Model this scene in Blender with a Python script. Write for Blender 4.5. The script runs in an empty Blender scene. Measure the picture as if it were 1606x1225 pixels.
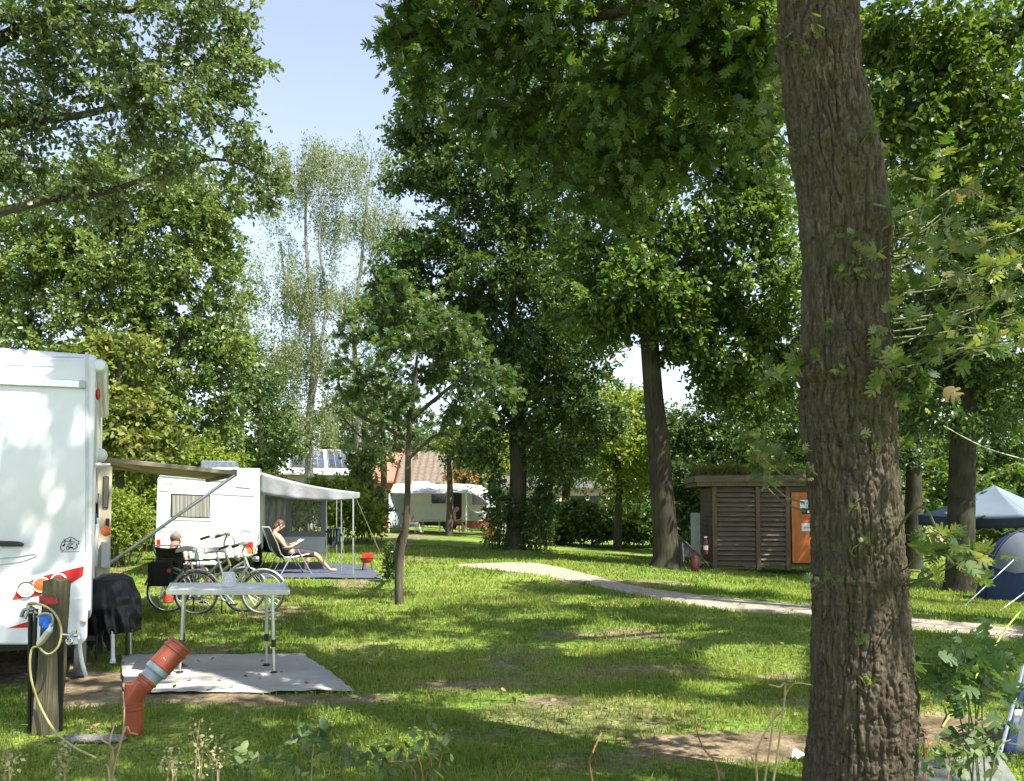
import bpy, math, random
import numpy as np
from mathutils import Vector, Matrix

# ------------------------------------------------------------------ camera, sky, sun, exposure
S = bpy.context.scene
COL = S.collection
FPX, PW, PH, HY, CAMH = 1250.0, 1606.0, 1225.0, 790.0, 1.55
TILT = math.radians(2.5)
SHIFT = (HY - PH / 2 - FPX * math.tan(TILT)) / PW
cd = bpy.data.cameras.new("camera")
cam = bpy.data.objects.new("camera", cd)
COL.objects.link(cam)
cd.sensor_fit = 'HORIZONTAL'
cd.sensor_width = 36.0
cd.lens = FPX / PW * 36.0
cd.shift_y = SHIFT
cd.clip_start = 0.05
cd.clip_end = 1000
cam.location = (0, 0, CAMH)
cam.rotation_euler = (math.pi / 2 + TILT, 0, 0)
S.camera = cam

SUN_EL = math.radians(55)
SH = Vector((0.82, -0.572, 0)).normalized()
SUNV = Vector((SH.x * math.cos(SUN_EL), SH.y * math.cos(SUN_EL), math.sin(SUN_EL)))
w = bpy.data.worlds.new("World")
S.world = w
w.use_nodes = True
nt = w.node_tree
for n in list(nt.nodes):
    nt.nodes.remove(n)
sky = nt.nodes.new('ShaderNodeTexSky')
sky.sky_type = 'NISHITA'
sky.sun_disc = False
sky.sun_elevation = SUN_EL
sky.sun_rotation = math.atan2(SH.x, SH.y)
sky.air_density = 1.0
sky.dust_density = 0.4
sky.ozone_density = 1.6
bg = nt.nodes.new('ShaderNodeBackground')
bg.inputs[1].default_value = 0.116
wo = nt.nodes.new('ShaderNodeOutputWorld')
hs = nt.nodes.new('ShaderNodeHueSaturation')      # hazy summer sky: paler than the clear-air model
hs.inputs['Saturation'].default_value = 0.64
hs.inputs['Value'].default_value = 1.1
nt.links.new(sky.outputs[0], hs.inputs['Color'])
nt.links.new(hs.outputs[0], bg.inputs[0])
nt.links.new(bg.outputs[0], wo.inputs[0])
sl = bpy.data.lights.new("sun", 'SUN')
sl.energy = 5.0
sl.angle = math.radians(0.53)
sl.color = (1.0, 0.95, 0.86)
so = bpy.data.objects.new("sun", sl)
COL.objects.link(so)
so.rotation_euler = (-SUNV).to_track_quat('-Z', 'Y').to_euler()
so.location = (20, -15, 30)
S.view_settings.view_transform = 'Standard'
S.view_settings.look = 'None'
S.view_settings.gamma = 1
S.view_settings.use_curve_mapping = False
S.view_settings.exposure = 1.38
try:
    S.cycles.max_bounces = 7
    S.cycles.diffuse_bounces = 4
    S.cycles.transmission_bounces = 5
    S.cycles.transparent_max_bounces = 8
    S.cycles.use_denoising = True
    S.cycles.sample_clamp_indirect = 6
except Exception:
    pass

# ------------------------------------------------------------------ picture <-> place
cT, sT = math.cos(TILT), math.sin(TILT)
def ray(px, py):
    xc = (px - PW / 2) / FPX
    yc = (PH / 2 + SHIFT * PW - py) / FPX
    d = Vector((xc, cT - sT * yc, sT + cT * yc))
    return d / d.y
def P(px, py, d):
    r = ray(px, py)
    return Vector((r.x * d, d, CAMH + r.z * d))
def proj(V):
    V = np.asarray(V, float)
    x, y, z = V[..., 0], V[..., 1], V[..., 2] - CAMH
    f = y * cT + z * sT
    u = -y * sT + z * cT
    f = np.where(f < 0.05, 0.05, f)
    return PW / 2 + FPX * x / f, PH / 2 + SHIFT * PW - FPX * u / f
def sstep(a, b, x):
    t = np.clip((x - a) / (b - a), 0, 1)
    return t * t * (3 - 2 * t)
def gh(x, y):
    return -0.55 * sstep(1, 13, x + 0.3 * (y - 16)) * sstep(8, 18, y) + 0.25 * sstep(30, 60, y)
def G(px, py):
    r = ray(px, py)
    d = 2.0
    for _ in range(4000):
        z = CAMH + r.z * d
        if z <= float(gh(r.x * d, d)):
            break
        d += 0.02
    return Vector((r.x * d, d, float(gh(r.x * d, d))))
def ppm(d):
    return FPX / d

# ------------------------------------------------------------------ noise
def _h(i, j, k, s):
    n = (i * 374761393 + j * 668265263 + k * 2147483647 + s * 1274126177) & 0xFFFFFFFF
    n = ((n ^ (n >> 13)) * 1274126177) & 0xFFFFFFFF
    n = (n ^ (n >> 16)) & 0xFFFF
    return n / 32767.5 - 1.0
def vnoise(Pn, scale, seed=0):
    q = np.asarray(Pn, float) / scale
    f = np.floor(q)
    t = q - f
    t = t * t * (3 - 2 * t)
    i = f.astype(np.int64)
    r = 0
    for a in (0, 1):
        wa = t[..., 0] if a else 1 - t[..., 0]
        for b in (0, 1):
            wb = t[..., 1] if b else 1 - t[..., 1]
            for c in (0, 1):
                wc = t[..., 2] if c else 1 - t[..., 2]
                r = r + wa * wb * wc * _h(i[..., 0] + a, i[..., 1] + b, i[..., 2] + c, seed)
    return r
def inpoly(x, y, poly):
    c = np.zeros(x.shape, bool)
    n = len(poly)
    for i in range(n):
        x1, y1 = poly[i]
        x2, y2 = poly[(i + 1) % n]
        if y1 == y2:
            continue
        m = ((y1 > y) != (y2 > y)) & (x < (x2 - x1) * (y - y1) / (y2 - y1) + x1)
        c ^= m
    return c

# ------------------------------------------------------------------ materials
MATS = {}
def nodes_of(name):
    m = bpy.data.materials.new(name)
    m.use_nodes = True
    t = m.node_tree
    return m, t, t.nodes['Principled BSDF'], t.nodes, t.links
def ramp(t, stops):
    r = t.nodes.new('ShaderNodeValToRGB')
    e = r.color_ramp.elements
    while len(e) < len(stops):
        e.new(0.5)
    for k, (p, c) in enumerate(stops):
        e[k].position = p
        e[k].color = (c[0], c[1], c[2], 1)
    return r
def mat(name, c, rough=0.5, metal=0.0, var=0.12, nscale=6.0, bump=0.0, bscale=40.0, spec=0.5, stretch=(1, 1, 1), c2=None, detail=5, trans=0.0):
    if name in MATS:
        return MATS[name]
    m, t, b, N, L = nodes_of(name)
    tc = N.new('ShaderNodeTexCoord')
    mp = N.new('ShaderNodeMapping')
    mp.inputs['Scale'].default_value = stretch
    L.new(tc.outputs['Object'], mp.inputs[0])
    nz = N.new('ShaderNodeTexNoise')
    nz.inputs['Scale'].default_value = nscale
    nz.inputs['Detail'].default_value = detail
    L.new(mp.outputs[0], nz.inputs[0])
    lo = c2 if c2 else tuple(v * (1 - var * 1.6) for v in c)
    hi = c if c2 else tuple(min(1, v * (1 + var)) for v in c)
    r = ramp(t, [(0.3, lo), (0.7, hi)])
    L.new(nz.outputs[0], r.inputs[0])
    L.new(r.outputs[0], b.inputs['Base Color'])
    b.inputs['Roughness'].default_value = rough
    b.inputs['Metallic'].default_value = metal
    b.inputs['Specular IOR Level'].default_value = spec
    if bump:
        n2 = N.new('ShaderNodeTexNoise')
        n2.inputs['Scale'].default_value = bscale
        n2.inputs['Detail'].default_value = 4
        L.new(mp.outputs[0], n2.inputs[0])
        bp = N.new('ShaderNodeBump')
        bp.inputs['Strength'].default_value = bump
        bp.inputs['Distance'].default_value = 0.02
        L.new(n2.outputs[0], bp.inputs['Height'])
        L.new(bp.outputs[0], b.inputs['Normal'])
    if trans:
        tr = N.new('ShaderNodeBsdfTranslucent')
        L.new(r.outputs[0], tr.inputs[0])
        mx = N.new('ShaderNodeMixShader')
        mx.inputs[0].default_value = trans
        L.new(b.outputs[0], mx.inputs[1])
        L.new(tr.outputs[0], mx.inputs[2])
        L.new(mx.outputs[0], N['Material Output'].inputs[0])
    MATS[name] = m
    return m
def leafmat(name, cols, rough=0.45, trans=0.4, tmul=(1.5, 1.5, 0.7), spec=0.35):
    if name in MATS:
        return MATS[name]
    m, t, b, N, L = nodes_of(name)
    at = N.new('ShaderNodeAttribute')
    at.attribute_name = 'v'
    n = len(cols)
    r = ramp(t, [(i / (n - 1), c) for i, c in enumerate(cols)])
    L.new(at.outputs['Fac'], r.inputs[0])
    L.new(r.outputs[0], b.inputs['Base Color'])
    b.inputs['Roughness'].default_value = rough
    b.inputs['Specular IOR Level'].default_value = spec
    tr = N.new('ShaderNodeBsdfTranslucent')
    mu = N.new('ShaderNodeMix')
    mu.data_type = 'RGBA'
    mu.blend_type = 'MULTIPLY'
    mu.inputs[0].default_value = 1
    L.new(r.outputs[0], mu.inputs[6])
    mu.inputs[7].default_value = (*tmul, 1)
    L.new(mu.outputs[2], tr.inputs[0])
    mx = N.new('ShaderNodeMixShader')
    mx.inputs[0].default_value = trans
    L.new(b.outputs[0], mx.inputs[1])
    L.new(tr.outputs[0], mx.inputs[2])
    L.new(mx.outputs[0], N['Material Output'].inputs[0])
    MATS[name] = m
    return m
def barkmat(name, c1, c2, c3, sc=1.0, bump=0.8):
    if name in MATS:
        return MATS[name]
    m, t, b, N, L = nodes_of(name)
    tc = N.new('ShaderNodeTexCoord')
    mp = N.new('ShaderNodeMapping')
    mp.inputs['Scale'].default_value = (14 * sc, 14 * sc, 2.2 * sc)
    L.new(tc.outputs['Object'], mp.inputs[0])
    nz = N.new('ShaderNodeTexNoise')
    nz.inputs['Scale'].default_value = 1.6
    nz.inputs['Detail'].default_value = 8
    nz.inputs['Roughness'].default_value = 0.65
    L.new(mp.outputs[0], nz.inputs[0])
    r = ramp(t, [(0.32, c1), (0.55, c2), (0.75, c3)])
    L.new(nz.outputs[0], r.inputs[0])
    big = N.new('ShaderNodeTexNoise')
    big.inputs['Scale'].default_value = 1.7
    big.inputs['Detail'].default_value = 3
    L.new(tc.outputs['Object'], big.inputs[0])
    r2 = ramp(t, [(0.45, (0, 0, 0)), (0.68, (1, 1, 1))])
    L.new(big.outputs[0], r2.inputs[0])
    mx = N.new('ShaderNodeMix')
    mx.data_type = 'RGBA'
    L.new(r2.outputs[0], mx.inputs[0])
    L.new(r.outputs[0], mx.inputs[6])
    g = N.new('ShaderNodeMix')
    g.data_type = 'RGBA'
    g.inputs[0].default_value = 0.45
    L.new(r.outputs[0], g.inputs[6])
    g.inputs[7].default_value = (0.075, 0.09, 0.035, 1)
    L.new(g.outputs[2], mx.inputs[7])
    L.new(mx.outputs[2], b.inputs['Base Color'])
    b.inputs['Roughness'].default_value = 0.92
    b.inputs['Specular IOR Level'].default_value = 0.15
    bp = N.new('ShaderNodeBump')
    bp.inputs['Strength'].default_value = bump
    bp.inputs['Distance'].default_value = 0.03
    L.new(nz.outputs[0], bp.inputs['Height'])
    L.new(bp.outputs[0], b.inputs['Normal'])
    MATS[name] = m
    return m

# ------------------------------------------------------------------ mesh builder
FR = {}
def tag(o, label=None, cat=None, group=None, kind=None):
    if label: o['label'] = label
    if cat: o['category'] = cat
    if group: o['group'] = group
    if kind: o['kind'] = kind
    return o
def thing(name, label, cat, loc=(0, 0, 0), rz=0.0, group=None):
    o = bpy.data.objects.new(name, None)
    o.empty_display_size = 0.2
    COL.objects.link(o)
    o.location = loc
    o.rotation_euler = (0, 0, rz)
    FR[o.name] = Matrix.Translation(Vector(loc)) @ Matrix.Rotation(rz, 4, 'Z')
    return tag(o, label, cat, group)
def link(name, me, m, parent=None):
    o = bpy.data.objects.new(name, me)
    COL.objects.link(o)
    if m is not None:
        me.materials.append(m)
    if parent is not None:
        o.parent = parent
        FR[o.name] = FR[parent.name]
    else:
        FR[o.name] = Matrix.Identity(4)
    return o
def basis(d):
    d = Vector(d).normalized()
    a = Vector((0, 0, 1)) if abs(d.z) < 0.9 else Vector((1, 0, 0))
    u = d.cross(a).normalized()
    return u, d.cross(u).normalized(), d
def smoothpath(pts, k=4):
    pts = [Vector(p) for p in pts]
    out = []
    n = len(pts)
    for i in range(n - 1):
        p0, p1, p2, p3 = pts[max(i - 1, 0)], pts[i], pts[i + 1], pts[min(i + 2, n - 1)]
        for j in range(k):
            t = j / k
            out.append(0.5 * ((2 * p1) + (p2 - p0) * t + (2 * p0 - 5 * p1 + 4 * p2 - p3) * t * t + (3 * p1 - p0 - 3 * p2 + p3) * t ** 3))
    out.append(pts[-1])
    return out
def interp(rs, k=4):
    out = []
    for i in range(len(rs) - 1):
        for j in range(k):
            out.append(rs[i] + (rs[i + 1] - rs[i]) * j / k)
    return out + [rs[-1]]
class MB:
    def __init__(s):
        s.V = []; s.F = []
    def add(s, v, f):
        b = len(s.V)
        s.V += [tuple(x) for x in v]
        s.F += [tuple(b + i for i in q) for q in f]
        return s
    def box(s, c, d, rz=0, M=None):
        x, y, z = d[0] / 2, d[1] / 2, d[2] / 2
        R = M if M is not None else Matrix.Rotation(rz, 3, 'Z')
        c = Vector(c)
        v = [c + R @ Vector(p) for p in ((-x, -y, -z), (x, -y, -z), (x, y, -z), (-x, y, -z), (-x, -y, z), (x, -y, z), (x, y, z), (-x, y, z))]
        return s.add(v, [(0, 3, 2, 1), (4, 5, 6, 7), (0, 1, 5, 4), (1, 2, 6, 5), (2, 3, 7, 6), (3, 0, 4, 7)])
    def bar(s, a, b, w, h, up=(0, 0, 1)):
        a, b = Vector(a), Vector(b)
        d = (b - a)
        L = d.length
        d.normalize()
        up = Vector(up)
        r = d.cross(up)
        if r.length < 1e-4:
            r = d.cross(Vector((1, 0, 0)))
        r.normalize()
        u = r.cross(d)
        M = Matrix((r, d, u)).transposed()
        return s.box((a + b) / 2, (w, L, h), M=M)
    def tube(s, pts, r, n=8, cap=True, sm=0):
        if sm:
            rr = r if isinstance(r, (list, tuple)) else [r] * len(pts)
            r = interp(list(rr), sm)
            pts = smoothpath(pts, sm)
        pts = [Vector(p) for p in pts]
        m = len(pts)
        if not isinstance(r, (list, tuple)):
            r = [r] * m
        u = None
        V = []
        for i in range(m):
            d = (pts[min(i + 1, m - 1)] - pts[max(i - 1, 0)])
            if d.length < 1e-9:
                d = Vector((0, 0, 1))
            d.normalize()
            if u is None:
                u, v, _ = basis(d)
            else:
                u = (u - d * u.dot(d))
                if u.length < 1e-6:
                    u = basis(d)[0]
                u.normalize()
                v = d.cross(u)
            for k in range(n):
                a = 2 * math.pi * k / n
                V.append(pts[i] + (u * math.cos(a) + v * math.sin(a)) * r[i])
        Fc = []
        for i in range(m - 1):
            for k in range(n):
                k2 = (k + 1) % n
                Fc.append((i * n + k, i * n + k2, (i + 1) * n + k2, (i + 1) * n + k))
        if cap:
            Fc.append(tuple(range(n - 1, -1, -1)))
            Fc.append(tuple((m - 1) * n + k for k in range(n)))
        return s.add(V, Fc)
    def lathe(s, prof, c=(0, 0, 0), axis=(0, 0, 1), n=20):
        u, v, d = basis(axis)
        c = Vector(c)
        V = [c + d * z + (u * math.cos(2 * math.pi * k / n) + v * math.sin(2 * math.pi * k / n)) * r for r, z in prof for k in range(n)]
        Fc = [(i * n + k, i * n + (k + 1) % n, (i + 1) * n + (k + 1) % n, (i + 1) * n + k) for i in range(len(prof) - 1) for k in range(n)]
        if prof[0][0] > 1e-5: Fc.append(tuple(range(n - 1, -1, -1)))
        if prof[-1][0] > 1e-5: Fc.append(tuple((len(prof) - 1) * n + k for k in range(n)))
        return s.add(V, Fc)
    def ell(s, c, r, nu=14, nv=9, M=None):
        c = Vector(c)
        if not hasattr(r, '__len__'):
            r = (r, r, r)
        V = []
        for j in range(nv + 1):
            ph = math.pi * j / nv
            for i in range(nu):
                th = 2 * math.pi * i / nu
                p = Vector((r[0] * math.sin(ph) * math.cos(th), r[1] * math.sin(ph) * math.sin(th), r[2] * math.cos(ph)))
                V.append(c + (M @ p if M is not None else p))
        return s.add(V, [(j * nu + i, (j + 1) * nu + i, (j + 1) * nu + (i + 1) % nu, j * nu + (i + 1) % nu) for j in range(nv) for i in range(nu)])
    def prism(s, poly, ext):
        n = len(poly)
        ext = Vector(ext)
        V = [Vector(p) for p in poly] + [Vector(p) + ext for p in poly]
        return s.add(V, [tuple(range(n - 1, -1, -1)), tuple(range(n, 2 * n))] + [(i, (i + 1) % n, n + (i + 1) % n, n + i) for i in range(n)])
    def grid(s, fn, nu, nv):
        V = [fn(i / nu, j / nv) for j in range(nv + 1) for i in range(nu + 1)]
        return s.add(V, [(j * (nu + 1) + i, j * (nu + 1) + i + 1, (j + 1) * (nu + 1) + i + 1, (j + 1) * (nu + 1) + i) for j in range(nv) for i in range(nu)])
    def torus(s, c, axis, R, r, n=32, k=6, a0=0, a1=2 * math.pi, u0=None):
        u, v, d = basis(axis)
        if u0 is not None:
            u = Vector(u0).normalized(); v = d.cross(u)
        c = Vector(c)
        full = abs(a1 - a0 - 2 * math.pi) < 1e-6
        pts = [c + (u * math.cos(a0 + (a1 - a0) * i / n) + v * math.sin(a0 + (a1 - a0) * i / n)) * R for i in range(n + 1)]
        return s.tube(pts, r, k, cap=not full)
    def build(s, name, m, parent=None, smooth=True, bevel=0.0, sub=0, world=False, thick=0.0):
        me = bpy.data.meshes.new(name)
        V = s.V
        if world and parent is not None:
            I = FR[parent.name].inverted()
            V = [I @ Vector(v) for v in V]
        me.from_pydata([tuple(v) for v in V], [], s.F)
        me.validate()
        o = link(name, me, m, parent)
        if smooth:
            me.shade_smooth()
            try:
                me.set_sharp_from_angle(angle=math.radians(38))
            except Exception:
                pass
        if thick:
            md = o.modifiers.new('thick', 'SOLIDIFY'); md.thickness = thick; md.offset = 0
        if bevel:
            md = o.modifiers.new('bevel', 'BEVEL'); md.width = bevel; md.segments = 3; md.limit_method = 'ANGLE'; md.angle_limit = math.radians(40)
        if sub:
            md = o.modifiers.new('sub', 'SUBSURF'); md.levels = sub; md.render_levels = sub
        return o
def text(name, s, m, parent, origin, right, up, width, depth=0.002, shear=0.0, cx=True):
    """letters standing on a plane: world origin, unit right and up"""
    c = bpy.data.curves.new(name, 'FONT')
    c.body = s
    c.size = 1.0
    c.extrude = depth
    c.shear = shear
    c.align_x = 'LEFT'
    o = bpy.data.objects.new(name, c)
    COL.objects.link(o)
    c.materials.append(m)
    bpy.context.view_layer.update()
    wd = max(o.dimensions.x, 1e-3)
    k = width / wd
    c.extrude = depth / k
    r, u = Vector(right).normalized(), Vector(up).normalized()
    n = r.cross(u)
    M = Matrix.Translation(Vector(origin)) @ (Matrix((r, u, n)).transposed().to_4x4()) @ Matrix.Scale(k, 4)
    if parent is not None:
        o.parent = parent
        M = FR[parent.name].inverted() @ M
    o.matrix_basis = M
    bpy.context.view_layer.update()
    me_ = bpy.data.meshes.new_from_object(o.evaluated_get(bpy.context.evaluated_depsgraph_get()))
    me_.transform(M)
    bpy.data.objects.remove(o)
    o2 = bpy.data.objects.new(name, me_)
    COL.objects.link(o2)
    if parent is not None:
        o2.parent = parent
    return o2
class Plane:
    def __init__(s, o, u):
        s.o = Vector(o); s.u = Vector(u).normalized(); s.n = Vector((s.u.y, -s.u.x, 0))   # n faces the camera side
    def on(s, px, py, off=0.0):
        r = ray(px, py)
        o = s.o + s.n * off - Vector((0, 0, CAMH))
        t = o.dot(s.n) / r.dot(s.n)
        return Vector((0, 0, CAMH)) + r * t
    def poly(s, pts, off, th):
        mb = MB()
        mb.prism([s.on(x, y, off) for x, y in pts], s.n * th)
        return mb

# ------------------------------------------------------------------ big meshes straight from arrays
def npmesh(name, V, tmpl_faces, k, N, m, parent, vcol=None, smooth=False):
    """N copies of a k-vertex template; V is (N*k,3) world"""
    me = bpy.data.meshes.new(name)
    V = np.asarray(V, np.float32).reshape(-1, 3)
    if parent is not None:
        loc = FR[parent.name].to_translation()
        V = V - np.array(loc, np.float32)
    me.vertices.add(len(V))
    me.vertices.foreach_set('co', V.ravel())
    tot = np.array([len(f) for f in tmpl_faces], np.int32)
    idx = np.concatenate([np.array(f, np.int32) for f in tmpl_faces])
    loops = (idx[None, :] + (np.arange(N, dtype=np.int32) * k)[:, None]).ravel()
    totals = np.tile(tot, N)
    starts = np.concatenate([[0], np.cumsum(totals)[:-1]]).astype(np.int32)
    me.loops.add(len(loops))
    me.loops.foreach_set('vertex_index', loops)
    me.polygons.add(len(totals))
    me.polygons.foreach_set('loop_start', starts)
    me.polygons.foreach_set('loop_total', totals)
    if smooth:
        me.polygons.foreach_set('use_smooth', np.ones(len(totals), bool))
    if vcol is not None:
        a = me.attributes.new('v', 'FLOAT', 'POINT')
        a.data.foreach_set('value', np.repeat(np.asarray(vcol, np.float32), k))
    me.update()
    return link(name, me, m, parent)

# leaf templates: y along the leaf, x across, z up
def _lobed():
    mid = [(0, 0, 0), (0, .16, .02), (0, .40, .03), (0, .66, .02), (0, 1.0, -.06)]
    V = list(mid); Fc = []
    for sx in (1, -1):
        lob = [((.20, .10, .0), (.36, .24, -.03)), ((.27, .32, .0), (.50, .48, -.06)), ((.24, .60, .0), (.38, .78, -.07))]
        for i, (a, b) in enumerate(lob):
            ia = len(V); V.append((a[0] * sx, a[1], a[2])); V.append((b[0] * sx, b[1], b[2])); V.append(((b[0] - .03) * sx, b[1] + .10, b[2])); V.append(((a[0] + .03) * sx, a[1] + .22, a[2]))
            f = (i, ia, ia + 1, ia + 2, ia + 3, i + 1)
            Fc.append(f if sx > 0 else f[::-1])
        ia = len(V); V.append((.10 * sx, .84, -.02))
        f = (3, ia, 4)
        Fc.append(f if sx > 0 else f[::-1])
    return np.array(V, float), Fc
def _oval():
    V = [(0, 0, 0), (.27, .35, .05), (.20, .75, .0), (0, 1, -.05), (-.20, .75, .0), (-.27, .35, .05), (0, .5, -.02)]
    return np.array(V, float), [(0, 1, 2, 6), (6, 2, 3), (0, 6, 4, 5), (6, 3, 4)]
def _dia():
    V = [(0, 0, 0), (.33, .5, .06), (0, 1, -.04), (-.33, .5, .06)]
    return np.array(V, float), [(0, 1, 2), (0, 2, 3)]
LOBED, OVAL, DIA = _lobed(), _oval(), _dia()
def norm(a):
    return a / np.maximum(np.linalg.norm(a, axis=-1, keepdims=True), 1e-9)
def leaf_mesh(name, pos, axis, size, tmpl, m, parent, rng, vcol, flat=0.7):
    T, Fc = tmpl
    N = len(pos)
    up = norm(np.array([[0, 0, 1.0]]) * flat + rng.normal(0, .55, (N, 3)))
    y = norm(axis)
    n = norm(up - y * np.sum(up * y, 1, keepdims=True))
    x = np.cross(y, n)
    sz = (size * rng.uniform(.6, 1.3, N))[:, None, None]
    V = pos[:, None, :] + sz * (T[None, :, 0:1] * x[:, None, :] + T[None, :, 1:2] * y[:, None, :] + T[None, :, 2:3] * n[:, None, :])
    return npmesh(name, V, Fc, len(T), N, m, parent, vcol)
# ------------------------------------------------------------------ where the sun reaches the ground in the photograph (gaps in the near crowns)
LIT = [
    [(520, 826), (1010, 838), (1010, 874), (860, 864), (600, 872), (520, 850)],
    [(150, 900), (650, 905), (660, 938), (450, 928), (180, 932)],
    [(170, 850), (240, 850), (240, 880), (170, 885)],
    [(460, 1106), (600, 1104), (640, 1128), (470, 1136)],
    [(740, 1116), (850, 1082), (1060, 1098), (1275, 1105), (1275, 1200), (1100, 1198), (850, 1168), (760, 1150)],
    [(610, 1085), (800, 1075), (850, 1085), (740, 1116), (640, 1112)],
    [(720, 884), (850, 883), (1000, 919), (1270, 947), (1606, 982), (1606, 1002), (1430, 987), (1270, 967), (1050, 946), (900, 911), (760, 894)],
    [(870, 1004), (1060, 1002), (1070, 1018), (930, 1030), (880, 1022)],
    [(1090, 1014), (1270, 1008), (1275, 1058), (1150, 1066), (1100, 1040)],
    [(1050, 1068), (1150, 1066), (1190, 1085), (1080, 1092)],
    [(1425, 1095), (1560, 1090), (1570, 1192), (1425, 1190)],
    [(545, 1150), (720, 1135), (700, 1180), (560, 1200)],
    [(230, 1052), (420, 1058), (540, 1072), (520, 1084), (240, 1080)],
    [(400, 1030), (470, 1030), (480, 1038), (410, 1040)],
    [(780, 960), (900, 955), (930, 968), (800, 972)],
    [(620, 1008), (760, 1005), (740, 1016), (640, 1020)],
    [(1420, 945), (1606, 955), (1606, 975), (1420, 962)],
    [(1060, 905), (1270, 915), (1275, 935), (1150, 930)],
]
sv = np.array(SUNV)
def in_light(pos):
    g = pos - sv[None, :] * (pos[:, 2:3] / sv[2])
    for _ in range(2):
        hz = gh(g[:, 0], g[:, 1])
        g = pos - sv[None, :] * ((pos[:, 2] - hz) / sv[2])[:, None]
    x, y = proj(g)
    jx = vnoise(g, .5, 3) * 22 + vnoise(g, .18, 4) * 10
    x = x + jx; y = y + vnoise(g, .4, 5) * 5
    r = np.zeros(len(pos), bool)
    for pl in LIT:
        r |= inpoly(x, y, pl)
    for z0, x0, x1, y0, y1, th in ((5.0, -1.6, 2.6, 4.4, 7.4, -.12), (3.0, 1.2, 3.4, 3.3, 4.9, .15), (6.8, 4.6, 8.6, 9.4, 13.2, -.15)):
        q = pos - sv[None, :] * ((pos[:, 2:3] - z0) / sv[2])
        r |= (pos[:, 2] > z0 + 1.2) & (q[:, 0] > x0) & (q[:, 0] < x1) & (q[:, 1] > y0) & (q[:, 1] < y1) & (vnoise(q, .55, 19) + .4 * vnoise(q, .2, 20) > th)
    nn = np.array(MP.n); den = float(sv @ nn)
    tt = ((pos - np.array(MC)) @ nn) / den
    hit = pos - sv[None, :] * tt[:, None]
    hu = (hit - np.array(MC)) @ np.array(mr); hz_ = hit[:, 2]
    al, ac = hu * .53 + hz_ * .85, hu * .85 - hz_ * .53
    st_ = vnoise(np.stack([al / 2.6, ac, ac * 0], -1), .30, 27) + .35 * vnoise(np.stack([al / 2, ac, ac * 0], -1), .12, 28)
    r |= (tt > .2) & (hu > -2.4) & (hu < .1) & (hz_ > .3) & (hz_ < 3) & (st_ > .08)
    fleck = vnoise(g, 1.1, 17) + .35 * vnoise(g, .3, 18)
    return r | ((fleck > .52) & (g[:, 1] > 2))

# ------------------------------------------------------------------ trees
def blob(px, py, d, rx, ry, rd, n):
    return (np.array(P(px, py, d)), np.array([rx * d / FPX, rd, ry * d / FPX]), n)
def wblob(c, r, n):
    return (np.array(c, float), np.array(r, float), n)
def crown_pts(blobs, rng, gap, seed, gs=1.3, dens=1.0):
    out = []
    for c, r, n in blobs:
        n = int(n * dens)
        m = n * 4
        q = norm(rng.normal(0, 1, (m, 3))) * (rng.uniform(0, 1, m) ** (1 / 2.4))[:, None]
        p = c + q * r
        p = p[vnoise(p, gs, seed) > gap][:n]
        out.append(p)
    return np.concatenate(out)
def grow(paths, pts, rng, step=.7, tip=.007, ex=2.35):
    """paths: list of (points, radii); the first is the trunk"""
    pos, par, rad = [], [], []
    for k, (pp, rr) in enumerate(paths):
        pp = smoothpath(pp, 4); rr = interp(list(rr), 4)
        root = -1
        if k and pos:
            root = int(np.argmin(np.linalg.norm(np.array(pos) - np.array(pp[0]), axis=1)))
        for p, r in zip(pp, rr):
            pos.append(np.array(p)); par.append(root); rad.append(r); root = len(pos) - 1
    nfix = len(pos)
    A = np.array(pos)
    zmin = A[:, 2].min() + (A[:, 2].max() - A[:, 2].min()) * .25
    d0 = np.array([np.min(np.linalg.norm(A - p, axis=1)) for p in pts])
    cap = nfix + len(pts) * 14
    B = np.zeros((cap, 3)); B[:nfix] = A
    ok = np.zeros(cap, bool); ok[:nfix] = A[:, 2] > zmin
    pl = np.zeros(cap)
    n = nfix
    tips = []
    for i in np.argsort(d0):
        p = pts[i]
        dv = B[:n] - p
        dist = np.sqrt((dv ** 2).sum(1)) + .25 * np.maximum(dv[:, 2], 0) + np.where(ok[:n], 0, 50)
        j = int(np.argmin(dist))
        a = B[j].copy()
        L = np.linalg.norm(p - a)
        k = int(min(12, max(1, math.ceil(L / step))))
        last = j
        for q in range(1, k + 1):
            t = q / k
            x = a + (p - a) * t
            if q < k:
                x = x + rng.normal(0, .07 * step, 3)
                x[2] += .10 * L * math.sin(math.pi * t) * (1 if L < 6 else .5)
            B[n] = x; ok[n] = True
            par.append(last); rad.append(0.0); last = n; n += 1
        tips.append(last)
    B = B[:n]
    par = np.array(par); rad = np.array(rad)
    acc = np.zeros(n)
    haschild = np.zeros(n, bool); haschild[par[par >= 0]] = True
    for i in range(n - 1, nfix - 1, -1):
        if acc[i] == 0:
            acc[i] = tip ** ex
        rad[i] = acc[i] ** (1 / ex)
        if par[i] >= 0:
            acc[par[i]] += acc[i]
    return B, par, rad, nfix, tips
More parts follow.
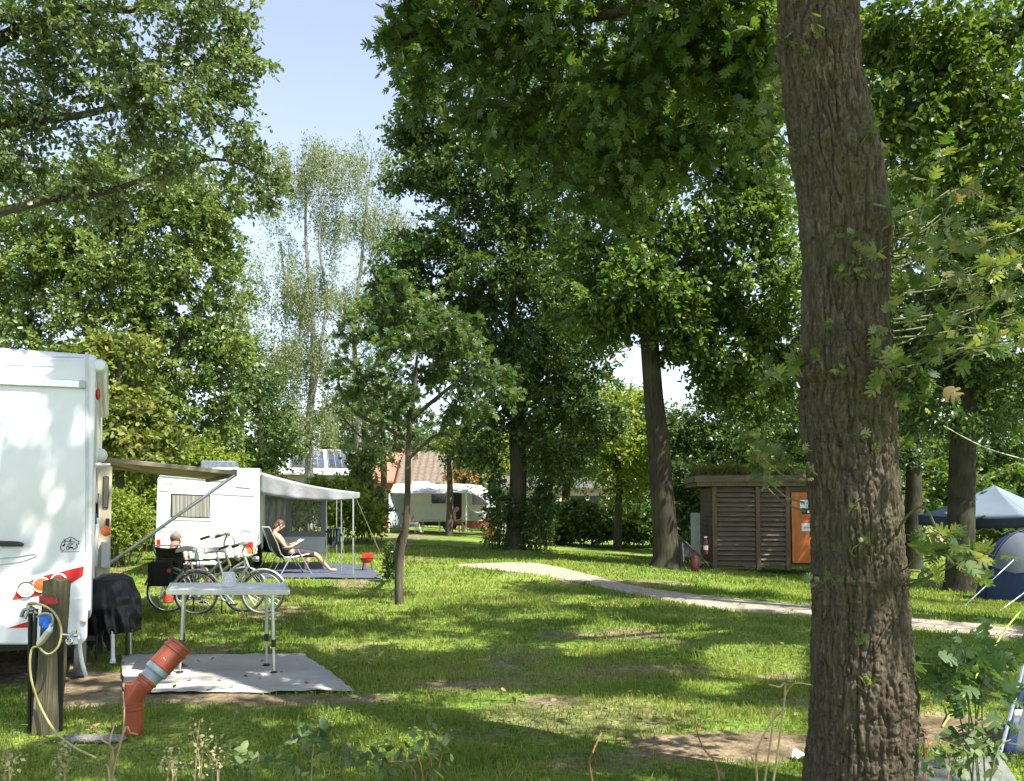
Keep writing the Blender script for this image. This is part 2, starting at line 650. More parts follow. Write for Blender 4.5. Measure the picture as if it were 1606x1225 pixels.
def branch_mesh(name, B, par, rad, nfix, m, parent, paths, trunk_n=14, minr=0.004, extra=None):
    mb = MB()
    for pp, rr in paths:
        mb.tube(pp, list(rr), trunk_n, sm=4)
    if extra is not None:
        mb.add(extra.V, extra.F)
    e = np.arange(nfix, len(B))
    e = e[rad[e] > minr]
    a, b = B[par[e]], B[e]
    ra = np.minimum(np.maximum(rad[par[e]], rad[e]), rad[e] * 1.35); rb = rad[e]
    d = norm(b - a)
    ref = np.where(np.abs(d[:, 2:3]) < .9, np.array([[0, 0, 1.]]), np.array([[1., 0, 0]]))
    u = norm(np.cross(d, ref)); v = np.cross(d, u)
    n = 5
    V = np.zeros((len(e), 2 * n, 3))
    for k in range(n):
        c, s_ = math.cos(2 * math.pi * k / n), math.sin(2 * math.pi * k / n)
        o = u * c + v * s_
        V[:, k] = a + o * ra[:, None]; V[:, n + k] = b + o * rb[:, None]
    V = V.reshape(-1, 3)
    base = len(mb.V)
    F2 = [(i * 2 * n + k, i * 2 * n + (k + 1) % n, i * 2 * n + n + (k + 1) % n, i * 2 * n + n + k) for i in range(len(e)) for k in range(n)]
    mb.V += [tuple(x) for x in V]
    mb.F += [tuple(base + i for i in f) for f in F2]
    return mb.build(name, m, parent, world=True)
def sprays(pts, ctr, rng, twigs, tl, leaves, droop=0.15):
    """twigs round each cluster point; returns leaf positions, leaf axes, twig segments, per leaf cluster index"""
    n = len(pts)
    out = norm(pts - ctr) * .7
    D = norm(rng.normal(0, 1, (n, twigs, 3)) * np.array([1, 1, .65]) + out[:, None, :])
    Lt = tl * rng.uniform(.6, 1.2, (n, twigs, 1))
    t = np.linspace(.25, 1.0, leaves)[None, None, :, None]
    p0 = pts[:, None, None, :]
    q = p0 + D[:, :, None, :] * Lt[:, :, None, :] * t
    q = q + rng.normal(0, .05 * tl, q.shape)
    q[..., 2] -= droop * tl * (t[..., 0] ** 2)
    ax = norm(D[:, :, None, :] * .6 + rng.normal(0, .75, q.shape) + np.array([0, 0, -.25]))
    ci = np.broadcast_to(np.arange(n)[:, None, None], q.shape[:3]).ravel()
    end = p0[:, :, 0, :] + D * Lt; end[..., 2] -= droop * tl
    seg = (np.broadcast_to(pts[:, None, :], D.shape).reshape(-1, 3), end.reshape(-1, 3))
    return q.reshape(-1, 3), ax.reshape(-1, 3), seg, ci
def leafcolor(ci, n, rng, shift=0.0, spread=.28):
    cr = rng.uniform(0, 1, ci.max() + 1 if len(ci) else 1)
    return np.clip(.5 + shift + (cr[ci] - .5) * .55 + rng.normal(0, spread * .6, n), 0, 1)
def tree(name, label, base, paths, blobs, bark, leafm, leaf=.15, tmpl=OVAL, twigs=5, tl=.55, leaves=8, gap=-.25, seed=1, shift=0.0,
         carve=False, carve_view=True, group=None, cat='tree', tip=.007, gs=1.3, step=.7, minr=.004, extra=None, twigtube=False, flat=.7, droop=.15, trunk_n=14, dens=1.7):
    rng = np.random.default_rng(seed)
    t = thing(name, label, cat, base, 0, group)
    pts = crown_pts(blobs, rng, gap, seed, gs, dens)
    B, par, rad, nfix, tips = grow(paths, pts, rng, step, tip)
    ctr = pts.mean(0)
    q, ax, seg, ci = sprays(pts, ctr, rng, twigs, tl, leaves, droop)
    if carve:
        k = ~in_light(q)
        if not carve_view:
            x, y = proj(q)
            k |= (x > -30) & (x < 1640) & (y > -30) & (y < 1240) & (q[:, 1] > .3)
        q, ax, ci = q[k], ax[k], ci[k]
    if twigtube:
        ex = MB() if extra is None else extra
        a, b = seg
        x, y = proj((a + b) / 2)
        for i in np.nonzero((x > -60) & (x < 1670) & (y > -60) & (y < 1280))[0]:
            ex.tube([a[i], (a[i] + b[i]) / 2 + rng.normal(0, .015, 3), b[i]], [.0045, .003, .0015], 4)
        extra = ex
    branch_mesh('trunk', B, par, rad, nfix, bark, t, paths, minr=minr, extra=extra, trunk_n=trunk_n)
    leaf_mesh('crown', q, ax, leaf, tmpl, leafm, t, rng, leafcolor(ci, len(q), rng, shift), flat)
    return t
def pxpath(pts, d, gnd=False):
    """pixel polyline (x, y, half width in px) at depth d -> (points, radii); a fourth value overrides the depth"""
    pp, rr = [], []
    for q in pts:
        dd = q[3] if len(q) > 3 else d
        pp.append(P(q[0], q[1], dd)); rr.append(q[2] * dd / FPX)
    return pp, rr
def shrub(name, label, blobs, leafm, stem, leaf=.1, tmpl=OVAL, twigs=4, tl=.35, leaves=8, gap=-.5, seed=1, shift=0.0, cat='shrub', group=None, kind=None, flat=.6, nst=9):
    rng = np.random.default_rng(seed)
    c0 = np.mean([b[0] for b in blobs], 0)
    base = Vector((c0[0], c0[1], float(gh(c0[0], c0[1]))))
    t = thing(name, label, cat, base, 0, group)
    if kind: t['kind'] = kind
    pts = crown_pts(blobs, rng, gap, seed, .8, 1.5)
    pts[:, 2] = np.maximum(pts[:, 2], gh(pts[:, 0], pts[:, 1]) + .05)
    q, ax, seg, ci = sprays(pts, c0 - np.array([0, 0, 1.]), rng, twigs, tl, leaves)
    q[:, 2] = np.maximum(q[:, 2], gh(q[:, 0], q[:, 1]) + .02)
    leaf_mesh('foliage', q, ax, leaf, tmpl, leafm, t, rng, leafcolor(ci, len(q), rng, shift), flat)
    mb = MB()
    for i in rng.choice(len(pts), min(nst * len(blobs), len(pts)), replace=False):
        p = pts[i]
        b = Vector((c0[0] * .3 + p[0] * .7, c0[1] * .3 + p[1] * .7, float(gh(p[0], p[1])) - .03))
        m_ = (b + Vector(p)) / 2 + Vector(rng.normal(0, .08, 3))
        mb.tube([b, m_, p], [.016, .012, .006], 5, sm=2)
    mb.build('stems', stem, t, world=True)
    return t

# leaf colours (real-world albedo)
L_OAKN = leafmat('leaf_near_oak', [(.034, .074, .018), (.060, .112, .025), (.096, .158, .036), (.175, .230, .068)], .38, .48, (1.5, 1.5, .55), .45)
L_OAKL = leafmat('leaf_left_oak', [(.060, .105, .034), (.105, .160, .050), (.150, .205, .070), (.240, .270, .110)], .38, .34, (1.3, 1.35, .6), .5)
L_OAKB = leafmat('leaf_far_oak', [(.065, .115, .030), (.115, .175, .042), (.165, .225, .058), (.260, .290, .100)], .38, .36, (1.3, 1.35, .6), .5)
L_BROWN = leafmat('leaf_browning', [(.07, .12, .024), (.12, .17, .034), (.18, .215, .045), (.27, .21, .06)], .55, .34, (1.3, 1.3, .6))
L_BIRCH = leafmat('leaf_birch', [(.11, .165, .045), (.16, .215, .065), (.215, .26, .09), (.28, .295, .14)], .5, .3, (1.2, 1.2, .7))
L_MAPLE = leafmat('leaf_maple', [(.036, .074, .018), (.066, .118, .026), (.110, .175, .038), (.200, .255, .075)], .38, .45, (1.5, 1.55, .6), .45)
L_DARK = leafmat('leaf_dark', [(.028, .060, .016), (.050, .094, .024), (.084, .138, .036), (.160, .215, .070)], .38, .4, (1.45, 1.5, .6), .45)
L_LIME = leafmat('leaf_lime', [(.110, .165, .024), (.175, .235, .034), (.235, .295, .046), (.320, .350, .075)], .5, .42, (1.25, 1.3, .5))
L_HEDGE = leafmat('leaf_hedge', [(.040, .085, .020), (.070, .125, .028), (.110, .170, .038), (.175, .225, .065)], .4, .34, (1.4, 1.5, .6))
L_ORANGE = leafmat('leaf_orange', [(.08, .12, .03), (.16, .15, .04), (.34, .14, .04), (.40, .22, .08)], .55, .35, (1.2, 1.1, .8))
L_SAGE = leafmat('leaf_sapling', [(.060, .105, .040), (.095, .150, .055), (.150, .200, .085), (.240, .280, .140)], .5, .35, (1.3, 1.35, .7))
B_OAK = barkmat('bark_oak', (.048, .036, .025), (.122, .095, .066), (.25, .21, .155), 2.6, 1.0)
B_GREY = barkmat('bark_grey', (.045, .036, .026), (.085, .070, .050), (.14, .12, .09), .8)
B_DARK = barkmat('bark_dark', (.022, .018, .014), (.042, .035, .026), (.075, .062, .046), .8)
B_BIRCH = barkmat('bark_birch', (.05, .045, .04), (.26, .245, .22), (.46, .44, .40), .5, .4)
B_PINE = barkmat('bark_pine', (.06, .04, .028), (.14, .085, .055), (.22, .14, .09), .8)
# ------------------------------------------------------------------ ground
DIRT = [  # photo pixel ellipses: x, y, half width, half height, strength
    (150, 1075, 110, 34, 1.0), (360, 1095, 220, 12, .9), (60, 1050, 120, 30, .9), (1150, 1168, 170, 26, .85), (930, 1190, 120, 20, .5), (720, 1072, 120, 12, .7), (1490, 1140, 110, 40, .85),
    (640, 842, 60, 6, .5), (1010, 1048, 130, 8, .55), (860, 1096, 60, 9, .7), (1220, 1060, 60, 9, .6), (540, 1010, 80, 8, .35), (760, 1150, 90, 12, .45), (900, 1125, 200, 40, .42), (1250, 1100, 90, 14, .5), (870, 1060, 150, 12, .45)]
def dirt_mask(x, y):
    z = gh(x, y)
    px, py = proj(np.stack([x, y, z], -1))
    pn = np.stack([x, y, np.zeros_like(x)], -1)
    nz = vnoise(pn, .55, 21) * .5 + vnoise(pn, .2, 22) * .35
    m = np.zeros_like(x)
    for cx, cy, rx, ry, s_ in DIRT:
        dd = np.sqrt(((px - cx) / rx) ** 2 + ((py - cy) / ry) ** 2)
        m = np.maximum(m, s_ * (1 - sstep(.55, 1.25, dd + nz * .55)))
    m = np.maximum(m, .55 * sstep(.45, .9, vnoise(pn, 1.6, 31) + .5 * vnoise(pn, .5, 32)))
    return np.where(y > 1.0, m, .2)
def axis_vals(fine, lo, hi, ext, stepf):
    a = list(np.arange(lo, hi, stepf))
    k, s_ = hi, stepf
    while k < ext[1]:
        a.append(k); s_ *= 1.13; k += s_
    a.append(ext[1])
    k, s_ = lo - stepf, stepf
    b = []
    while k > ext[0]:
        b.append(k); s_ *= 1.13; k -= s_
    b.append(ext[0])
    return np.array(b[::-1] + a)
gx = axis_vals(True, -9, 10, (-170, 170), .11)
gy = axis_vals(True, 3.0, 20, (-25, 420), .11)
XX, YY = np.meshgrid(gx, gy)
ZZ = gh(XX, YY)
pn = np.stack([XX, YY, np.zeros_like(XX)], -1)
ZZ = ZZ + np.where((YY > 2) & (YY < 40), vnoise(pn, .6, 41) * .008, 0) - .012
me = bpy.data.meshes.new('ground')
nx, ny = len(gx), len(gy)
me.vertices.add(nx * ny)
me.vertices.foreach_set('co', np.stack([XX, YY, ZZ], -1).astype(np.float32).ravel())
ii = (np.arange(ny - 1)[:, None] * nx + np.arange(nx - 1)[None, :]).ravel()
lp = np.stack([ii, ii + 1, ii + nx + 1, ii + nx], 1).astype(np.int32)
me.loops.add(lp.size); me.loops.foreach_set('vertex_index', lp.ravel())
me.polygons.add(len(lp)); me.polygons.foreach_set('loop_start', np.arange(len(lp), dtype=np.int32) * 4)
me.polygons.foreach_set('loop_total', np.full(len(lp), 4, np.int32)); me.polygons.foreach_set('use_smooth', np.ones(len(lp), bool))
at = me.attributes.new('dirt', 'FLOAT', 'POINT')
at.data.foreach_set('value', dirt_mask(XX.ravel(), YY.ravel()).astype(np.float32))
me.update()
gm, t, b, N, L = nodes_of('lawn')
tc = N.new('ShaderNodeTexCoord')
def nz_(scale, detail=6):
    n = N.new('ShaderNodeTexNoise'); n.inputs['Scale'].default_value = scale; n.inputs['Detail'].default_value = detail
    L.new(tc.outputs['Object'], n.inputs[0]); return n
n1, n2, n3 = nz_(.45, 4), nz_(26, 5), nz_(3.2, 5)
r1 = ramp(t, [(.3, (.085, .145, .024)), (.5, (.140, .205, .036)), (.72, (.225, .260, .062))]); L.new(n1.outputs[0], r1.inputs[0])
r2 = ramp(t, [(.28, (.35, .38, .35)), (.5, (1, 1, 1)), (.75, (1.5, 1.45, 1.3))]); L.new(n2.outputs[0], r2.inputs[0])
mu = N.new('ShaderNodeMix'); mu.data_type = 'RGBA'; mu.blend_type = 'MULTIPLY'; mu.inputs[0].default_value = 1
L.new(r1.outputs[0], mu.inputs[6]); L.new(r2.outputs[0], mu.inputs[7])
rs = ramp(t, [(.3, (.10, .075, .045)), (.5, (.19, .145, .09)), (.7, (.30, .24, .15))]); L.new(n3.outputs[0], rs.inputs[0])
mu2 = N.new('ShaderNodeMix'); mu2.data_type = 'RGBA'; mu2.blend_type = 'MULTIPLY'; mu2.inputs[0].default_value = .6
L.new(rs.outputs[0], mu2.inputs[6]); L.new(r2.outputs[0], mu2.inputs[7])
da = N.new('ShaderNodeAttribute'); da.attribute_name = 'dirt'
ad = N.new('ShaderNodeMath'); ad.operation = 'ADD'; ad.use_clamp = True
sb = N.new('ShaderNodeMath'); sb.operation = 'MULTIPLY_ADD'; sb.inputs[1].default_value = .9; sb.inputs[2].default_value = -.47
L.new(n2.outputs[0], sb.inputs[0]); L.new(da.outputs['Fac'], ad.inputs[0]); L.new(sb.outputs[0], ad.inputs[1])
rm = ramp(t, [(.12, (0, 0, 0)), (.62, (1, 1, 1))]); L.new(ad.outputs[0], rm.inputs[0])
mm = N.new('ShaderNodeMix'); mm.data_type = 'RGBA'; L.new(rm.outputs[0], mm.inputs[0]); L.new(mu.outputs[2], mm.inputs[6]); L.new(mu2.outputs[2], mm.inputs[7])
L.new(mm.outputs[2], b.inputs['Base Color'])
b.inputs['Roughness'].default_value = .95; b.inputs['Specular IOR Level'].default_value = .1
bp = N.new('ShaderNodeBump'); bp.inputs['Strength'].default_value = .9; bp.inputs['Distance'].default_value = .03
L.new(n2.outputs[0], bp.inputs['Height']); L.new(bp.outputs[0], b.inputs['Normal'])
tag(link('ground', me, gm), kind='structure')

# the gravel path
up_ = [(716, 886), (770, 882.5), (850, 884), (930, 902), (1000, 919), (1130, 936), (1270, 948), (1420, 967), (1520, 976), (1640, 987)]
lo_ = [(716, 887), (760, 892), (850, 902), (910, 913), (1000, 933), (1130, 955), (1270, 967), (1420, 985), (1520, 994), (1640, 1005)]
U = smoothpath([G(*p) for p in up_], 16); Lw = smoothpath([G(*p) for p in lo_], 16)
rng0 = np.random.default_rng(5)
def pathpt(u, v):
    k = min(int(u * (len(U) - 1) + .5), len(U) - 1)
    p = Lw[k].lerp(U[k], v)
    if v in (0.0, 1.0):
        p = p + Vector((0, rng0.uniform(-.16, .16), 0))
    return Vector((p.x, p.y, float(gh(p.x, p.y)) + .004 + (.006 if 0 < v < 1 else -.012)))
mb = MB(); mb.grid(pathpt, len(U) - 1, 6)
M_GRAVEL = mat('gravel', (.42, .365, .285), .95, var=.3, nscale=9, bump=.8, bscale=60, c2=(.21, .175, .13), detail=8, spec=.15)
tag(mb.build('path', M_GRAVEL), kind='structure')
pathpoly = [tuple(p.xy) for p in Lw] + [tuple(p.xy) for p in U[::-1]]

# ground sheets lying on the lawn
M_MAT = mat('ground_mat', (.40, .378, .345), .85, var=.08, nscale=2.2, bump=.25, bscale=120, c2=(.30, .285, .262))
mp_ = [(190, 1031), (300, 1028.5), (400, 1029.5), (474, 1027), (508, 1050), (552, 1085), (470, 1087), (300, 1090), (210, 1089)]
mw = [G(*p) for p in mp_]
mat_xy = [tuple(p.xy) for p in mw]
def matpt(u, v):
    a, b, c, d = G(196, 1089), G(556, 1086), G(476, 1027.5), G(188, 1030.5)
    p = a.lerp(b, u).lerp(d.lerp(c, u), v)
    q = np.array([[p.x, p.y, 0]])
    z = .014 + .010 * float(vnoise(q, .3, 8)[0]) + .009 * float(vnoise(q / np.array([1, .4, 1]), .10, 9)[0])
    e = (u in (0, 1)) or (v in (0, 1))
    return Vector((p.x + (float(vnoise(q, .25, 12)[0]) * .03 if e else 0), p.y + (float(vnoise(q, .2, 13)[0]) * .03 if e else 0), z))
mb = MB(); mb.grid(matpt, 90, 40)
tag(mb.build('ground_mat', M_MAT, thick=.004), 'grey woven ground mat spread on the grass under the white folding table', 'mat')
M_BLUEMAT = mat('awning_mat', (.075, .09, .13), .85, var=.15, nscale=8, bump=.3, bscale=80, c2=(.05, .062, .09))
aw = [(398, 906.5), (603, 908), (575, 888), (450, 882)]
aq = [G(*p) for p in aw]
awn_xy = [tuple(p.xy) for p in aq]
mb = MB()
def awpt(u, v):
    p = aq[0].lerp(aq[1], u).lerp(aq[3].lerp(aq[2], u), v)
    return Vector((p.x, p.y, float(gh(p.x, p.y)) + .02 + .012 * float(vnoise(np.array([[p.x, p.y, 0]]), .35, 6)[0])))
mb.grid(awpt, 30, 20)
tag(mb.build('awning_mat', M_BLUEMAT, thick=.006), 'blue groundsheet under the caravan awning with the recliners on it', 'groundsheet')
mb = MB(); sq = [G(1440, 1240), G(1600, 1240), G(1570, 1192), G(1436, 1194)]
mb.prism([p + Vector((0, 0, -.01)) for p in sq], (0, 0, .035))
tag(mb.build('paving_slab', mat('slab', (.17, .18, .16), .9, var=.15, bump=.5, bscale=50), bevel=.006), 'flat grey slab on the ground beside the foot of the big oak', 'slab')

# grass: short blades, one stuff object per distance
L_GRASS = leafmat('grass_blade', [(.088, .148, .022), (.162, .228, .034), (.242, .300, .054), (.375, .365, .115)], .5, .4, (1.2, 1.2, .5), .25)
def grass(name, d0, d1, dens, h, wd, seed, label=None, xmax=None):
    rng = np.random.default_rng(seed)
    area = .68 * (d1 * d1 - d0 * d0)
    n = int(area * dens)
    d = np.sqrt(rng.uniform(d0 * d0, d1 * d1, n))
    x = rng.uniform(-.68, .68, n) * d
    dm = dirt_mask(x, d)
    pn = np.stack([x, d, np.zeros(n)], -1)
    clump = vnoise(pn, .22, seed + 1) * .6 + vnoise(pn, .9, seed + 2) * .5
    k = (rng.uniform(0, 1, n) > dm * 1.25) & (rng.uniform(-.9, .6, n) < clump + .25)
    for poly in (mat_xy, awn_xy, pathpoly):
        k &= ~inpoly(x, d, poly)
    x, d, clump = x[k], d[k], clump[k]
    n = len(x)
    tall = np.clip(vnoise(pn[k] if False else np.stack([x, d, x * 0], -1), .45, seed + 9) - .35, 0, 1)
    hh = h * rng.uniform(.5, 1.35, n) * (1 + .5 * clump) * (1 + 1.6 * tall)
    a = rng.uniform(0, 2 * math.pi, n)
    lean = rng.uniform(.15, 1.0, n) * hh
    la = rng.uniform(0, 2 * math.pi, n)
    z = gh(x, d) - .015
    ux, uy = np.cos(a) * wd / 2, np.sin(a) * wd / 2
    lx, ly = np.cos(la) * lean, np.sin(la) * lean
    V = np.zeros((n, 5, 3))
    V[:, 0] = np.stack([x - ux, d - uy, z], -1); V[:, 1] = np.stack([x + ux, d + uy, z], -1)
    V[:, 2] = np.stack([x + ux * .7 + lx * .35, d + uy * .7 + ly * .35, z + hh * .6], -1); V[:, 3] = np.stack([x - ux * .7 + lx * .35, d - uy * .7 + ly * .35, z + hh * .6], -1)
    V[:, 4] = np.stack([x + lx, d + ly, z + hh], -1)
    v = np.clip(.42 + .34 * vnoise(np.stack([x, d, z], -1), 1.4, 75) + .22 * vnoise(np.stack([x, d, z], -1), .35, 76) + rng.normal(0, .2, n), 0, 1)
    o = npmesh(name, V, [(0, 1, 2, 3), (3, 2, 4)], 5, n, L_GRASS, None, v)
    tag(o, kind='stuff')
def fallen():
    rng = np.random.default_rng(61); n = 900
    d = np.sqrt(rng.uniform(3.6 ** 2, 13 ** 2, n)); x = rng.uniform(-.66, .66, n) * d
    p = np.stack([x, d, gh(x, d) + rng.uniform(.012, .045, n)], -1)
    o = leaf_mesh('fallen_leaves', p, rng.normal(0, 1, (n, 3)) * np.array([1, 1, .25]), .055, OVAL, leafmat('leaf_fallen', [(.10, .06, .03), (.20, .13, .06), (.30, .22, .11), (.14, .15, .05)], .7, .15), None, rng, rng.uniform(0, 1, n), 1.2)
    tag(o, kind='stuff')
fallen()
def clover():
    rng = np.random.default_rng(62); n = 16000
    d = np.sqrt(rng.uniform(3.5 ** 2, 12 ** 2, n)); x = rng.uniform(-.68, .68, n) * d
    k = (vnoise(np.stack([x, d, x * 0], -1), .55, 81) + .4 * vnoise(np.stack([x, d, x * 0], -1), .2, 82) > .35) & (dirt_mask(x, d) < .5) & ~inpoly(x, d, mat_xy)
    x, d = x[k], d[k]; n = len(x)
    p = np.stack([x, d, gh(x, d) + rng.uniform(.02, .06, n)], -1)
    o = leaf_mesh('clover', p, rng.normal(0, 1, (n, 3)) * np.array([1, 1, .15]), .034, OVAL, leafmat('leaf_clover', [(.05, .11, .022), (.08, .15, .03), (.12, .19, .04)], .5, .3), None, rng, rng.uniform(0, 1, n), 1.4)
    tag(o, kind='stuff')
clover()
grass('grass', 3.4, 8.0, 3000, .042, .007, 11)
grass('grass', 8.0, 15.0, 900, .050, .011, 12)
grass('grass', 15.0, 30.0, 240, .055, .022, 13)
# ------------------------------------------------------------------ materials of the made things
M_WHITE = mat('white_paint', (.80, .80, .79), .28, var=.03, nscale=2.5, c2=(.74, .745, .74))
M_OFFW = mat('cream_paint', (.72, .69, .60), .4, var=.04, nscale=3)
M_GREYP = mat('grey_plastic', (.42, .43, .44), .45, var=.08)
M_DGREY = mat('dark_grey_plastic', (.045, .047, .05), .5, var=.2)
M_BLACK = mat('black_plastic', (.012, .012, .013), .45, var=.2)
M_RUBBER = mat('rubber', (.035, .035, .036), .75, var=.2, bump=.2, bscale=90)
M_ALU = mat('aluminium', (.62, .63, .64), .32, .9, var=.06, nscale=12)
M_CHROME = mat('chrome', (.72, .72, .72), .15, 1.0, var=.02)
M_SILVER = mat('silver_paint', (.46, .47, .45), .35, .5, var=.06)
M_RED = mat('red_lens', (.52, .022, .015), .22, var=.06)
M_ORANGE = mat('orange_lens', (.78, .17, .03), .22, var=.06)
M_LAMP = mat('clear_lens', (.70, .70, .68), .12, var=.15, nscale=60)
M_GLASS = mat('dark_glass', (.025, .028, .03), .08, var=.2, spec=.8)
M_CURT = mat('curtain', (.34, .32, .28), .9, var=.25, nscale=1.0, stretch=(30, 30, .5), c2=(.13, .125, .11))
M_FABW = mat('white_awning_cloth', (.66, .66, .68), .8, var=.05, nscale=2, bump=.15, bscale=8, trans=.25)
M_FABG = mat('grey_awning_cloth', (.16, .17, .19), .85, var=.1, bump=.1, bscale=90)
M_FABL = mat('pale_grey_cloth', (.45, .47, .48), .85, var=.06, nscale=3, bump=.1, bscale=70)
M_OLIVE = mat('olive_awning_cloth', (.34, .31, .17), .8, var=.12, nscale=3, trans=.45)
M_BLKFAB = mat('black_mesh_cloth', (.014, .014, .016), .8, var=.3, nscale=30)
M_SKIN = mat('skin', (.52, .30, .20), .5, var=.08, nscale=10)
M_SKINR = mat('sunburnt_skin', (.44, .21, .15), .5, var=.1, nscale=14)
M_HAIRB = mat('brown_hair', (.10, .05, .025), .6, var=.3, nscale=40, stretch=(1, 1, .2))
M_HAIRG = mat('grey_hair', (.16, .13, .10), .7, var=.3, nscale=40, stretch=(1, 1, .2))
M_WOODP = mat('weathered_post_wood', (.165, .14, .08), .9, var=.3, nscale=3, stretch=(9, 9, .6), bump=.9, bscale=5, c2=(.07, .065, .032), detail=8)
M_SHED = mat('weathered_shed_boards', (.165, .125, .085), .85, var=.3, nscale=3, stretch=(.8, 6, 9), bump=.5, bscale=6, c2=(.075, .058, .04), detail=8)
M_SHEDP = mat('brown_shed_posts', (.135, .085, .05), .8, var=.2, nscale=4, stretch=(8, 8, .8), bump=.3, bscale=6)
M_DOOR = mat('orange_door_paint', (.52, .135, .022), .5, var=.12, nscale=2, stretch=(5, 5, .5), bump=.15, bscale=6)
M_PVC = mat('terracotta_pvc', (.40, .085, .040), .33, var=.12, nscale=7, bump=.08, bscale=14, c2=(.28, .066, .036))
M_PVCG = mat('grey_pvc', (.27, .31, .33), .42, var=.08, nscale=6)
M_YCABLE = mat('yellow_cable', (.44, .38, .16), .55, var=.15)
M_BLUEP = mat('blue_plastic', (.02, .16, .62), .35, var=.1)
M_BRASS = mat('dull_tap_metal', (.34, .33, .31), .4, .8, var=.2)
M_BLUETENT = mat('blue_tent_cloth', (.010, .030, .115), .6, var=.12, nscale=3, bump=.2, bscale=9, trans=.1)
M_GREYTENT = mat('grey_tent_cloth', (.15, .17, .20), .6, var=.08, nscale=3, bump=.15, bscale=9, trans=.15)
M_GAZ = mat('grey_blue_canopy', (.17, .22, .28), .7, var=.06, nscale=2, bump=.12, bscale=7, trans=.2)
M_NAVY = mat('navy_cloth', (.02, .03, .055), .7, var=.1)
M_BRICK = mat('brick_wall', (.40, .17, .10), .9, var=.25, nscale=14, bump=.3, bscale=30)
M_TILE = mat('brown_roof_tiles', (.165, .125, .09), .8, var=.2, nscale=8)
M_RTILE = mat('red_roof_tiles', (.36, .16, .10), .85, var=.2, nscale=9, bump=.4, bscale=25)
M_SOLAR = mat('solar_cells', (.07, .085, .12), .12, .1, var=.1, spec=.9)
M_RENDER = mat('pale_render', (.52, .42, .33), .9, var=.08, nscale=3)
M_PAPER = mat('white_paper', (.82, .82, .80), .8, var=.03)
M_BLUEINK = mat('blue_ink', (.02, .06, .16), .7, var=.05)
M_INK = mat('black_ink', (.01, .01, .01), .6, var=.05)
M_GINK = mat('grey_ink', (.12, .12, .13), .6, var=.05)
M_ROPE = mat('pale_rope', (.55, .55, .42), .8, var=.1)
M_GROPE = mat('green_rope', (.35, .55, .08), .7, var=.1)
M_CONC = mat('pebbly_concrete', (.32, .30, .26), .95, var=.5, nscale=60, bump=.9, bscale=60, c2=(.16, .15, .13))
M_REDP = mat('red_enamel', (.55, .05, .025), .35, var=.1)
M_DRYST = mat('dry_stem', (.40, .29, .15), .8, var=.25, nscale=20)
M_REDST = mat('reddish_stem', (.26, .11, .06), .7, var=.25, nscale=20)
M_GRST = mat('green_stem', (.10, .13, .04), .7, var=.25, nscale=20)

# ------------------------------------------------------------------ motorhome at the left edge
mr, ma = Vector((.893, .45, 0)).normalized(), Vector((-.45, .893, 0)).normalized()
mrz = math.atan2(mr.y, mr.x)
MC = Vector((P(143, 900, 7.0).x, 7.0, 0))
mh = thing('motorhome', 'large white motorhome with a red light band and round rear lamps behind the wooden post', 'motorhome', MC, mrz)
MP = Plane(MC, mr)
prof = [(.06, .60), (.0, .78), (0, 2.60), (.06, 2.80), (.16, 2.89), (.4, 2.92), (6.3, 2.92), (6.5, 2.7), (6.5, .5), (.4, .5)]
MB().prism([(-2.3, y, z) for y, z in prof], (2.3, 0, 0)).build('body', M_WHITE, mh, bevel=.025)
MB().box((-1.15, 3.3, .42), (2.1, 6.0, .3)).build('chassis', M_BLACK, mh)
for sx in (-2.05, -.22):
    for sy in (1.3, 4.9):
        wb = MB(); wb.lathe([(.17, -.11), (.31, -.11), (.34, -.06), (.34, .06), (.31, .11), (.17, .11)], (sx, sy, .34), (1, 0, 0), 28)
        wh = wb.build('wheel', M_RUBBER, mh)
        MB().lathe([(.03, -.07), (.17, -.09), (.19, .09), (.02, .10)], (sx, sy, .34), (1, 0, 0), 20).build('rim', M_ALU, wh)
MP.poly([(-330, 574), (128, 597.5), (128, 609), (-330, 590)], .0, .035).build('roof_rail', M_ALU, mh, world=True, bevel=.004)
MP.poly([(124, 597), (134, 598), (134, 609.5), (124, 609)], .0, .042).build('rail_end_cap', M_GREYP, mh, world=True, bevel=.004)
MP.poly([(133.5, 553), (139, 552), (139, 872), (134.5, 872)], .0, .012).build('corner_trim', mat('trim_grey', (.55, .56, .57), .4), mh, world=True, bevel=.003)
MP.poly([(-330, 549), (132, 560), (132, 562), (-330, 551)], .004, .008).build('panel_seam', M_GREYP, mh, world=True)
MP.poly([(-60, 846), (30, 849), (38, 852), (37, 857), (28, 857), (-60, 856)], .0, .05).build('handle', M_BLACK, mh, world=True, bevel=.008)
lower = MP.poly([(-340, 1010), (-340, 962), (-160, 945), (-20, 922), (40, 906), (95, 888), (137, 866), (138, 930), (137, 1000), (128, 1010), (60, 1010)], .0, .055).build('bumper', M_WHITE, mh, world=True, bevel=.022)
sw = MB(); sw.tube([MP.on(x, y, .004) for x, y in ((-60, 895), (0, 886), (35, 880), (57, 871), (50, 869), (20, 874), (-60, 882))], .006, 6, sm=4)
sw.build('moulding', M_GREYP, mh, world=True)
MP.poly([(19, 941), (31, 917), (70, 903), (103, 895), (132, 888), (130, 903), (100, 922), (60, 934)], .056, .006).build('light_band', M_RED, mh, world=True, bevel=.002)
MP.poly([(12, 985), (40, 976), (54, 974), (54, 984)], .056, .004).build('red_stripe', M_RED, mh, world=True)
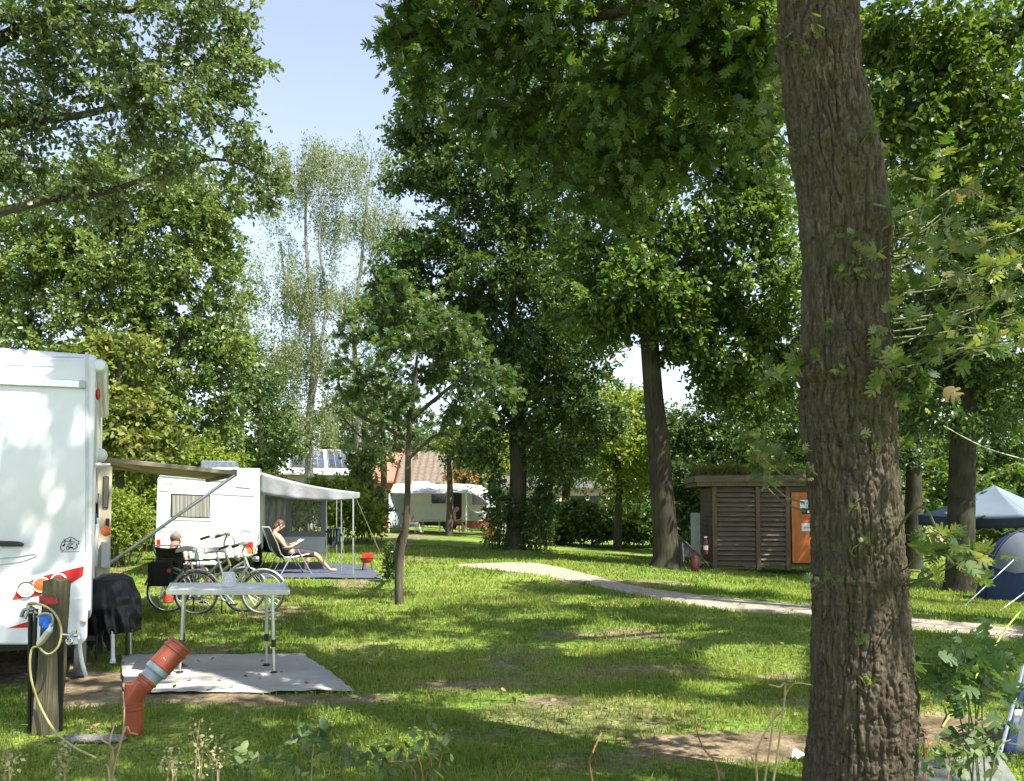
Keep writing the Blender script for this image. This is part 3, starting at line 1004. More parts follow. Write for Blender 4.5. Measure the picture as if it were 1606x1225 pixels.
for (x, y, r_, m_) in ((41, 924, 11.5, M_LAMP), (65, 917, 11.5, M_ORANGE), (92, 910, 10.5, M_RED)):
    rr_ = r_ / 178.0
    c_ = MP.on(x, y, .062)
    o_ = MB().lathe([(rr_ * .86, 0), (rr_ * .86, .012), (rr_ * .5, .02), (.0, .022)], c_, MP.n, 28).build('tail_lamp', m_, mh, world=True)
    MB().torus(c_ + MP.n * .010, MP.n, rr_ * .92, .008, 28, 6).build('lamp_ring', M_CHROME if m_ is M_LAMP else M_PAPER, o_, world=True)
MP.poly([(101, 950), (112, 940), (134, 936), (135, 985), (130, 1004), (124, 1010), (101, 1010)], .056, .012).build('corner_panel', mat('panel_grey', (.62, .64, .645), .35), mh, world=True, bevel=.008)
MB().ell(MP.on(131.5, 974, .075), (.028, .02, .02)).build('marker_lamp', mat('amber_clear_lens', (.75, .5, .38), .2), mh, world=True)
MB().ell((.02, .12, 2.53), (.02, .04, .055)).build('marker_lamp', M_RED, mh)
MB().lathe([(.0, 0), (.04, .0), (.062, .03), (.066, .1), (.066, 4.2), (.05, 4.25), (0, 4.25)], (.03, .04, 2.78), (0, 1, 0), 20).build('awning_case', M_WHITE, mh)
# sticker: little line drawing of a camper van
st = MB()
def sline(pts, r=.0032):
    st.tube([MP.on(x, y, .004) for x, y in pts], r, 5)
def sp(a): return [(80 + x / 24.5, 830 + y / 24.5) for x, y in a]
sline(sp([(500, 450), (600, 370), (740, 300), (870, 350), (980, 430), (1080, 470), (1075, 560), (980, 570)]))
sline(sp([(500, 380), (500, 450), (620, 470), (780, 480), (930, 500)])); sline(sp([(400, 560), (440, 480), (560, 500)])); sline(sp([(400, 580), (360, 720), (400, 800), (480, 820), (520, 770)]))
sline(sp([(600, 680), (590, 770), (650, 800), (710, 740), (660, 650), (600, 680)])); sline(sp([(840, 720), (870, 780), (940, 730), (1020, 690), (970, 560)])); sline(sp([(620, 600), (760, 610), (860, 560), (760, 540), (660, 560)]))
sline(sp([(700, 450), (780, 390)]), .006); sline(sp([(700, 700), (840, 710)]), .007); sline(sp([(370, 870), (1090, 855)]), .002)
st.build('sticker', M_INK, mh, world=True)
MP.poly(sp([(420, 650), (540, 520), (560, 600), (480, 670)]), .002, .003).build('sticker_window', M_INK, mh, world=True)
# side door, awning and strut
dr = MB(); dr.box((.075, 2.2, 1.30), (.15, .05, 1.35))
door = dr.build('door', mat('beige_door', (.50, .44, .30), .5), mh, bevel=.02)
MB().box((.09, 2.165, 1.68), (.06, .02, .36)).build('window', M_GLASS, door, bevel=.01)
MB().box((.115, 2.15, 1.33), (.04, .04, .11)).build('lock', M_BLACK, door, bevel=.008)
MB().box((.10, 2.14, .98), (.09, .10, .30)).build('bin', M_GREYP, door, bevel=.015)
def sW(s, e=0, z=0): return MC + ma * s + mr * e + Vector((0, 0, z))
rail_z0, rail_z1 = 2.08, 1.93
def awp(u, v):
    p = sW(2.45 + 3.0 * v, .05 + 1.45 * u, rail_z0 + (rail_z1 - rail_z0) * u - .05 * math.sin(math.pi * u) * math.sin(math.pi * v))
    return p
ab = MB(); ab.grid(awp, 12, 12)
ab.build('awning_cloth', M_OLIVE, mh, world=True, thick=.006)
MB().bar(sW(2.4, 1.5, rail_z1), sW(5.5, 1.5, rail_z1), .06, .09).build('front_rail', M_OLIVE, mh, world=True, bevel=.01)
MB().bar(sW(2.4, .04, rail_z0 - .02), sW(2.4, 1.5, rail_z1), .035, .055).build('awning_arm', mat('brown_arm', (.22, .19, .12), .5), mh, world=True, bevel=.006)
MB().tube([sW(2.4, 1.5, rail_z1 - .03), sW(2.4, .04, .78)], .020, 8).build('strut', M_ALU, mh, world=True)
MB().ell(sW(2.3, .03, 2.1), (.07, .07, .08)).build('case_end_cap', M_WHITE, mh, world=True)
MB().tube([sW(1.7, .0, 1.97), sW(1.7, .13, 1.97)], .014, 8).build('rail', M_WHITE, mh, world=True)
MB().box((-.08, .35, .2), (.10, .12, .40)).build('support_leg', M_DGREY, mh, bevel=.01)
# washing at the motorhome's side
def drape(name, label, px0, px1, y0, y1, dd, m_, cat='towel', seed=0, taper=.75, group=None):
    a, b_ = P(px0, y0, dd), P(px1, y0, dd)
    L_ = P(px0, y1, dd).z
    mb_ = MB()
    def f(u, v):
        p = a.lerp(b_, .5 + (u - .5) * (1 - (1 - taper) * v))
        return Vector((p.x, p.y + .035 * math.sin(u * 9 + seed) * (.3 + v), a.z + (L_ - a.z) * v))
    mb_.grid(f, 14, 10)
    t_ = mb_.build(name, m_, None, thick=.006)
    return tag(t_, label, cat, group)
drape('towel', 'light grey shirt hanging at the open door side of the motorhome', 143.5, 154, 732, 790, 8.35, M_FABL, 'shirt', 1)
drape('towel', 'black cloth hanging below the light shirt beside the motorhome door', 145, 156, 774, 812, 8.4, M_BLKFAB, 'cloth', 2)
drape('towel', 'blue cloth hanging lowest at the side of the motorhome', 144, 153, 806, 822, 8.3, M_BLUEP, 'cloth', 3)
drape('towel', 'pale grey trousers hanging down the side of the motorhome', 143.5, 154.5, 820, 890, 8.45, M_FABL, 'trousers', 4)
bagm = MB(); bagm.ell(P(166, 833, 8.8), (.05, .05, .06), 12, 8)
tag(bagm.build('bag', M_ORANGE), 'bright orange bag hanging on the open motorhome door', 'bag')

# ------------------------------------------------------------------ caravan with the awning
fr, fa = Vector((.968, .25, 0)).normalized(), Vector((-.25, .968, 0)).normalized()
FC = Vector((P(405, 900, 17.5).x, 17.5, 0))
frz = math.atan2(fr.y, fr.x)
cv = thing('caravan', 'white caravan with a curtained rear window, parked beyond the bicycles', 'caravan', FC, frz)
FP_ = Plane(FC, fr)
prof = [(-2.1, .62), (-2.08, 2.08), (-2.02, 2.20), (-1.6, 2.30), (-.5, 2.34), (-.08, 2.28), (0, 2.18), (0, .62)]
MB().prism([(x, 0, z) for x, z in prof], (0, 5.3, 0)).build('body', M_WHITE, cv, bevel=.03)
lowp = [(243, 868), (244, 838), (300, 836), (403, 838), (404, 868), (390, 873), (330, 877), (262, 875)]
FP_.poly(lowp, .0, .06).build('bumper', M_OFFW, cv, world=True, bevel=.02)
MB().box((-1.05, 2.6, .55), (1.9, 4.9, .25)).build('chassis', M_BLACK, cv)
for sx in (-1.95, -.15):
    o_ = MB().lathe([(.15, -.09), (.29, -.09), (.31, 0), (.29, .09), (.15, .09)], (sx, 2.5, .31), (1, 0, 0), 24).build('wheel', M_RUBBER, cv)
    MB().lathe([(.02, -.06), (.16, -.05), (.16, .05), (.02, .06)], (sx, 2.5, .31), (1, 0, 0), 18).build('rim', M_ALU, o_)
for sx in (-1.8, -.3):
    MB().tube([(sx, .25, .5), (sx, .25, 0)], .022, 8).build('corner_leg', M_ALU, cv)
FP_.poly([(265, 770), (333, 773), (332, 817), (264, 815)], .0, .018).build('window_frame', M_PAPER, cv, world=True, bevel=.006)
wn = FP_.poly([(268, 774), (330, 776.5), (329, 813), (267, 811)], .012, .012).build('window', M_GLASS, cv, world=True, bevel=.004)
ct = MB()
def cf(u, v):
    x = 270 + 58 * u; y = 776.5 + 33 * v + 1.8 * u
    return FP_.on(x, y, .030 + .006 * math.sin(u * 60))
ct.grid(cf, 90, 2)
ct.build('curtain', M_CURT, wn, world=True)
for pts in ([(250.5, 767.8), (322, 772), (322, 774), (250.5, 770)], [(332, 773), (400, 777), (400, 779), (332, 775)], [(245, 830.5), (396, 834), (396, 836), (245, 832.5)]):
    FP_.poly(pts, .0, .012).build('groove', mat('groove_grey', (.40, .41, .42), .5), cv, world=True)
FP_.poly([(251, 743), (352, 752), (352, 755), (251, 746.5)], .0, .02).build('gutter', M_GREYP, cv, world=True)
for pts in ([(248, 829), (256, 824), (263, 823)], [(380, 835), (381, 828), (394, 831), (389, 836)]):
    mb = MB(); mb.tube([FP_.on(x, y, .03) for x, y in pts], .012, 6); mb.build('grab_handle', M_GREYP, cv, world=True)
for pts, m_ in (([(246, 846), (252, 846), (252, 857), (246, 857)], M_RED), ([(386, 850), (397, 850), (397, 858), (386, 859)], M_RED), ([(388, 859), (398, 858), (398, 866), (389, 867)], M_ORANGE)):
    FP_.poly(pts, .058, .02).build('tail_lamp', m_, cv, world=True, bevel=.004)
pl = FP_.poly([(302, 858), (341, 859), (341, 866.5), (302, 865.5)], .062, .012).build('number_plate', M_PAPER, cv, world=True)
FP_.poly([(302, 858), (305.5, 858.1), (305.5, 865.6), (302, 865.5)], .0745, .002).build('plate_band', M_BLUEP, pl, world=True)
text('plate_text', '1-ZES-602', M_INK, cv, FP_.on(307, 865, .076), fr, (0, 0, 1), .44)
text('maker_badge', 'FENDT', M_GINK, cv, FP_.on(258, 761.5, .003), fr, (0, 0, 1), .30, shear=.2)
FP_.poly([(369, 763.5), (392, 765), (392, 767), (369, 765.6)], .0, .004).build('model_badge', M_GINK, cv, world=True)
FP_.poly([(283, 760), (288, 756), (290, 759), (286, 763)], .0, .004).build('maker_emblem', mat('emblem_grey', (.45, .46, .48), .4), cv, world=True)
MB().box((-.95, 1.3, 2.43), (.75, .9, .20)).build('roof_unit', mat('blue_grey_plastic', (.10, .13, .15), .5, var=.25, nscale=18), cv, bevel=.04)
MB().box((-.35, 2.4, 2.37), (.5, .5, .10)).build('roof_hatch', M_ALU, cv, bevel=.03)
MB().box((.004, 3.4, 1.55), (.02, .9, .55)).build('window', M_GLASS, cv, bevel=.004)
MB().box((.004, 1.5, 1.25), (.02, .6, 1.5)).build('door', M_OFFW, cv, bevel=.004)

aw = thing('awning', 'grey and white canopy put up on poles at the right side of the caravan', 'awning', FC, frz)
oz = 1.80
def rf(u, v):
    sag = -.06 * math.sin(math.pi * u) * (1 + .4 * math.sin(v * 9))
    return (.02 + 2.15 * u, .02 + 2.75 * v, 2.24 - .44 * u + sag)
mb = MB(); mb.grid(rf, 20, 14); mb.build('roof', M_FABW, aw, thick=.006)
def gf(u, v):
    top = rf(u, 0)[2]
    drop = (.36 * (1 - u) ** .8 + .12)
    return (.02 + 2.15 * u, -.01 + (.03 * math.sin(u * 14) + .03 * math.sin(u * 31 + 1)) * v, top - drop * v)
mb = MB(); mb.grid(gf, 30, 6); mb.build('gable_flap', mat('grey_flap_cloth', (.25, .255, .27), .8, var=.1, nscale=3, bump=.5, bscale=9), aw, thick=.005)
def ff(u, v):
    return (2.17 + .012 * math.sin(u * 18) * v, .02 + 2.75 * u, 1.80 - .12 * v)
mb = MB(); mb.grid(ff, 24, 4); mb.build('front_flap', M_FABL, aw, thick=.005)
def pole(px, y0, y1, r_=.014):
    g = G(px, y1)
    t_ = P(px, y0, g.y)
    b_ = MB(); b_.tube([g, t_], r_, 8)
    o_ = b_.build('pole', M_ALU, aw, world=True)
    MB().tube([g + (t_ - g) * .47, g + (t_ - g) * .50], r_ * 1.6, 8).build('clamp', M_BLACK, o_, world=True)
pole(554, 776, 903, .018); pole(535.5, 778, 897); pole(512, 779, 886); pole(528, 780, 875, .010)
WP = Plane(FC + fa * 2.7, fr)
for nm, pts, m_ in (('side_wall', [(406, 768), (512, 776), (512, 786), (406, 783)], M_FABG), ('side_wall', [(406, 833), (511, 833), (511, 842), (406, 842)], M_FABG), ('side_wall', [(406, 783), (415, 783), (415, 833), (406, 833)], M_FABG),
                    ('side_wall', [(449, 783), (456, 783), (456, 833), (449, 833)], M_FABG), ('side_wall', [(503, 786), (512, 786), (511, 833), (503, 833)], M_FABG), ('skirt', [(447, 842), (510, 842), (509, 869), (447, 867)], M_FABL), ('skirt', [(406, 842), (447, 842), (447, 867), (406, 866)], M_FABG)):
    WP.poly(pts, 0, .012).build(nm, m_, aw, world=True)
def clearmat():
    m, t, b, N, L = nodes_of('clear_foil')
    b.inputs['Base Color'].default_value = (.5, .53, .5, 1); b.inputs['Roughness'].default_value = .1
    tr = N.new('ShaderNodeBsdfTransparent'); mx = N.new('ShaderNodeMixShader'); mx.inputs[0].default_value = .93
    L.new(b.outputs[0], mx.inputs[1]); L.new(tr.outputs[0], mx.inputs[2]); L.new(mx.outputs[0], N['Material Output'].inputs[0])
    return m
M_CLEAR = clearmat()
WP.poly([(456, 786), (503, 786), (503, 833), (456, 833)], .004, .002).build('window', M_CLEAR, aw, world=True)
mb = MB(); mb.grid(lambda u, v: WP.on(415 + 34 * u, 783 + 50 * v, .008 + .01 * math.sin(u * 21 + v * 4)), 40, 6)
mb.build('window_blind', mat('creased_foil', (.20, .22, .19), .3, var=.3, nscale=5, stretch=(6, 6, 1)), aw, world=True, thick=.002)
gpole = P(556, 776, 17.2)
for q in ((605, 886), (596, 868)):
    MB().tube([gpole, G(*q)], .006, 5).build('guy_rope', M_ROPE, aw, world=True)

# laundry airer under the awning
la = thing('clothes_airer', 'low airer hung with dark clothes beyond the awning poles', 'clothes airer', G(524, 884))
g0 = G(524, 884)
fm = MB()
A_, B_ = P(512, 829, g0.y), P(538, 828, g0.y)
for dy in (-.2, .2):
    fm.tube([A_ + Vector((0, dy, 0)), B_ + Vector((0, dy, 0))], .008, 6)
for q in (A_, B_):
    fm.tube([q + Vector((0, -.2, 0)), Vector((q.x, q.y + .3, g0.z))], .010, 6); fm.tube([q + Vector((0, .2, 0)), Vector((q.x, q.y - .3, g0.z))], .010, 6)
fm.build('frame', M_ALU, la, world=True)
for i, (x, wd_, yb, m_) in enumerate(((514.5, 4, 852, mat('dark_green_cloth', (.02, .06, .035), .9)), (519, 4, 855, M_NAVY), (523.5, 4, 857, mat('slate_cloth', (.07, .085, .10), .9)), (528, 4, 854, M_NAVY), (533, 5, 850, mat('teal_cloth', (.02, .09, .06), .9)))):
    lb = ['dark green garment at the left end of the airer', 'navy garment second from the left on the airer', 'slate grey garment in the middle of the airer', 'navy garment second from the right on the airer', 'teal garment at the right end of the airer'][i]
    drape('garment', lb, x - wd_ / 2, x + wd_ / 2, 829, yb, g0.y - .2, m_, 'garment', i, .95, 'clothes on the airer')
# ------------------------------------------------------------------ people
def figure(name, label, loc, rz, J, E, parts, skin, scale=1.0):
    """J: joint -> (x, y, z, r); E: edges. one skinned body; parts = list of (name, joints/edges subset, material, extra radius)"""
    t_ = bpy.data.objects.new(name, None)
    def skinobj(nm, joints, edges, m_, parent, grow_=0.0, root=None, sub=2):
        keys = list(joints)
        me_ = bpy.data.meshes.new(nm)
        me_.from_pydata([J[k][:3] for k in keys], [(keys.index(a), keys.index(b)) for a, b in edges], [])
        o = bpy.data.objects.new(nm, me_); COL.objects.link(o)
        me_.materials.append(m_)
        md = o.modifiers.new('skin', 'SKIN'); md.use_smooth_shade = True
        for i, k in enumerate(keys):
            r_ = J[k][3] + grow_
            me_.skin_vertices[0].data[i].radius = (r_, r_)
            me_.skin_vertices[0].data[i].use_root = (k == (root or keys[0]))
        s_ = o.modifiers.new('sub', 'SUBSURF'); s_.levels = 2; s_.render_levels = sub
        if parent is not None:
            o.parent = parent; FR[o.name] = FR[parent.name]
        return o
    bpy.data.objects.remove(t_)
    root = thing(name, label, 'person', loc, rz)
    skinobj('body', list(J), E, skin, root, 0, 'pelvis')
    for nm, sub_e, m_, gr in parts:
        ks = []
        for a, b_ in sub_e:
            for k in (a, b_):
                if k not in ks: ks.append(k)
        skinobj(nm, ks, sub_e, m_, root, gr, ks[0])
    return root
def hand(J, E, wrist, palm, d1, side, curl, pre, rf=.009):
    """palm joint and five fingers; d1 = finger direction, side = towards the thumb"""
    d1 = Vector(d1).normalized(); side = Vector(side).normalized(); curl = Vector(curl).normalized()
    p = Vector(J[palm][:3])
    E.append((wrist, palm))
    for i, (o, L_) in enumerate(((.030, .070), (.010, .080), (-.011, .074), (-.030, .056))):
        a = p + side * o + d1 * .045; b_ = a + d1 * L_ * .5 + curl * .006; c_ = b_ + d1 * L_ * .35 + curl * .025
        for k, q in zip('abc', (a, b_, c_)):
            J[f'{pre}f{i}{k}'] = (*q, rf if k != 'c' else rf * .8)
        E += [(palm, f'{pre}f{i}a'), (f'{pre}f{i}a', f'{pre}f{i}b'), (f'{pre}f{i}b', f'{pre}f{i}c')]
    a = p + side * .045 - d1 * .005; b_ = a + side * .02 + d1 * .04 + curl * .01
    J[pre + 'ta'] = (*a, rf * 1.15); J[pre + 'tb'] = (*b_, rf)
    E += [(palm, pre + 'ta'), (pre + 'ta', pre + 'tb')]
def seated(recline, legs, head_fwd=0.0, arms=None, seat=.44):
    """seated skeleton facing +x; legs: list of (knee, ankle, toe) for +y and -y; arms: (elbow, wrist, palm)"""
    c, s_ = math.sin(recline), math.cos(recline)
    def sp_(t, y=0, f=0): return (-t * c + f, y, seat + t * s_ + .03)
    nk = sp_(.56, 0, .01)
    J = {'pelvis': (0, 0, seat + .05, .125), 'belly': (*sp_(.20), .118), 'chest': (*sp_(.40), .125), 'neck': (*nk, .055), 'head': (nk[0] + .03 + head_fwd * .4, 0, nk[2] + .085, .078), 'face': (nk[0] + .05 + head_fwd, 0, nk[2] + .155, .090), 'crown': (nk[0] + .045 + head_fwd * 1.5, 0, nk[2] + .225, .066), 'nose': (nk[0] + .155 + head_fwd, 0, nk[2] + .125, .012)}
    E = [('pelvis', 'belly'), ('belly', 'chest'), ('chest', 'neck'), ('neck', 'head'), ('head', 'face'), ('face', 'crown'), ('face', 'nose')]
    for sd, sg in (('l', 1), ('r', -1)):
        kn, an, to = legs[0 if sg > 0 else 1]
        J['hip' + sd] = (.06, .10 * sg, seat + .05, .092); J['knee' + sd] = (*kn, .060); J['calf' + sd] = (kn[0] * .62 + an[0] * .38, kn[1] * .62 + an[1] * .38, kn[2] * .62 + an[2] * .38, .055); J['ankle' + sd] = (*an, .036); J['toe' + sd] = (*to, .030)
        J['sh' + sd] = (*sp_(.47, .17 * sg), .058)
        el, wr, pa = arms[0 if sg > 0 else 1]
        J['el' + sd] = (*el, .042); J['wr' + sd] = (*wr, .028); J['pa' + sd] = (*pa, .030)
        E += [('pelvis', 'hip' + sd), ('hip' + sd, 'knee' + sd), ('knee' + sd, 'calf' + sd), ('calf' + sd, 'ankle' + sd), ('ankle' + sd, 'toe' + sd), ('chest', 'sh' + sd), ('sh' + sd, 'el' + sd), ('el' + sd, 'wr' + sd)]
        w_, p_ = Vector(wr), Vector(pa)
        hand(J, E, 'wr' + sd, 'pa' + sd, p_ - w_, (0, -sg * .6, .8), (.2, -sg, -.2), 'h' + sd)
    return J, E
def face_bits(root, J, skin_hair, hair_scale=1.0, long=False):
    f = Vector(J['face'][:3]); c_ = Vector(J['crown'][:3])
    up = (c_ - f).normalized(); fw = Vector((1, 0, 0)); fw = (fw - up * fw.dot(up)).normalized(); lt = up.cross(fw)
    M_ = Matrix((fw, lt, up)).transposed()
    hb = MB(); hb.ell(f - fw * .025 + up * .028, (.098 * hair_scale, .094 * hair_scale, .088 * hair_scale), 16, 10, M_)
    if long: hb.ell(f - fw * .075 - up * .05, (.05, .08, .10), 12, 8, M_)
    hb.build('hair', skin_hair, root)
    for sg in (1, -1):
        MB().ell(f + fw * .088 + lt * .034 * sg + up * .008, (.008, .013, .008), 8, 6, M_).build('eye', M_INK, root)
        MB().ell(f + lt * .092 * sg - fw * .01 - up * .01, (.022, .012, .032), 8, 6, M_).build('ear', M_SKIN, root)
    MB().ell(f + fw * .092 - up * .062, (.008, .024, .007), 8, 6, M_).build('mouth', M_SKINR, root)

# ------------------------------------------------------------------ reclining camping chairs
def recliner(name, label, loc, rz, headrest=None):
    t_ = thing(name, label, 'camping chair', loc, rz, 'reclining camping chairs')
    def f(u, v):
        return (-.24 - .30 * v - .03 * math.sin(math.pi * v), -.25 + .5 * u, .40 + .62 * v - .025 * math.sin(math.pi * u))
    mb_ = MB(); mb_.grid(f, 8, 10); mb_.build('backrest', M_BLKFAB, t_, thick=.012)
    mb_ = MB(); mb_.grid(lambda u, v: (-.24 + .52 * v, -.25 + .5 * u, .40 + .05 * v - .03 * math.sin(math.pi * u) * math.sin(math.pi * v)), 8, 8); mb_.build('seat', M_BLKFAB, t_, thick=.012)
    fr_ = MB()
    for s_ in (-.265, .265):
        fr_.tube([(.30, s_, .455), (-.24, s_, .40), (-.40, s_, .70), (-.56, s_, 1.02), (-.57, s_ * .8, 1.05)], .013, 8, sm=3)
    fr_.tube([(-.57, -.21, 1.05), (-.57, .21, 1.05)], .013, 8); fr_.tube([(.30, -.265, .455), (.30, .265, .455)], .013, 8)
    fr_.build('frame', M_ALU, t_)
    for s_ in (-.29, .29):
        for (a, b_) in (((.03, s_, .57), (.36, s_, .012)), ((-.02, s_, .57), (-.33, s_, .012))):
            MB().tube([a, b_], .014, 8).build('leg', M_ALU, t_)
        MB().bar((-.30, s_, .60), (.14, s_, .60), .045, .028).build('armrest', M_DGREY, t_, bevel=.008)
    if headrest:
        mb_ = MB(); mb_.box((-.53, 0, .985), (.06, .5, .10), M=Matrix.Rotation(-.45, 3, 'Y')); mb_.build('headrest', headrest, t_, bevel=.025)
    return t_
g0 = G(457, 901); RZ1 = .58
recliner('reclining_chair', 'black reclining chair in which the woman sits reading in the sun', g0, RZ1)
J, E = seated(.60, [((.56, .12, .44), (.44, .10, .12), (.58, .10, .05)), ((.60, -.12, .43), (.93, -.12, .075), (1.10, -.14, .06))], .10,
              [((-.08, .24, .58), (.14, .10, .66), (.21, .07, .68)), ((-.08, -.24, .58), (.14, -.10, .66), (.21, -.07, .68))], .43)
Js = {k: (v[0] - .10, *v[1:]) for k, v in J.items()}
wmn = figure('person', 'woman in a dark dress reclining barefoot in a black chair and reading', g0, RZ1, Js, E,
             [('dress', [('chest', 'belly'), ('belly', 'pelvis'), ('pelvis', 'hipl'), ('pelvis', 'hipr')], mat('dark_dress', (.05, .035, .04), .9), .030), ('skirt', [('hipl', 'kneel'), ('hipr', 'kneer'), ('hipl', 'hipr')], mat('dark_dress', (.05, .035, .04), .9), .016)], M_SKIN)
face_bits(wmn, Js, M_HAIRB, 1.03, True)
bk = thing('book', 'open book held by the woman in the reclining chair', 'book', g0, RZ1)
for s_ in (-1, 1):
    MB().box((.17, .055 * s_, .715), (.16, .115, .014), M=Matrix.Rotation(-.5, 3, 'Y') @ Matrix.Rotation(.25 * s_, 3, 'X')).build('page', M_PAPER, bk, bevel=.002)
g1 = G(440, 897)
recliner('reclining_chair', 'black reclining chair with an olive headrest just behind the reading woman', G(436, 890), RZ1 + .1, mat('olive_headrest', (.27, .26, .18), .9))
g2 = Vector((P(276, 900, 13.0).x, 13.0, 0))
mch = recliner('reclining_chair', 'black chair with its back to us, the grey haired man sitting in it', g2 + Vector((.02, .30, 0)), 1.42)
mch.scale = (.92, .92, .84)
J, E = seated(.42, [((.48, .13, .40), (.60, .13, .07), (.78, .13, .045)), ((.48, -.13, .40), (.62, -.13, .07), (.80, -.13, .045))], .04,
              [((-.10, .26, .44), (.12, .24, .50), (.20, .23, .50)), ((-.10, -.26, .44), (.12, -.24, .50), (.20, -.23, .50))], .24)
man = figure('person', 'grey haired man sitting with his back to us behind the bicycles', g2 + Vector((.0, .28, .03)), 1.35, {k: (v[0] - .06, *v[1:]) for k, v in J.items()}, E,
             [('shirt', [('neck', 'chest'), ('chest', 'belly'), ('belly', 'pelvis'), ('chest', 'shl'), ('chest', 'shr')], mat('grey_shirt', (.30, .31, .33), .9), .018), ('shorts', [('pelvis', 'hipl'), ('pelvis', 'hipr'), ('hipl', 'kneel'), ('hipr', 'kneer')], M_NAVY, .016)], M_SKINR)
face_bits(man, {k: (v[0] - .06, *v[1:]) for k, v in J.items()}, M_HAIRG, .98)
# ------------------------------------------------------------------ bicycles
def bicycle(name, label, loc, rz, frame_m, wb=1.08, r=.335, hb_z=1.08, saddle_m=None, pannier=None, step=True):
    t_ = thing(name, label, 'bicycle', loc, rz, 'parked bicycles')
    R_, F_ = Vector((0, 0, r)), Vector((wb, 0, r))
    for c_ in (R_, F_):
        w_ = MB(); w_.torus(c_, (0, 1, 0), r - .014, .0135, 44, 8); wh_ = w_.build('wheel', M_RUBBER, t_)
        MB().torus(c_, (0, 1, 0), r - .034, .011, 44, 6).build('rim', M_ALU, wh_)
        sp_ = MB()
        for k in range(28):
            a = 2 * math.pi * k / 28
            sp_.tube([c_ + Vector((math.cos(a + .3 * (-1) ** k) * .02, .02 * (-1) ** k, math.sin(a + .3 * (-1) ** k) * .02)), c_ + Vector((math.cos(a), 0, math.sin(a))) * (r - .045)], .0016, 4, cap=False)
        sp_.build('spokes', M_ALU, wh_)
        MB().lathe([(.014, -.045), (.022, -.03), (.016, 0), (.022, .03), (.014, .045)], c_, (0, 1, 0), 14).build('hub', M_ALU, wh_)
        a0, a1 = (.15, 2.9) if c_ is R_ else (.5, 2.6)
        MB().torus(c_, (0, -1, 0), r + .022, .019, 26, 6, a0, a1, u0=(1, 0, 0)).build('mudguard', M_SILVER, t_)
    bb = Vector((.44, 0, .29)); st = Vector((.30, 0, .74)); hd_t = Vector((wb - .26, 0, .82)); hd_b = Vector((wb - .20, 0, .66))
    f_ = MB()
    f_.tube([bb, st + (st - bb) * .16], .017, 10); f_.tube([hd_b + Vector((0, 0, .02)), bb], .022, 10)
    if step: f_.tube([hd_t + (hd_b - hd_t) * .4, hd_t + Vector((-.18, 0, -.20)), bb.lerp(st, .38)], .017, 10, sm=4)
    else: f_.tube([hd_t + (hd_b - hd_t) * .2, st], .017, 10)
    f_.tube([hd_t, hd_b], .021, 10)
    for s_ in (-.055, .055):
        f_.tube([bb, R_ + Vector((0, s_, 0))], .010, 8); f_.tube([st, R_ + Vector((0, s_, 0))], .009, 8)
    f_.build('frame', frame_m, t_)
    k_ = MB()
    for s_ in (-.05, .05): k_.tube([hd_b, hd_b + Vector((.03, s_, -.06)), F_ + Vector((-.03, s_, .12)), F_ + Vector((0, s_, 0))], .011, 8, sm=3)
    k_.build('fork', M_BLACK if step else frame_m, t_)
    h_ = MB(); top = Vector((wb - .30, 0, hb_z))
    h_.tube([hd_t, Vector((wb - .29, 0, hb_z - .10)), top + Vector((.05, 0, 0))], .014, 8, sm=3)
    h_.tube([top + Vector((-.20, .30, -.03)), top + Vector((-.06, .27, .02)), top + Vector((.05, .10, .02)), top + Vector((.05, -.10, .02)), top + Vector((-.06, -.27, .02)), top + Vector((-.20, -.30, -.03))], .012, 8, sm=4)
    hb_ = h_.build('handlebar', M_SILVER, t_)
    for s_ in (-1, 1):
        MB().tube([top + Vector((-.22, .305 * s_, -.035)), top + Vector((-.10, .285 * s_, .005))], .018, 8).build('grip', M_BLACK, hb_)
        MB().tube([top + Vector((.0, .2 * s_, .02)), top + Vector((.02, .22 * s_, .0)), top + Vector((-.10, .30 * s_, -.035))], .006, 6, sm=2).build('brake_lever', M_BLACK, hb_)
    cbl = MB(); cbl.tube([top + Vector((.03, .15, .02)), top + Vector((.14, .06, -.08)), hd_t + Vector((.06, 0, -.06)), hd_b + Vector((-.1, .0, -.1))], .004, 5, sm=4)
    cbl.tube([top + Vector((.03, -.15, .02)), top + Vector((.16, -.04, -.06)), hd_b + Vector((.05, 0, 0))], .004, 5, sm=4); cbl.build('cable', M_BLACK, t_)
    sd_ = MB()
    sd_.grid(lambda u, v: (.13 + .27 * u, (v - .5) * (.19 * (1 - u) ** 1.3 + .045) , .905 + .022 * math.sin(u * 3.1) - .06 * abs(v - .5) ** 1.5 * 2), 12, 10)
    so_ = sd_.build('saddle', saddle_m or M_BLACK, t_, thick=.045, sub=1)
    MB().tube([st, Vector((.27, 0, .89))], .013, 8).build('seat_post', M_ALU, t_)
    c_ = MB(); c_.torus(bb + Vector((0, -.06, 0)), (0, 1, 0), .085, .012, 26, 6)
    for k in range(5):
        a = 2 * math.pi * k / 5; c_.tube([bb + Vector((0, -.06, 0)), bb + Vector((math.cos(a) * .085, -.06, math.sin(a) * .085))], .009, 6)
    c_.tube([bb + Vector((0, -.08, 0)), bb + Vector((.11, -.09, -.12))], .011, 6); c_.tube([bb + Vector((0, .07, 0)), bb + Vector((-.11, .09, .12))], .011, 6)
    cr_ = c_.build('crankset', M_ALU, t_)
    MB().box(bb + Vector((.11, -.14, -.125)), (.09, .09, .022)).build('pedal', M_BLACK, cr_, bevel=.005)
    MB().box(bb + Vector((-.11, .14, .125)), (.09, .09, .022)).build('pedal', M_BLACK, cr_, bevel=.005)
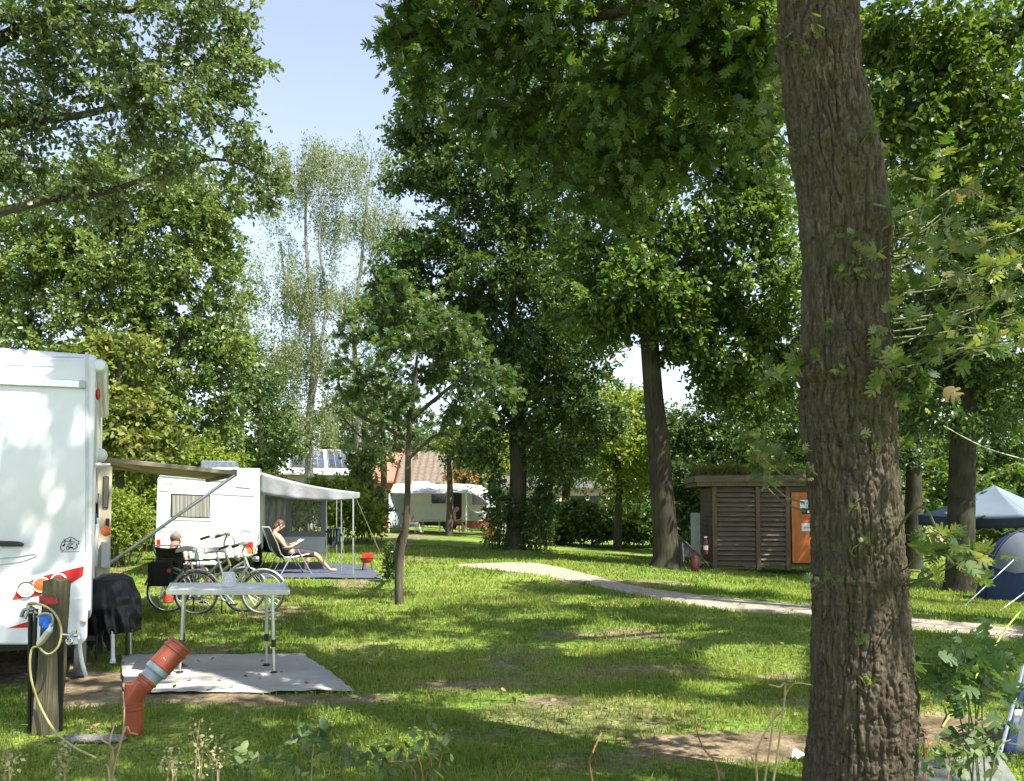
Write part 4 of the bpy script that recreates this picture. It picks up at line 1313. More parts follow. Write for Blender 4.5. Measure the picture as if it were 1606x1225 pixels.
    ch_ = MB(); ch_.bar(bb + Vector((0, -.055, .085)), R_ + Vector((0, -.055, .04)), .008, .008); ch_.bar(bb + Vector((0, -.055, -.085)), R_ + Vector((0, -.055, -.04)), .008, .008); ch_.build('chain', M_DGREY, t_)
    rk = MB()
    for s_ in (-.06, .06):
        rk.tube([(-.34, s_, .76), (.20, s_, .76)], .007, 6); rk.tube([(-.20, s_, .76), (0, s_, r)], .006, 6); rk.tube([(.02, s_, .76), (0, s_, r)], .006, 6)
    for k in range(5): rk.tube([(-.32 + .12 * k, -.06, .76), (-.32 + .12 * k, .06, .76)], .005, 6)
    rk.build('rack', M_BLACK, t_)
    MB().box((-.38, 0, .62), (.03, .07, .05)).build('rear_reflector', M_RED, t_, bevel=.006)
    MB().lathe([(.02, -.05), (.038, -.01), (.042, .03), (.036, .04), (0, .042)], hd_b + Vector((.10, 0, .12)), (1, 0, -.1), 14).build('headlight', M_ALU, t_)
    MB().tube([bb + Vector((-.10, .05, .0)), bb + Vector((-.14, .17, -.285))], .010, 6).build('kickstand', M_BLACK, t_)
    if pannier:
        for s_ in (-1, 1):
            MB().box((-.06, .13 * s_, .56), (.32, .12, .34)).build('pannier', pannier, t_, bevel=.03)
    return t_
gb = G(307, 965.5)
k_ = 0.335 / .335
gf_ = P(407, 965.5, gb.y)
bicycle('bicycle', 'silver step-through bicycle parked in front, the nearer of the two behind the table', gb, .06, M_SILVER, wb=.91, r=.305, hb_z=.97, saddle_m=mat('grey_saddle', (.48, .48, .47), .5), step=True)
gc = G(263, 961)
bicycle('bicycle', 'bicycle with black side bags, the farther one next to the seated man', gc, .03, mat('olive_silver_frame', (.30, .29, .20), .4, .5), wb=1.07, r=.308, hb_z=1.09, saddle_m=mat('grey_saddle', (.48, .48, .47), .5), pannier=M_BLKFAB, step=True)

# ------------------------------------------------------------------ folding table and jar
tg = [G(282, 1058), G(430, 1058), G(418, 1046), G(284, 1046)]
tb = thing('folding_table', 'white folding camping table on four adjustable legs standing on the grey mat', 'table', (tg[0] + tg[1]) / 2)
c0, c1, c2, c3 = P(262, 934, tg[0].y - .16), P(453, 934, tg[0].y - .16), P(447, 926, tg[2].y + .14), P(268, 926, tg[2].y + .14)
zt = .755
top_ = [Vector((p.x, p.y, zt)) for p in (c0, c1, c2, c3)]
MB().prism(top_, (0, 0, .020)).build('tabletop', mat('table_top_white', (.66, .66, .65), .4, var=.04), tb, world=True, bevel=.008)
rm_ = MB()
for i in range(4):
    a, b_ = top_[i], top_[(i + 1) % 4]
    rm_.bar(a + Vector((0, 0, .004)), b_ + Vector((0, 0, .004)), .022, .046)
rm_.build('table_rim', M_ALU, tb, world=True, bevel=.004)
for i, (q, tp) in enumerate(((tg[0], (288, 938)), (tg[1], (427, 938)), (tg[2], (418, 936)), (tg[3], (290, 936)))):
    up_p = P(tp[0], tp[1], q.y + (.02 if i < 2 else -.02)); up_p.z = zt - .01
    m_ = q.lerp(up_p, .36)
    lg = MB().tube([m_, up_p], .016, 10).build('leg', M_ALU, tb, world=True)
    MB().tube([q + Vector((0, 0, .02)), m_], .012, 10).build('lower_tube', M_ALU, lg, world=True)
    MB().tube([q.lerp(up_p, .33), q.lerp(up_p, .42)], .021, 10).build('clamp', M_BLACK, lg, world=True)
    MB().lathe([(.034, 0), (.036, .008), (.02, .02), (0, .021)], q + Vector((0, 0, .012)), (0, 0, 1), 14).build('foot', M_BLACK, lg, world=True)
jc = Vector((P(348, 925, tg[0].y).x, (tg[0].y + tg[2].y) / 2, zt + .021))
jm = MB()
jp = [(.044, 0), (.056, .016), (.060, .058), (.057, .098), (.047, .120), (.050, .130)]
for j in range(5):
    z0, z1 = .006 + j * .0235, .006 + (j + 1) * .0235
    for k in range(14):
        a = 2 * math.pi * (k + (j % 2) * .5) / 14
        def rad_(z):
            return float(np.interp(z, [q[1] for q in jp], [q[0] for q in jp]))
        zc = (z0 + z1) / 2
        jm.torus(jc + Vector((math.cos(a) * rad_(zc), math.sin(a) * rad_(zc), zc)), (math.cos(a), math.sin(a), 0), .0110, .0033, 8, 4)
jm.torus(jc + Vector((0, 0, .13)), (0, 0, 1), .050, .004, 22, 6); jm.torus(jc + Vector((0, 0, .004)), (0, 0, 1), .046, .004, 22, 6)
jt = thing('candle_jar', 'white pierced candle jar standing in the middle of the folding table', 'candle holder', jc)
MB().lathe([(.0, .004)] + [(r_ - .004, z) for r_, z in jp], jc, (0, 0, 1), 22).build('inner_glass', mat('frosted_white', (.66, .66, .62), .3), jt, world=True)
jm.build('lattice', M_WHITE, jt, world=True)
# low side table with things on it behind the bikes
sg = Vector((P(320, 900, 13.0).x, 13.0, 0))
sd = thing('side_table', 'small low grey table beside the seated man, behind the bicycle saddles', 'table', sg)
MB().box((0, 0, .58), (.52, .40, .03)).build('tabletop', M_GREYP, sd, bevel=.01)
for sx in (-.22, .22):
    for sy in (-.16, .16): MB().tube([(sx, sy, .57), (sx * 1.15, sy, 0)], .012, 8).build('leg', M_DGREY, sd)
tag(MB().box(sg + Vector((.05, -.05, .608)), (.24, .17, .028)).build('book', M_PAPER, bevel=.004), 'white book lying on the small low table behind the bicycles', 'book')
for i, (dx, m_, lb) in enumerate(((-.16, mat('green_bottle', (.05, .12, .08), .15), 'green bottle at the left end of the small low table'), (-.09, M_LAMP, 'clear bottle next to the green one on the small low table'))):
    tag(MB().lathe([(.03, 0), (.032, .01), (.032, .13), (.012, .17), (.012, .21), (.0, .212)], sg + Vector((dx, .08, .596)), (0, 0, 1), 14).build('bottle', m_), lb, 'bottle')
tag(MB().lathe([(.05, 0), (.07, .02), (.075, .16), (.07, .17), (0, .17)], Vector((P(264, 913, 12.6).x, 12.6, 0)), (0, 0, 1), 16).build('bucket', M_REDP), 'small red bucket on the grass under the seated man’s chair', 'bucket')

# ------------------------------------------------------------------ covered barbecue and stool
bq = G(177, 1040)
bx = thing('barbecue', 'barbecue under a wrinkled black cover, on legs beside the motorhome', 'barbecue', bq)
c_ = P(175, 945, bq.y + .18)
H_ = .36
cv_ = MB()
def cover(u, v):
    th = 2 * math.pi * u
    prof_r = np.interp(v, [0, .12, .3, .6, .85, 1.0], [.0, .42, .72, .95, 1.0, .97])
    z = np.interp(v, [0, .12, .3, .6, .85, 1.0], [.50, .485, .42, .14, -.22, -.42])
    sq = 1 / max(abs(math.cos(th)) ** .55, abs(math.sin(th)) ** .55, .7) ** .35
    x = math.cos(th) * .245 * prof_r * sq + .035 * v; y = math.sin(th) * .22 * prof_r * sq
    p = np.array([[x * 1.0 + 3, y, z]])
    n_ = float(vnoise(p, .16, 5)[0]) * .016 + (1 - abs(float(vnoise(p / np.array([1, 1, 2.4]), .085, 6)[0])) * 2.4) * .010 + (.012 * math.sin(th * 11 + z * 5) + .010 * math.sin(th * 23 + z * 9)) * max(0, v - .35)
    k = 1 + n_ / .22 * min(1, v * 2)
    return Vector((c_.x + x * k, c_.y + y * k, c_.z - .02 + z * .62 + n_ * .4))
cv_.grid(cover, 96, 44)
M_COVER = mat('black_vinyl_cover', (.009, .009, .010), .42, var=.2, bump=.6, bscale=11, spec=.5)
cv_.build('cover', M_COVER, bx, world=True)
zc = c_.z - .14
for (px, py, r_, m_) in ((177, 1040, .018, M_PAPER), (205, 1030, .010, M_ALU), (199, 1031, .013, M_BLACK), (150, 1036, .013, M_BLACK)):
    q = G(px, py); tp = Vector((c_.x + (q.x - c_.x) * .9, q.y, zc))
    MB().tube([q, tp], r_, 10).build('leg', m_, bx, world=True)
q = G(177, 1040); MB().lathe([(.032, 0), (.03, .012), (.018, .05)], q, (0, 0, 1), 14).build('foot', M_PAPER, bx, world=True)
MB().box(P(206, 988, bq.y + .1), (.035, .02, .02)).build('buckle', M_ALU, bx, world=True, bevel=.003)
sg = G(150, 1024)
sl_ = thing('step_stool', 'dark plastic step stool under the covered barbecue', 'stool', sg)
sb = MB()
sb.box((0, 0, .215), (.24, .2, .03))
sb.build('seat', M_DGREY, sl_, bevel=.012)
for sy in (-.085, .085):
    mb = MB()
    arch = [(-.13, 0), (-.105, .20), (.105, .20), (.13, 0), (.085, 0), (.07, .06), (.04, .10), (0, .112), (-.04, .10), (-.07, .06), (-.085, 0)]
    V = [(x, sy - .012, z) for x, z in arch] + [(x, sy + .012, z) for x, z in arch]; n = len(arch)
    quads = [(0, 10, 9, 1), (9, 8, 1), (8, 7, 1), (7, 2, 1), (7, 6, 2), (6, 5, 2), (5, 4, 3, 2)]
    mb.add(V, [q for q in quads] + [tuple(n + i for i in q[::-1]) for q in quads] + [(i, (i + 1) % n, n + (i + 1) % n, n + i) for i in range(n)])
    mb.build('side_panel', M_DGREY, sl_)
MB().box((.0, -.1, .165), (.10, .006, .05)).build('label_plate', M_ALU, sl_)
bs = MB(); bs.prism([G(110, 1056) + Vector((0, 0, -.02)), G(150, 1036), G(235, 1031), G(236, 1038), G(150, 1046)], (0, 0, .05))

# ------------------------------------------------------------------ supply post
pg = G(70, 1152)
post = thing('supply_post', 'weathered wooden post with a red band, a blue power socket and taps on both sides', 'post', pg)
D0 = pg.y
pm = MB()
zt = P(75, 912, D0).z
nseg = 40
def pst(u, v):
    # rounded-square section with split, sawn look
    th = 2 * math.pi * u
    cx, sx_ = math.cos(th), math.sin(th)
    k = 1 / max(abs(cx), abs(sx_)) ** .88
    z = -.03 + (zt + .03) * v
    n_ = float(vnoise(np.array([[cx * .5, sx_ * .5, z * .12]]), .045, 9)[0]) * .004 + float(vnoise(np.array([[cx * .3, sx_ * .3, z]]), .2, 10)[0]) * .003
    wv = 1 - .10 * v
    lean = .042 * v
    tp_ = (.016 * (1 - abs(cx * k)) if v >= 1 else 0)
    return Vector((pg.x - .028 + lean + cx * k * (.066 * wv + n_), pg.y + .08 + sx_ * k * (.07 * wv + n_), z + tp_))
pm.grid(pst, 96, 60)
b0_ = len(pm.V)
ctop = Vector((pg.x - .028 + .042, pg.y + .08, zt + .022))
top0 = 60 * 97
pm.V.append(tuple(ctop)); pm.F += [(top0 + i, top0 + i + 1, b0_) for i in range(96)]
pm.build('wood_post', M_WOODP, post, world=True)
PPl = Plane((pg.x, pg.y - .012, 0), (1, 0, 0))
bandm = mat('worn_red_paint', (.38, .045, .03), .75, var=.35, nscale=14, bump=.5, bscale=40)
PPl.poly([(62, 934), (75, 935), (90, 937), (91, 946), (84, 949), (76, 947), (70, 951), (62, 950)], -.002, .006).build('red_band', bandm, post, world=True)
so_ = PPl.poly([(66, 961), (84, 961), (85, 981), (66, 981)], 0, .045).build('power_socket', M_BLUEP, post, world=True, bevel=.01)
MB().lathe([(.030, 0), (.034, .02), (.034, .05), (.028, .055), (0, .05)], PPl.on(77, 977, .04), (.1, -.6, -.8), 18).build('socket_cover', M_BLUEP, so_, world=True)
MB().tube([PPl.on(78, 980, .06), PPl.on(79, 985, .075), PPl.on(76, 990, .08)], .017, 10).build('plug', M_PAPER, post, world=True)
MB().bar(PPl.on(79, 987, .07), PPl.on(61, 1011, .06), .032, .05, up=(0, -1, 0)).build('cable_coupler', mat('grey_white_plastic', (.58, .58, .50), .5), post, world=True, bevel=.01)
for x0, x1, z0_ in ((50, 44, 962), (96, 92, 1010)):
    MB().tube([G(x1, 1146) + Vector((0, .02, -.02)), P(x0 - (2 if x0 < 60 else 0), z0_, D0 + .03)], .016, 10).build('water_pipe', M_BLACK, post, world=True)
MB().tube([G(52, 1149), P(55, 985, D0 + .0), P(57, 955, D0)], .013, 8).build('water_pipe', M_BLACK, post, world=True)
tpm = MB()
q = P(48, 958, D0 - .02)
tpm.tube([q + Vector((.03, .02, -.02)), q + Vector((.0, 0, .01)), q + Vector((-.04, -.01, .005)), q + Vector((-.055, -.01, -.04))], .013, 10, sm=2); tpm.tube([q + Vector((.0, -.02, .01)), q + Vector((-.02, -.03, -.05))], .010, 8)
tpm.ell(q + Vector((0, 0, .01)), (.03, .024, .022)); tpm.bar(q + Vector((-.01, 0, .04)), q + Vector((.05, 0, .045)), .012, .012); tpm.tube([q, q + Vector((0, 0, .04))], .009, 8)
tpm.build('tap', M_BRASS, post, world=True)
q = P(112, 996, D0 + .02)
tpm = MB(); tpm.tube([P(97, 995, D0), q, P(124, 996, D0), P(125, 1002, D0)], .011, 10); tpm.ell(P(118, 996, D0), (.020, .018, .016)); tpm.torus(P(109, 1006, D0 - .02), (0, 1, 0), .020, .006, 16, 6); tpm.bar(P(116, 994, D0), P(117, 988, D0), .012, .03); tpm.tube([P(109, 997, D0), P(109, 1006, D0 - .02)], .008, 8)
tpm.build('tap', M_CHROME, post, world=True)
MB().tube([P(125, 1002, D0), P(126, 1020, D0 + .01), P(129, 1040, D0 + .03), P(135, 1060, D0 + .06)], .013, 10, sm=4).build('hose_end', mat('white_hose', (.52, .52, .48), .5), post, world=True)
MB().tube([PPl.on(76, 992, .08), PPl.on(66, 1005, .10), PPl.on(60, 1013, .09), P(50, 1018, D0 - .08), P(47, 1040, D0 - .09), P(50, 1070, D0 - .08), P(62, 1105, D0 - .02), P(85, 1145, D0 - .1), G(115, 1177) + Vector((0, 0, .02)), G(150, 1192) + Vector((0, 0, .012))], .0070, 8, sm=6).build('cable', M_YCABLE, post, world=True)
MB().tube([PPl.on(60, 1014, .07), PPl.on(75, 1026, .09), PPl.on(90, 1016, .10), PPl.on(96, 995, .09), PPl.on(93, 975, .08), PPl.on(82, 958, .07), PPl.on(66, 949, .06), P(50, 945, D0 - .05), P(43, 949, D0 - .04), P(46, 955, D0 - .05)], .0070, 8, sm=6).build('cable', M_YCABLE, post, world=True)
MB().tube([PPl.on(58, 968, .03), PPl.on(68, 962, .07), PPl.on(80, 964, .08), PPl.on(83, 974, .085), PPl.on(79, 986, .08)], .0062, 8, sm=5).build('cable', M_YCABLE, post, world=True)
cb = MB(); c0_ = G(150, 1162)
rngc = np.random.default_rng(4)
def cbf(u, v):
    th = 2 * math.pi * u; ph = math.pi * v
    p = Vector((.20 * math.copysign(abs(math.cos(th)) ** .5, math.cos(th)) * math.sin(ph) ** .5, .06 * math.copysign(abs(math.sin(th)) ** .5, math.sin(th)) * math.sin(ph) ** .5, .022 * math.cos(ph)))
    n_ = float(vnoise(np.array([[p.x, p.y, p.z * 3]]), .03, 3)[0])
    return c0_ + p * (1 + .06 * n_) + Vector((0, 0, .012 + .006 * n_))
cb.grid(cbf, 60, 16)
tag(cb.build('concrete_kerb', M_CONC), 'strip of pebbly concrete lying in the grass between the post and the drain pipe', 'kerb stone')

# ------------------------------------------------------------------ drain pipe
dg = G(208, 1150)
dp = thing('drain_pipe', 'terracotta drain pipe with a 45 degree bend and grey coupling rising from the grass', 'pipe', dg)
D1 = dg.y
def Q(x, y, o=0): return P(x, y, D1 + o)
r1 = 14.5 / FPX * D1
pm = MB(); pm.lathe([(r1 * .97, -.04), (r1 * .97, .335)], dg, (.02, 0, 1), 30); pm.build('pipe', M_PVC, dp, world=True)
a_ = Q(209, 1110); b_ = Q(209.5, 1082); c_ = Q(213, 1070); d_ = Q(224, 1055); e_ = Q(233, 1041)
el = MB(); el.tube([Q(209, 1112), Q(209.3, 1102), Q(212, 1090), Q(219, 1080), Q(228, 1070)], r1, 30, sm=5)
el.lathe([(r1, -.005), (r1 * 1.10, 0), (r1 * 1.10, .018), (r1, .022)], Q(209, 1112), (0, 0, 1), 30); el.lathe([(r1, 0), (r1 * 1.05, .004), (r1 * 1.05, .010), (r1, .012)], Q(209.3, 1103), (0, 0, 1), 30)
dv = (Q(280, 1013, .13) - Q(226, 1071)).normalized()
el.lathe([(r1, -.01), (r1 * 1.1, 0), (r1 * 1.12, .018), (r1 * 1.02, .024)], Q(222, 1077), dv, 30)
el.lathe([(r1 * 1.04, 0), (r1 * 1.04, .04), (r1 * 1.15, .044), (r1 * 1.15, .058), (r1 * 1.05, .062)], Q(222, 1077), dv, 30)
el.build('bend', M_PVC, dp, world=True)
gq = MB(); o_ = Q(222, 1077) + dv * .058
gq.lathe([(r1 * .98, 0), (r1 * 1.06, .003), (r1 * 1.06, .048), (r1 * 1.14, .055), (r1 * 1.32, .066), (r1 * 1.32, .108), (r1 * 1.2, .112)], o_, dv, 32); gq.build('coupling', M_PVCG, dp, world=True)
wq = MB(); o2 = o_ + dv * .100
wq.lathe([(r1 * 1.2, 0), (r1 * 1.36, .004), (r1 * 1.40, .012), (r1 * 1.32, .018), (r1 * 1.32, .135), (r1 * 1.43, .140), (r1 * 1.43, .156), (r1 * 1.36, .160), (r1 * 1.37, .182), (r1 * 1.46, .186), (r1 * 1.46, .202), (r1 * 1.30, .203), (r1 * 1.26, .10), (0, .09)], o2, dv, 40); wq.build('wide_socket', M_PVC, dp, world=True)
lp_ = o2 + dv * .085; uu = Vector((dv.z, 0, -dv.x)) * -1
lbl = MB(); lbl.box(lp_ + Vector((.01, -1, 0)).normalized() * (r1 * 1.335), (.028, .003, .028), M=Matrix.Rotation(-.6, 3, 'Y')); lbl.build('sticker', M_PAPER, dp, world=True)

# ------------------------------------------------------------------ tree guard and little red barbecue
gg = G(612, 912)
tg_ = thing('tree_guard', 'dark green leafy guard leaning on a stake against the thin maple', 'tree guard', gg)
MB().bar(G(628, 946) + Vector((0, .05, -.05)), P(632, 838, 12.6), .05, .035).build('stake', M_SHED, tg_, world=True)
MB().tube([G(619, 910), P(621, 880, gg.y), P(626, 850, 13.0), P(632, 838, 12.65)], .05, 8, sm=3).build('stake', mat('dark_wood', (.05, .03, .022), .9), tg_, world=True)
gr = np.random.default_rng(8)
n = 800
t_ = gr.uniform(0, 1, n)
px = 612 + 9 * gr.normal(0, .6, n) + (t_ - .5) * 8; py = 908 - 58 * t_
pts = np.array([tuple(P(a, b_, gg.y + gr.normal(0, .08))) for a, b_ in zip(px, py)])
leaf_mesh('foliage', pts, gr.normal(0, 1, (n, 3)) + np.array([-.3, 0, .2]), .06, OVAL, L_DARK, tg_, gr, gr.uniform(0, .8, n), .3)
MB().grid(lambda u, v: P(616 + 5 * math.sin(u * 3.1), 908 - 56 * v, gg.y - .06 + .12 * u) , 6, 8).build('mesh_sheet', mat('dark_green_mesh', (.02, .05, .035), .8), tg_, world=True, thick=.006)
rg = G(575, 896)
rb = thing('barbecue', 'little red barbecue on short legs at the edge of the blue groundsheet', 'barbecue', rg)
MB().lathe([(.05, .19), (.12, .22), (.15, .27), (.155, .285), (.14, .285), (.10, .23), (0, .21)], rg, (0, 0, 1), 22).build('bowl', M_REDP, rb, world=True)
MB().lathe([(.155, .285), (.162, .30), (.15, .302), (0, .30)], rg, (0, 0, 1), 22).build('grill', M_BLACK, rb, world=True)
MB().box(rg + Vector((0, .10, .35)), (.26, .02, .12)).build('wind_shield', M_REDP, rb, world=True, bevel=.005)
for a in (0.4, 2.5, 4.6):
    MB().tube([rg + Vector((math.cos(a) * .09, math.sin(a) * .09, .25)), rg + Vector((math.cos(a) * .14, math.sin(a) * .14, 0))], .015, 8).build('leg', mat('dark_red', (.20, .03, .02), .5), rb, world=True)

# ------------------------------------------------------------------ distant caravan with two people
dd = 42.0
x0, x1 = P(617, 800, dd).x, P(777, 800, dd).x
zg = float(gh(x0, dd))
fc = thing('caravan', 'distant cream caravan seen from the side under a white awning', 'caravan', (x0, dd, zg))
Lc = x1 - x0
prof = [(.05, .50), (.05, 2.0), (.12, 2.32), (.35, 2.46), (3.9, 2.50), (4.6, 2.42), (5.05, 2.1), (5.3, 1.55), (5.36, .9), (5.2, .5)]
MB().prism([(x, 0, z) for x, z in prof], (0, 2.2, 0)).build('body', M_OFFW, fc, bevel=.06)
MB().box((2.6, 1.1, .42), (4.6, 2.0, .22)).build('chassis', M_BLACK, fc)
for sy in (.1, 2.05):
    MB().lathe([(.05, -.08), (.30, -.08), (.32, 0), (.30, .08), (.05, .08)], (2.9, sy, .32), (0, 1, 0), 20).build('wheel', M_RUBBER, fc)
for (a, b_, z0, z1) in ((2.0, 2.75, 1.48, 1.95), (4.15, 5.0, 1.42, 1.98)):
    MB().box(((a + b_) / 2, -.012, (z0 + z1) / 2), (b_ - a, .03, z1 - z0)).build('window', M_GLASS, fc, bevel=.02)
MB().box((3.35, -.008, 1.42), (.52, .02, 1.75)).build('doorway', M_BLACK, fc)
MB().box((3.78, -.12, 1.40), (.36, .05, 1.72)).build('door', M_OFFW, fc, bevel=.02)
MB().box((1.3, 1.2, 2.58), (.9, .7, .16)).build('roof_hatch', M_PAPER, fc, bevel=.05)
MB().box((4.62, -.02, .80), (1.2, .02, .5)).build('lower_panel', M_FABL, fc, bevel=.01)
da = thing('awning', 'white awning with a grey side wall over the seat of the distant caravan', 'awning', (x0, dd, zg))
mb = MB(); mb.grid(lambda u, v: (.0 + 3.95 * u, -.02 - 1.75 * v, 2.50 - .50 * v - .06 * math.sin(math.pi * v) + .02 * math.sin(u * 17)), 24, 8); mb.build('roof', M_FABW, da, thick=.006)
mb = MB(); mb.grid(lambda u, v: (3.9 + 1.2 * u, -.02 - 1.2 * v * (1 - u * .75), 2.50 - .50 * v - .62 * u * u), 12, 8); mb.build('roof', M_FABW, da, thick=.006)
mb = MB(); mb.grid(lambda u, v: (.05 + .75 * u * 1.0, -1.72 + .9 * u, (1.82 + .30 * u) * (1 - v) + .15 * v + .0), 8, 6); mb.build('side_wall', mat('blue_grey_cloth', (.36, .41, .43), .8), da, thick=.006)
mb = MB(); mb.torus((4.55, -1.25, 1.62), (0, 1, 0), .62, .05, 20, 8, -.05, math.pi, u0=(1, 0, 0)); mb.build('arch', M_FABW, da)
for x in (.05, 3.93):
    MB().tube([(x, -1.75, 1.98), (x, -1.78, 0)], .035, 8).build('pole', M_PAPER, da)
MB().tube([(-.2, -2.0, 0), (0, -1.75, .62)], .03, 6).build('strut', M_ORANGE, da); MB().tube([(5.0, -2.0, 0), (5.0, -1.7, .9)], .035, 6).build('strut', mat('orange_pole', (.55, .22, .04), .5), da)
MB().box((4.5, -1.6, .42), (1.3, .04, .34)).build('windbreak', mat('brick_red_cloth', (.30, .09, .07), .9), da, bevel=.01)
sc = thing('camping_chair', 'blue camping chair of the person in white shorts by the distant caravan', 'camping chair', (x0 + 1.15, dd - 1.9, zg), .0)
MB().box((.0, 0, .40), (.5, .52, .04)).build('seat', M_BLUEP, sc, bevel=.01)
MB().box((-.30, 0, .72), (.05, .52, .62), M=Matrix.Rotation(-.25, 3, 'Y')).build('backrest', M_NAVY, sc, bevel=.01)
for sx in (-.22, .22):
    for sy in (-.24, .24): MB().tube([(sx, sy, .40), (sx * 1.2, sy, 0)], .016, 6).build('leg', M_ALU, sc)
armsA = [((-.02, .25, .62), (.12, .14, .78), (.14, .08, .84)), ((-.02, -.25, .62), (.2, -.2, .60), (.28, -.18, .58))]
J, E = seated(.35, [((.46, .14, .46), (.44, .14, .08), (.62, .14, .05)), ((.48, -.14, .46), (.58, -.14, .08), (.76, -.14, .05))], .04, armsA)
p1_ = figure('person', 'person in white shorts and socks sitting on a chair by the distant caravan', (x0 + 1.12, dd - 1.9, zg), -.15, J, E, [('shorts', [('pelvis', 'hipl'), ('pelvis', 'hipr'), ('hipl', 'kneel'), ('hipr', 'kneer')], M_PAPER, .02), ('sock', [('calfl', 'anklel'), ('anklel', 'toel')], M_PAPER, .012), ('sock', [('calfr', 'ankler'), ('ankler', 'toer')], M_PAPER, .012)], M_SKINR)
face_bits(p1_, J, mat('dark_hair', (.02, .016, .014), .5), 1.0)
sc2 = thing('camping_chair', 'dark camping chair of the person in pink by the distant caravan door', 'camping chair', (x0 + 3.35, dd - 1.9, zg), .1)
MB().box((.0, 0, .40), (.5, .52, .04)).build('seat', M_NAVY, sc2, bevel=.01); MB().box((-.30, 0, .66), (.05, .52, .5), M=Matrix.Rotation(-.3, 3, 'Y')).build('backrest', M_NAVY, sc2, bevel=.01)
for sx in (-.22, .22):
    for sy in (-.24, .24): MB().tube([(sx, sy, .40), (sx * 1.2, sy, 0)], .016, 6).build('leg', M_ALU, sc2)
J, E = seated(-.05, [((.46, .14, .46), (.44, .14, .08), (.62, .14, .05)), ((.46, -.14, .46), (.5, -.14, .08), (.68, -.14, .05))], .10, [((.08, .25, .60), (.30, .14, .66), (.36, .1, .68)), ((.08, -.25, .60), (.30, -.14, .66), (.36, -.1, .68))])
p2_ = figure('person', 'person in a pink top bent over a book beside the distant caravan door', (x0 + 3.3, dd - 1.9, zg), .1, J, E, [('top', [('chest', 'belly'), ('belly', 'pelvis'), ('chest', 'shl'), ('chest', 'shr')], mat('pink_cloth', (.50, .20, .20), .9), .02), ('trousers', [('pelvis', 'hipl'), ('pelvis', 'hipr'), ('hipl', 'kneel'), ('hipr', 'kneer')], mat('wine_cloth', (.22, .05, .06), .9), .018)], M_SKIN)
face_bits(p2_, J, mat('fair_hair', (.38, .28, .18), .6), 1.03, True)
ft = thing('folding_table', 'low camping table between the two people at the distant caravan', 'table', (x0 + 2.15, dd - 1.6, zg))
MB().box((0, 0, .70), (.95, .6, .03)).build('tabletop', M_GREYP, ft, bevel=.008)
for sx in (-.42, .42):
    for sy in (-.24, .24): MB().tube([(sx, sy, .69), (sx * 1.05, sy, 0)], .016, 6).build('leg', M_ALU, ft)
tag(MB().box(Vector((x0 + 3.78, dd - 1.95, zg + .80)), (.24, .18, .03), M=Matrix.Rotation(-.5, 3, 'Y')).build('book', M_PAPER, bevel=.004), 'pale book in front of the person in pink by the distant caravan', 'book')

# ------------------------------------------------------------------ houses beyond the hedges
def house(name, label, c, rz, L_, W_, eave, ridge, wall_m, roof_m, ov=.35, chimney=None):
    t_ = thing(name, label, 'house', c, rz)
    x, y = L_ / 2, W_ / 2
    MB().prism([(-x, -y, 0), (-x, y, 0), (-x, y, eave), (-x, 0, ridge - .12), (-x, -y, eave)], (L_, 0, 0)).build('wall', wall_m, t_)
    for s_ in (-1, 1):
        a = [(-x - ov, s_ * (y + ov), eave - ov * (ridge - eave) / y), (x + ov, s_ * (y + ov), eave - ov * (ridge - eave) / y), (x + ov, 0, ridge), (-x - ov, 0, ridge)]
        if roof_m is M_TILE:
            mb = MB()
            def rfn(u, v, a=a, s_=s_):
                p = Vector(a[0]).lerp(Vector(a[1]), u).lerp(Vector(a[3]).lerp(Vector(a[2]), u), v)
                return p + Vector((0, s_ * .01, .02 + .035 * math.sin(u * L_ / .3 * 2 * math.pi / 1.4) + .03 * ((v * 11) % 1)))
            mb.grid(rfn, int(L_ * 16), 66); mb.build('roof', roof_m, t_)
        else:
            MB().prism(a, (0, 0, .12)).build('roof', roof_m, t_)
    return t_
h1c = P(507, 800, 56); h1c.z = float(gh(h1c.x, 56))
h1 = house('house', 'low house with rows of solar panels on its pale roof, seen above the hedge', h1c, math.radians(18), 5.6, 4.4, 3.45, 5.0, M_RENDER, mat('pale_roof_sheet', (.50, .49, .47), .6), .3)
sl_n = Vector((0, -(5.0 - 3.45), -2.2)).normalized()
for k in range(2):
    mb = MB()
    xa = -2.3 + k * 2.5
    def sf(u, v, xa=xa):
        y = -.25 - 1.75 * v; z = 5.0 - 1.55 * (abs(y) / 2.2) + .20
        return (xa + 2.2 * u, y, z)
    mb.grid(sf, 2, 2); pn_ = mb.build('solar_panel', M_SOLAR, h1, thick=.04)
    fm = MB()
    for i in range(6):
        a, b_ = Vector(sf(i / 5, 0)), Vector(sf(i / 5, 1)); fm.bar(a + Vector((0, 0, .03)), b_ + Vector((0, 0, .03)), .045, .03)
    for v in (0, .5, 1):
        a, b_ = Vector(sf(0, v)), Vector(sf(1, v)); fm.bar(a + Vector((0, 0, .03)), b_ + Vector((0, 0, .03)), .03, .03)
    fm.build('panel_frame', M_ALU, pn_)
MB().box((0, -2.215, 1.9), (1.6, .05, 1.1)).build('window', M_GLASS, h1)
MB().box((-2.3, -2.215, 1.1), (.9, .05, 2.1)).build('door', M_SHED, h1)
MB().box((-2.6, .3, 5.25), (.4, .4, .9)).build('chimney', M_BRICK, h1)
h2c = P(672, 800, 60); h2c.z = float(gh(h2c.x, 60))
h2 = house('house', 'house with brown roof tiles behind the distant caravan', h2c, math.radians(-4), 3.3, 5.0, 3.2, 5.5, M_BRICK, M_TILE, .3)
MB().box((.7, -2.52, 1.7), (1.1, .06, 1.1)).build('window', M_GLASS, h2); MB().box((-.9, -2.52, 1.1), (.9, .06, 2.1)).build('door', M_SHED, h2)
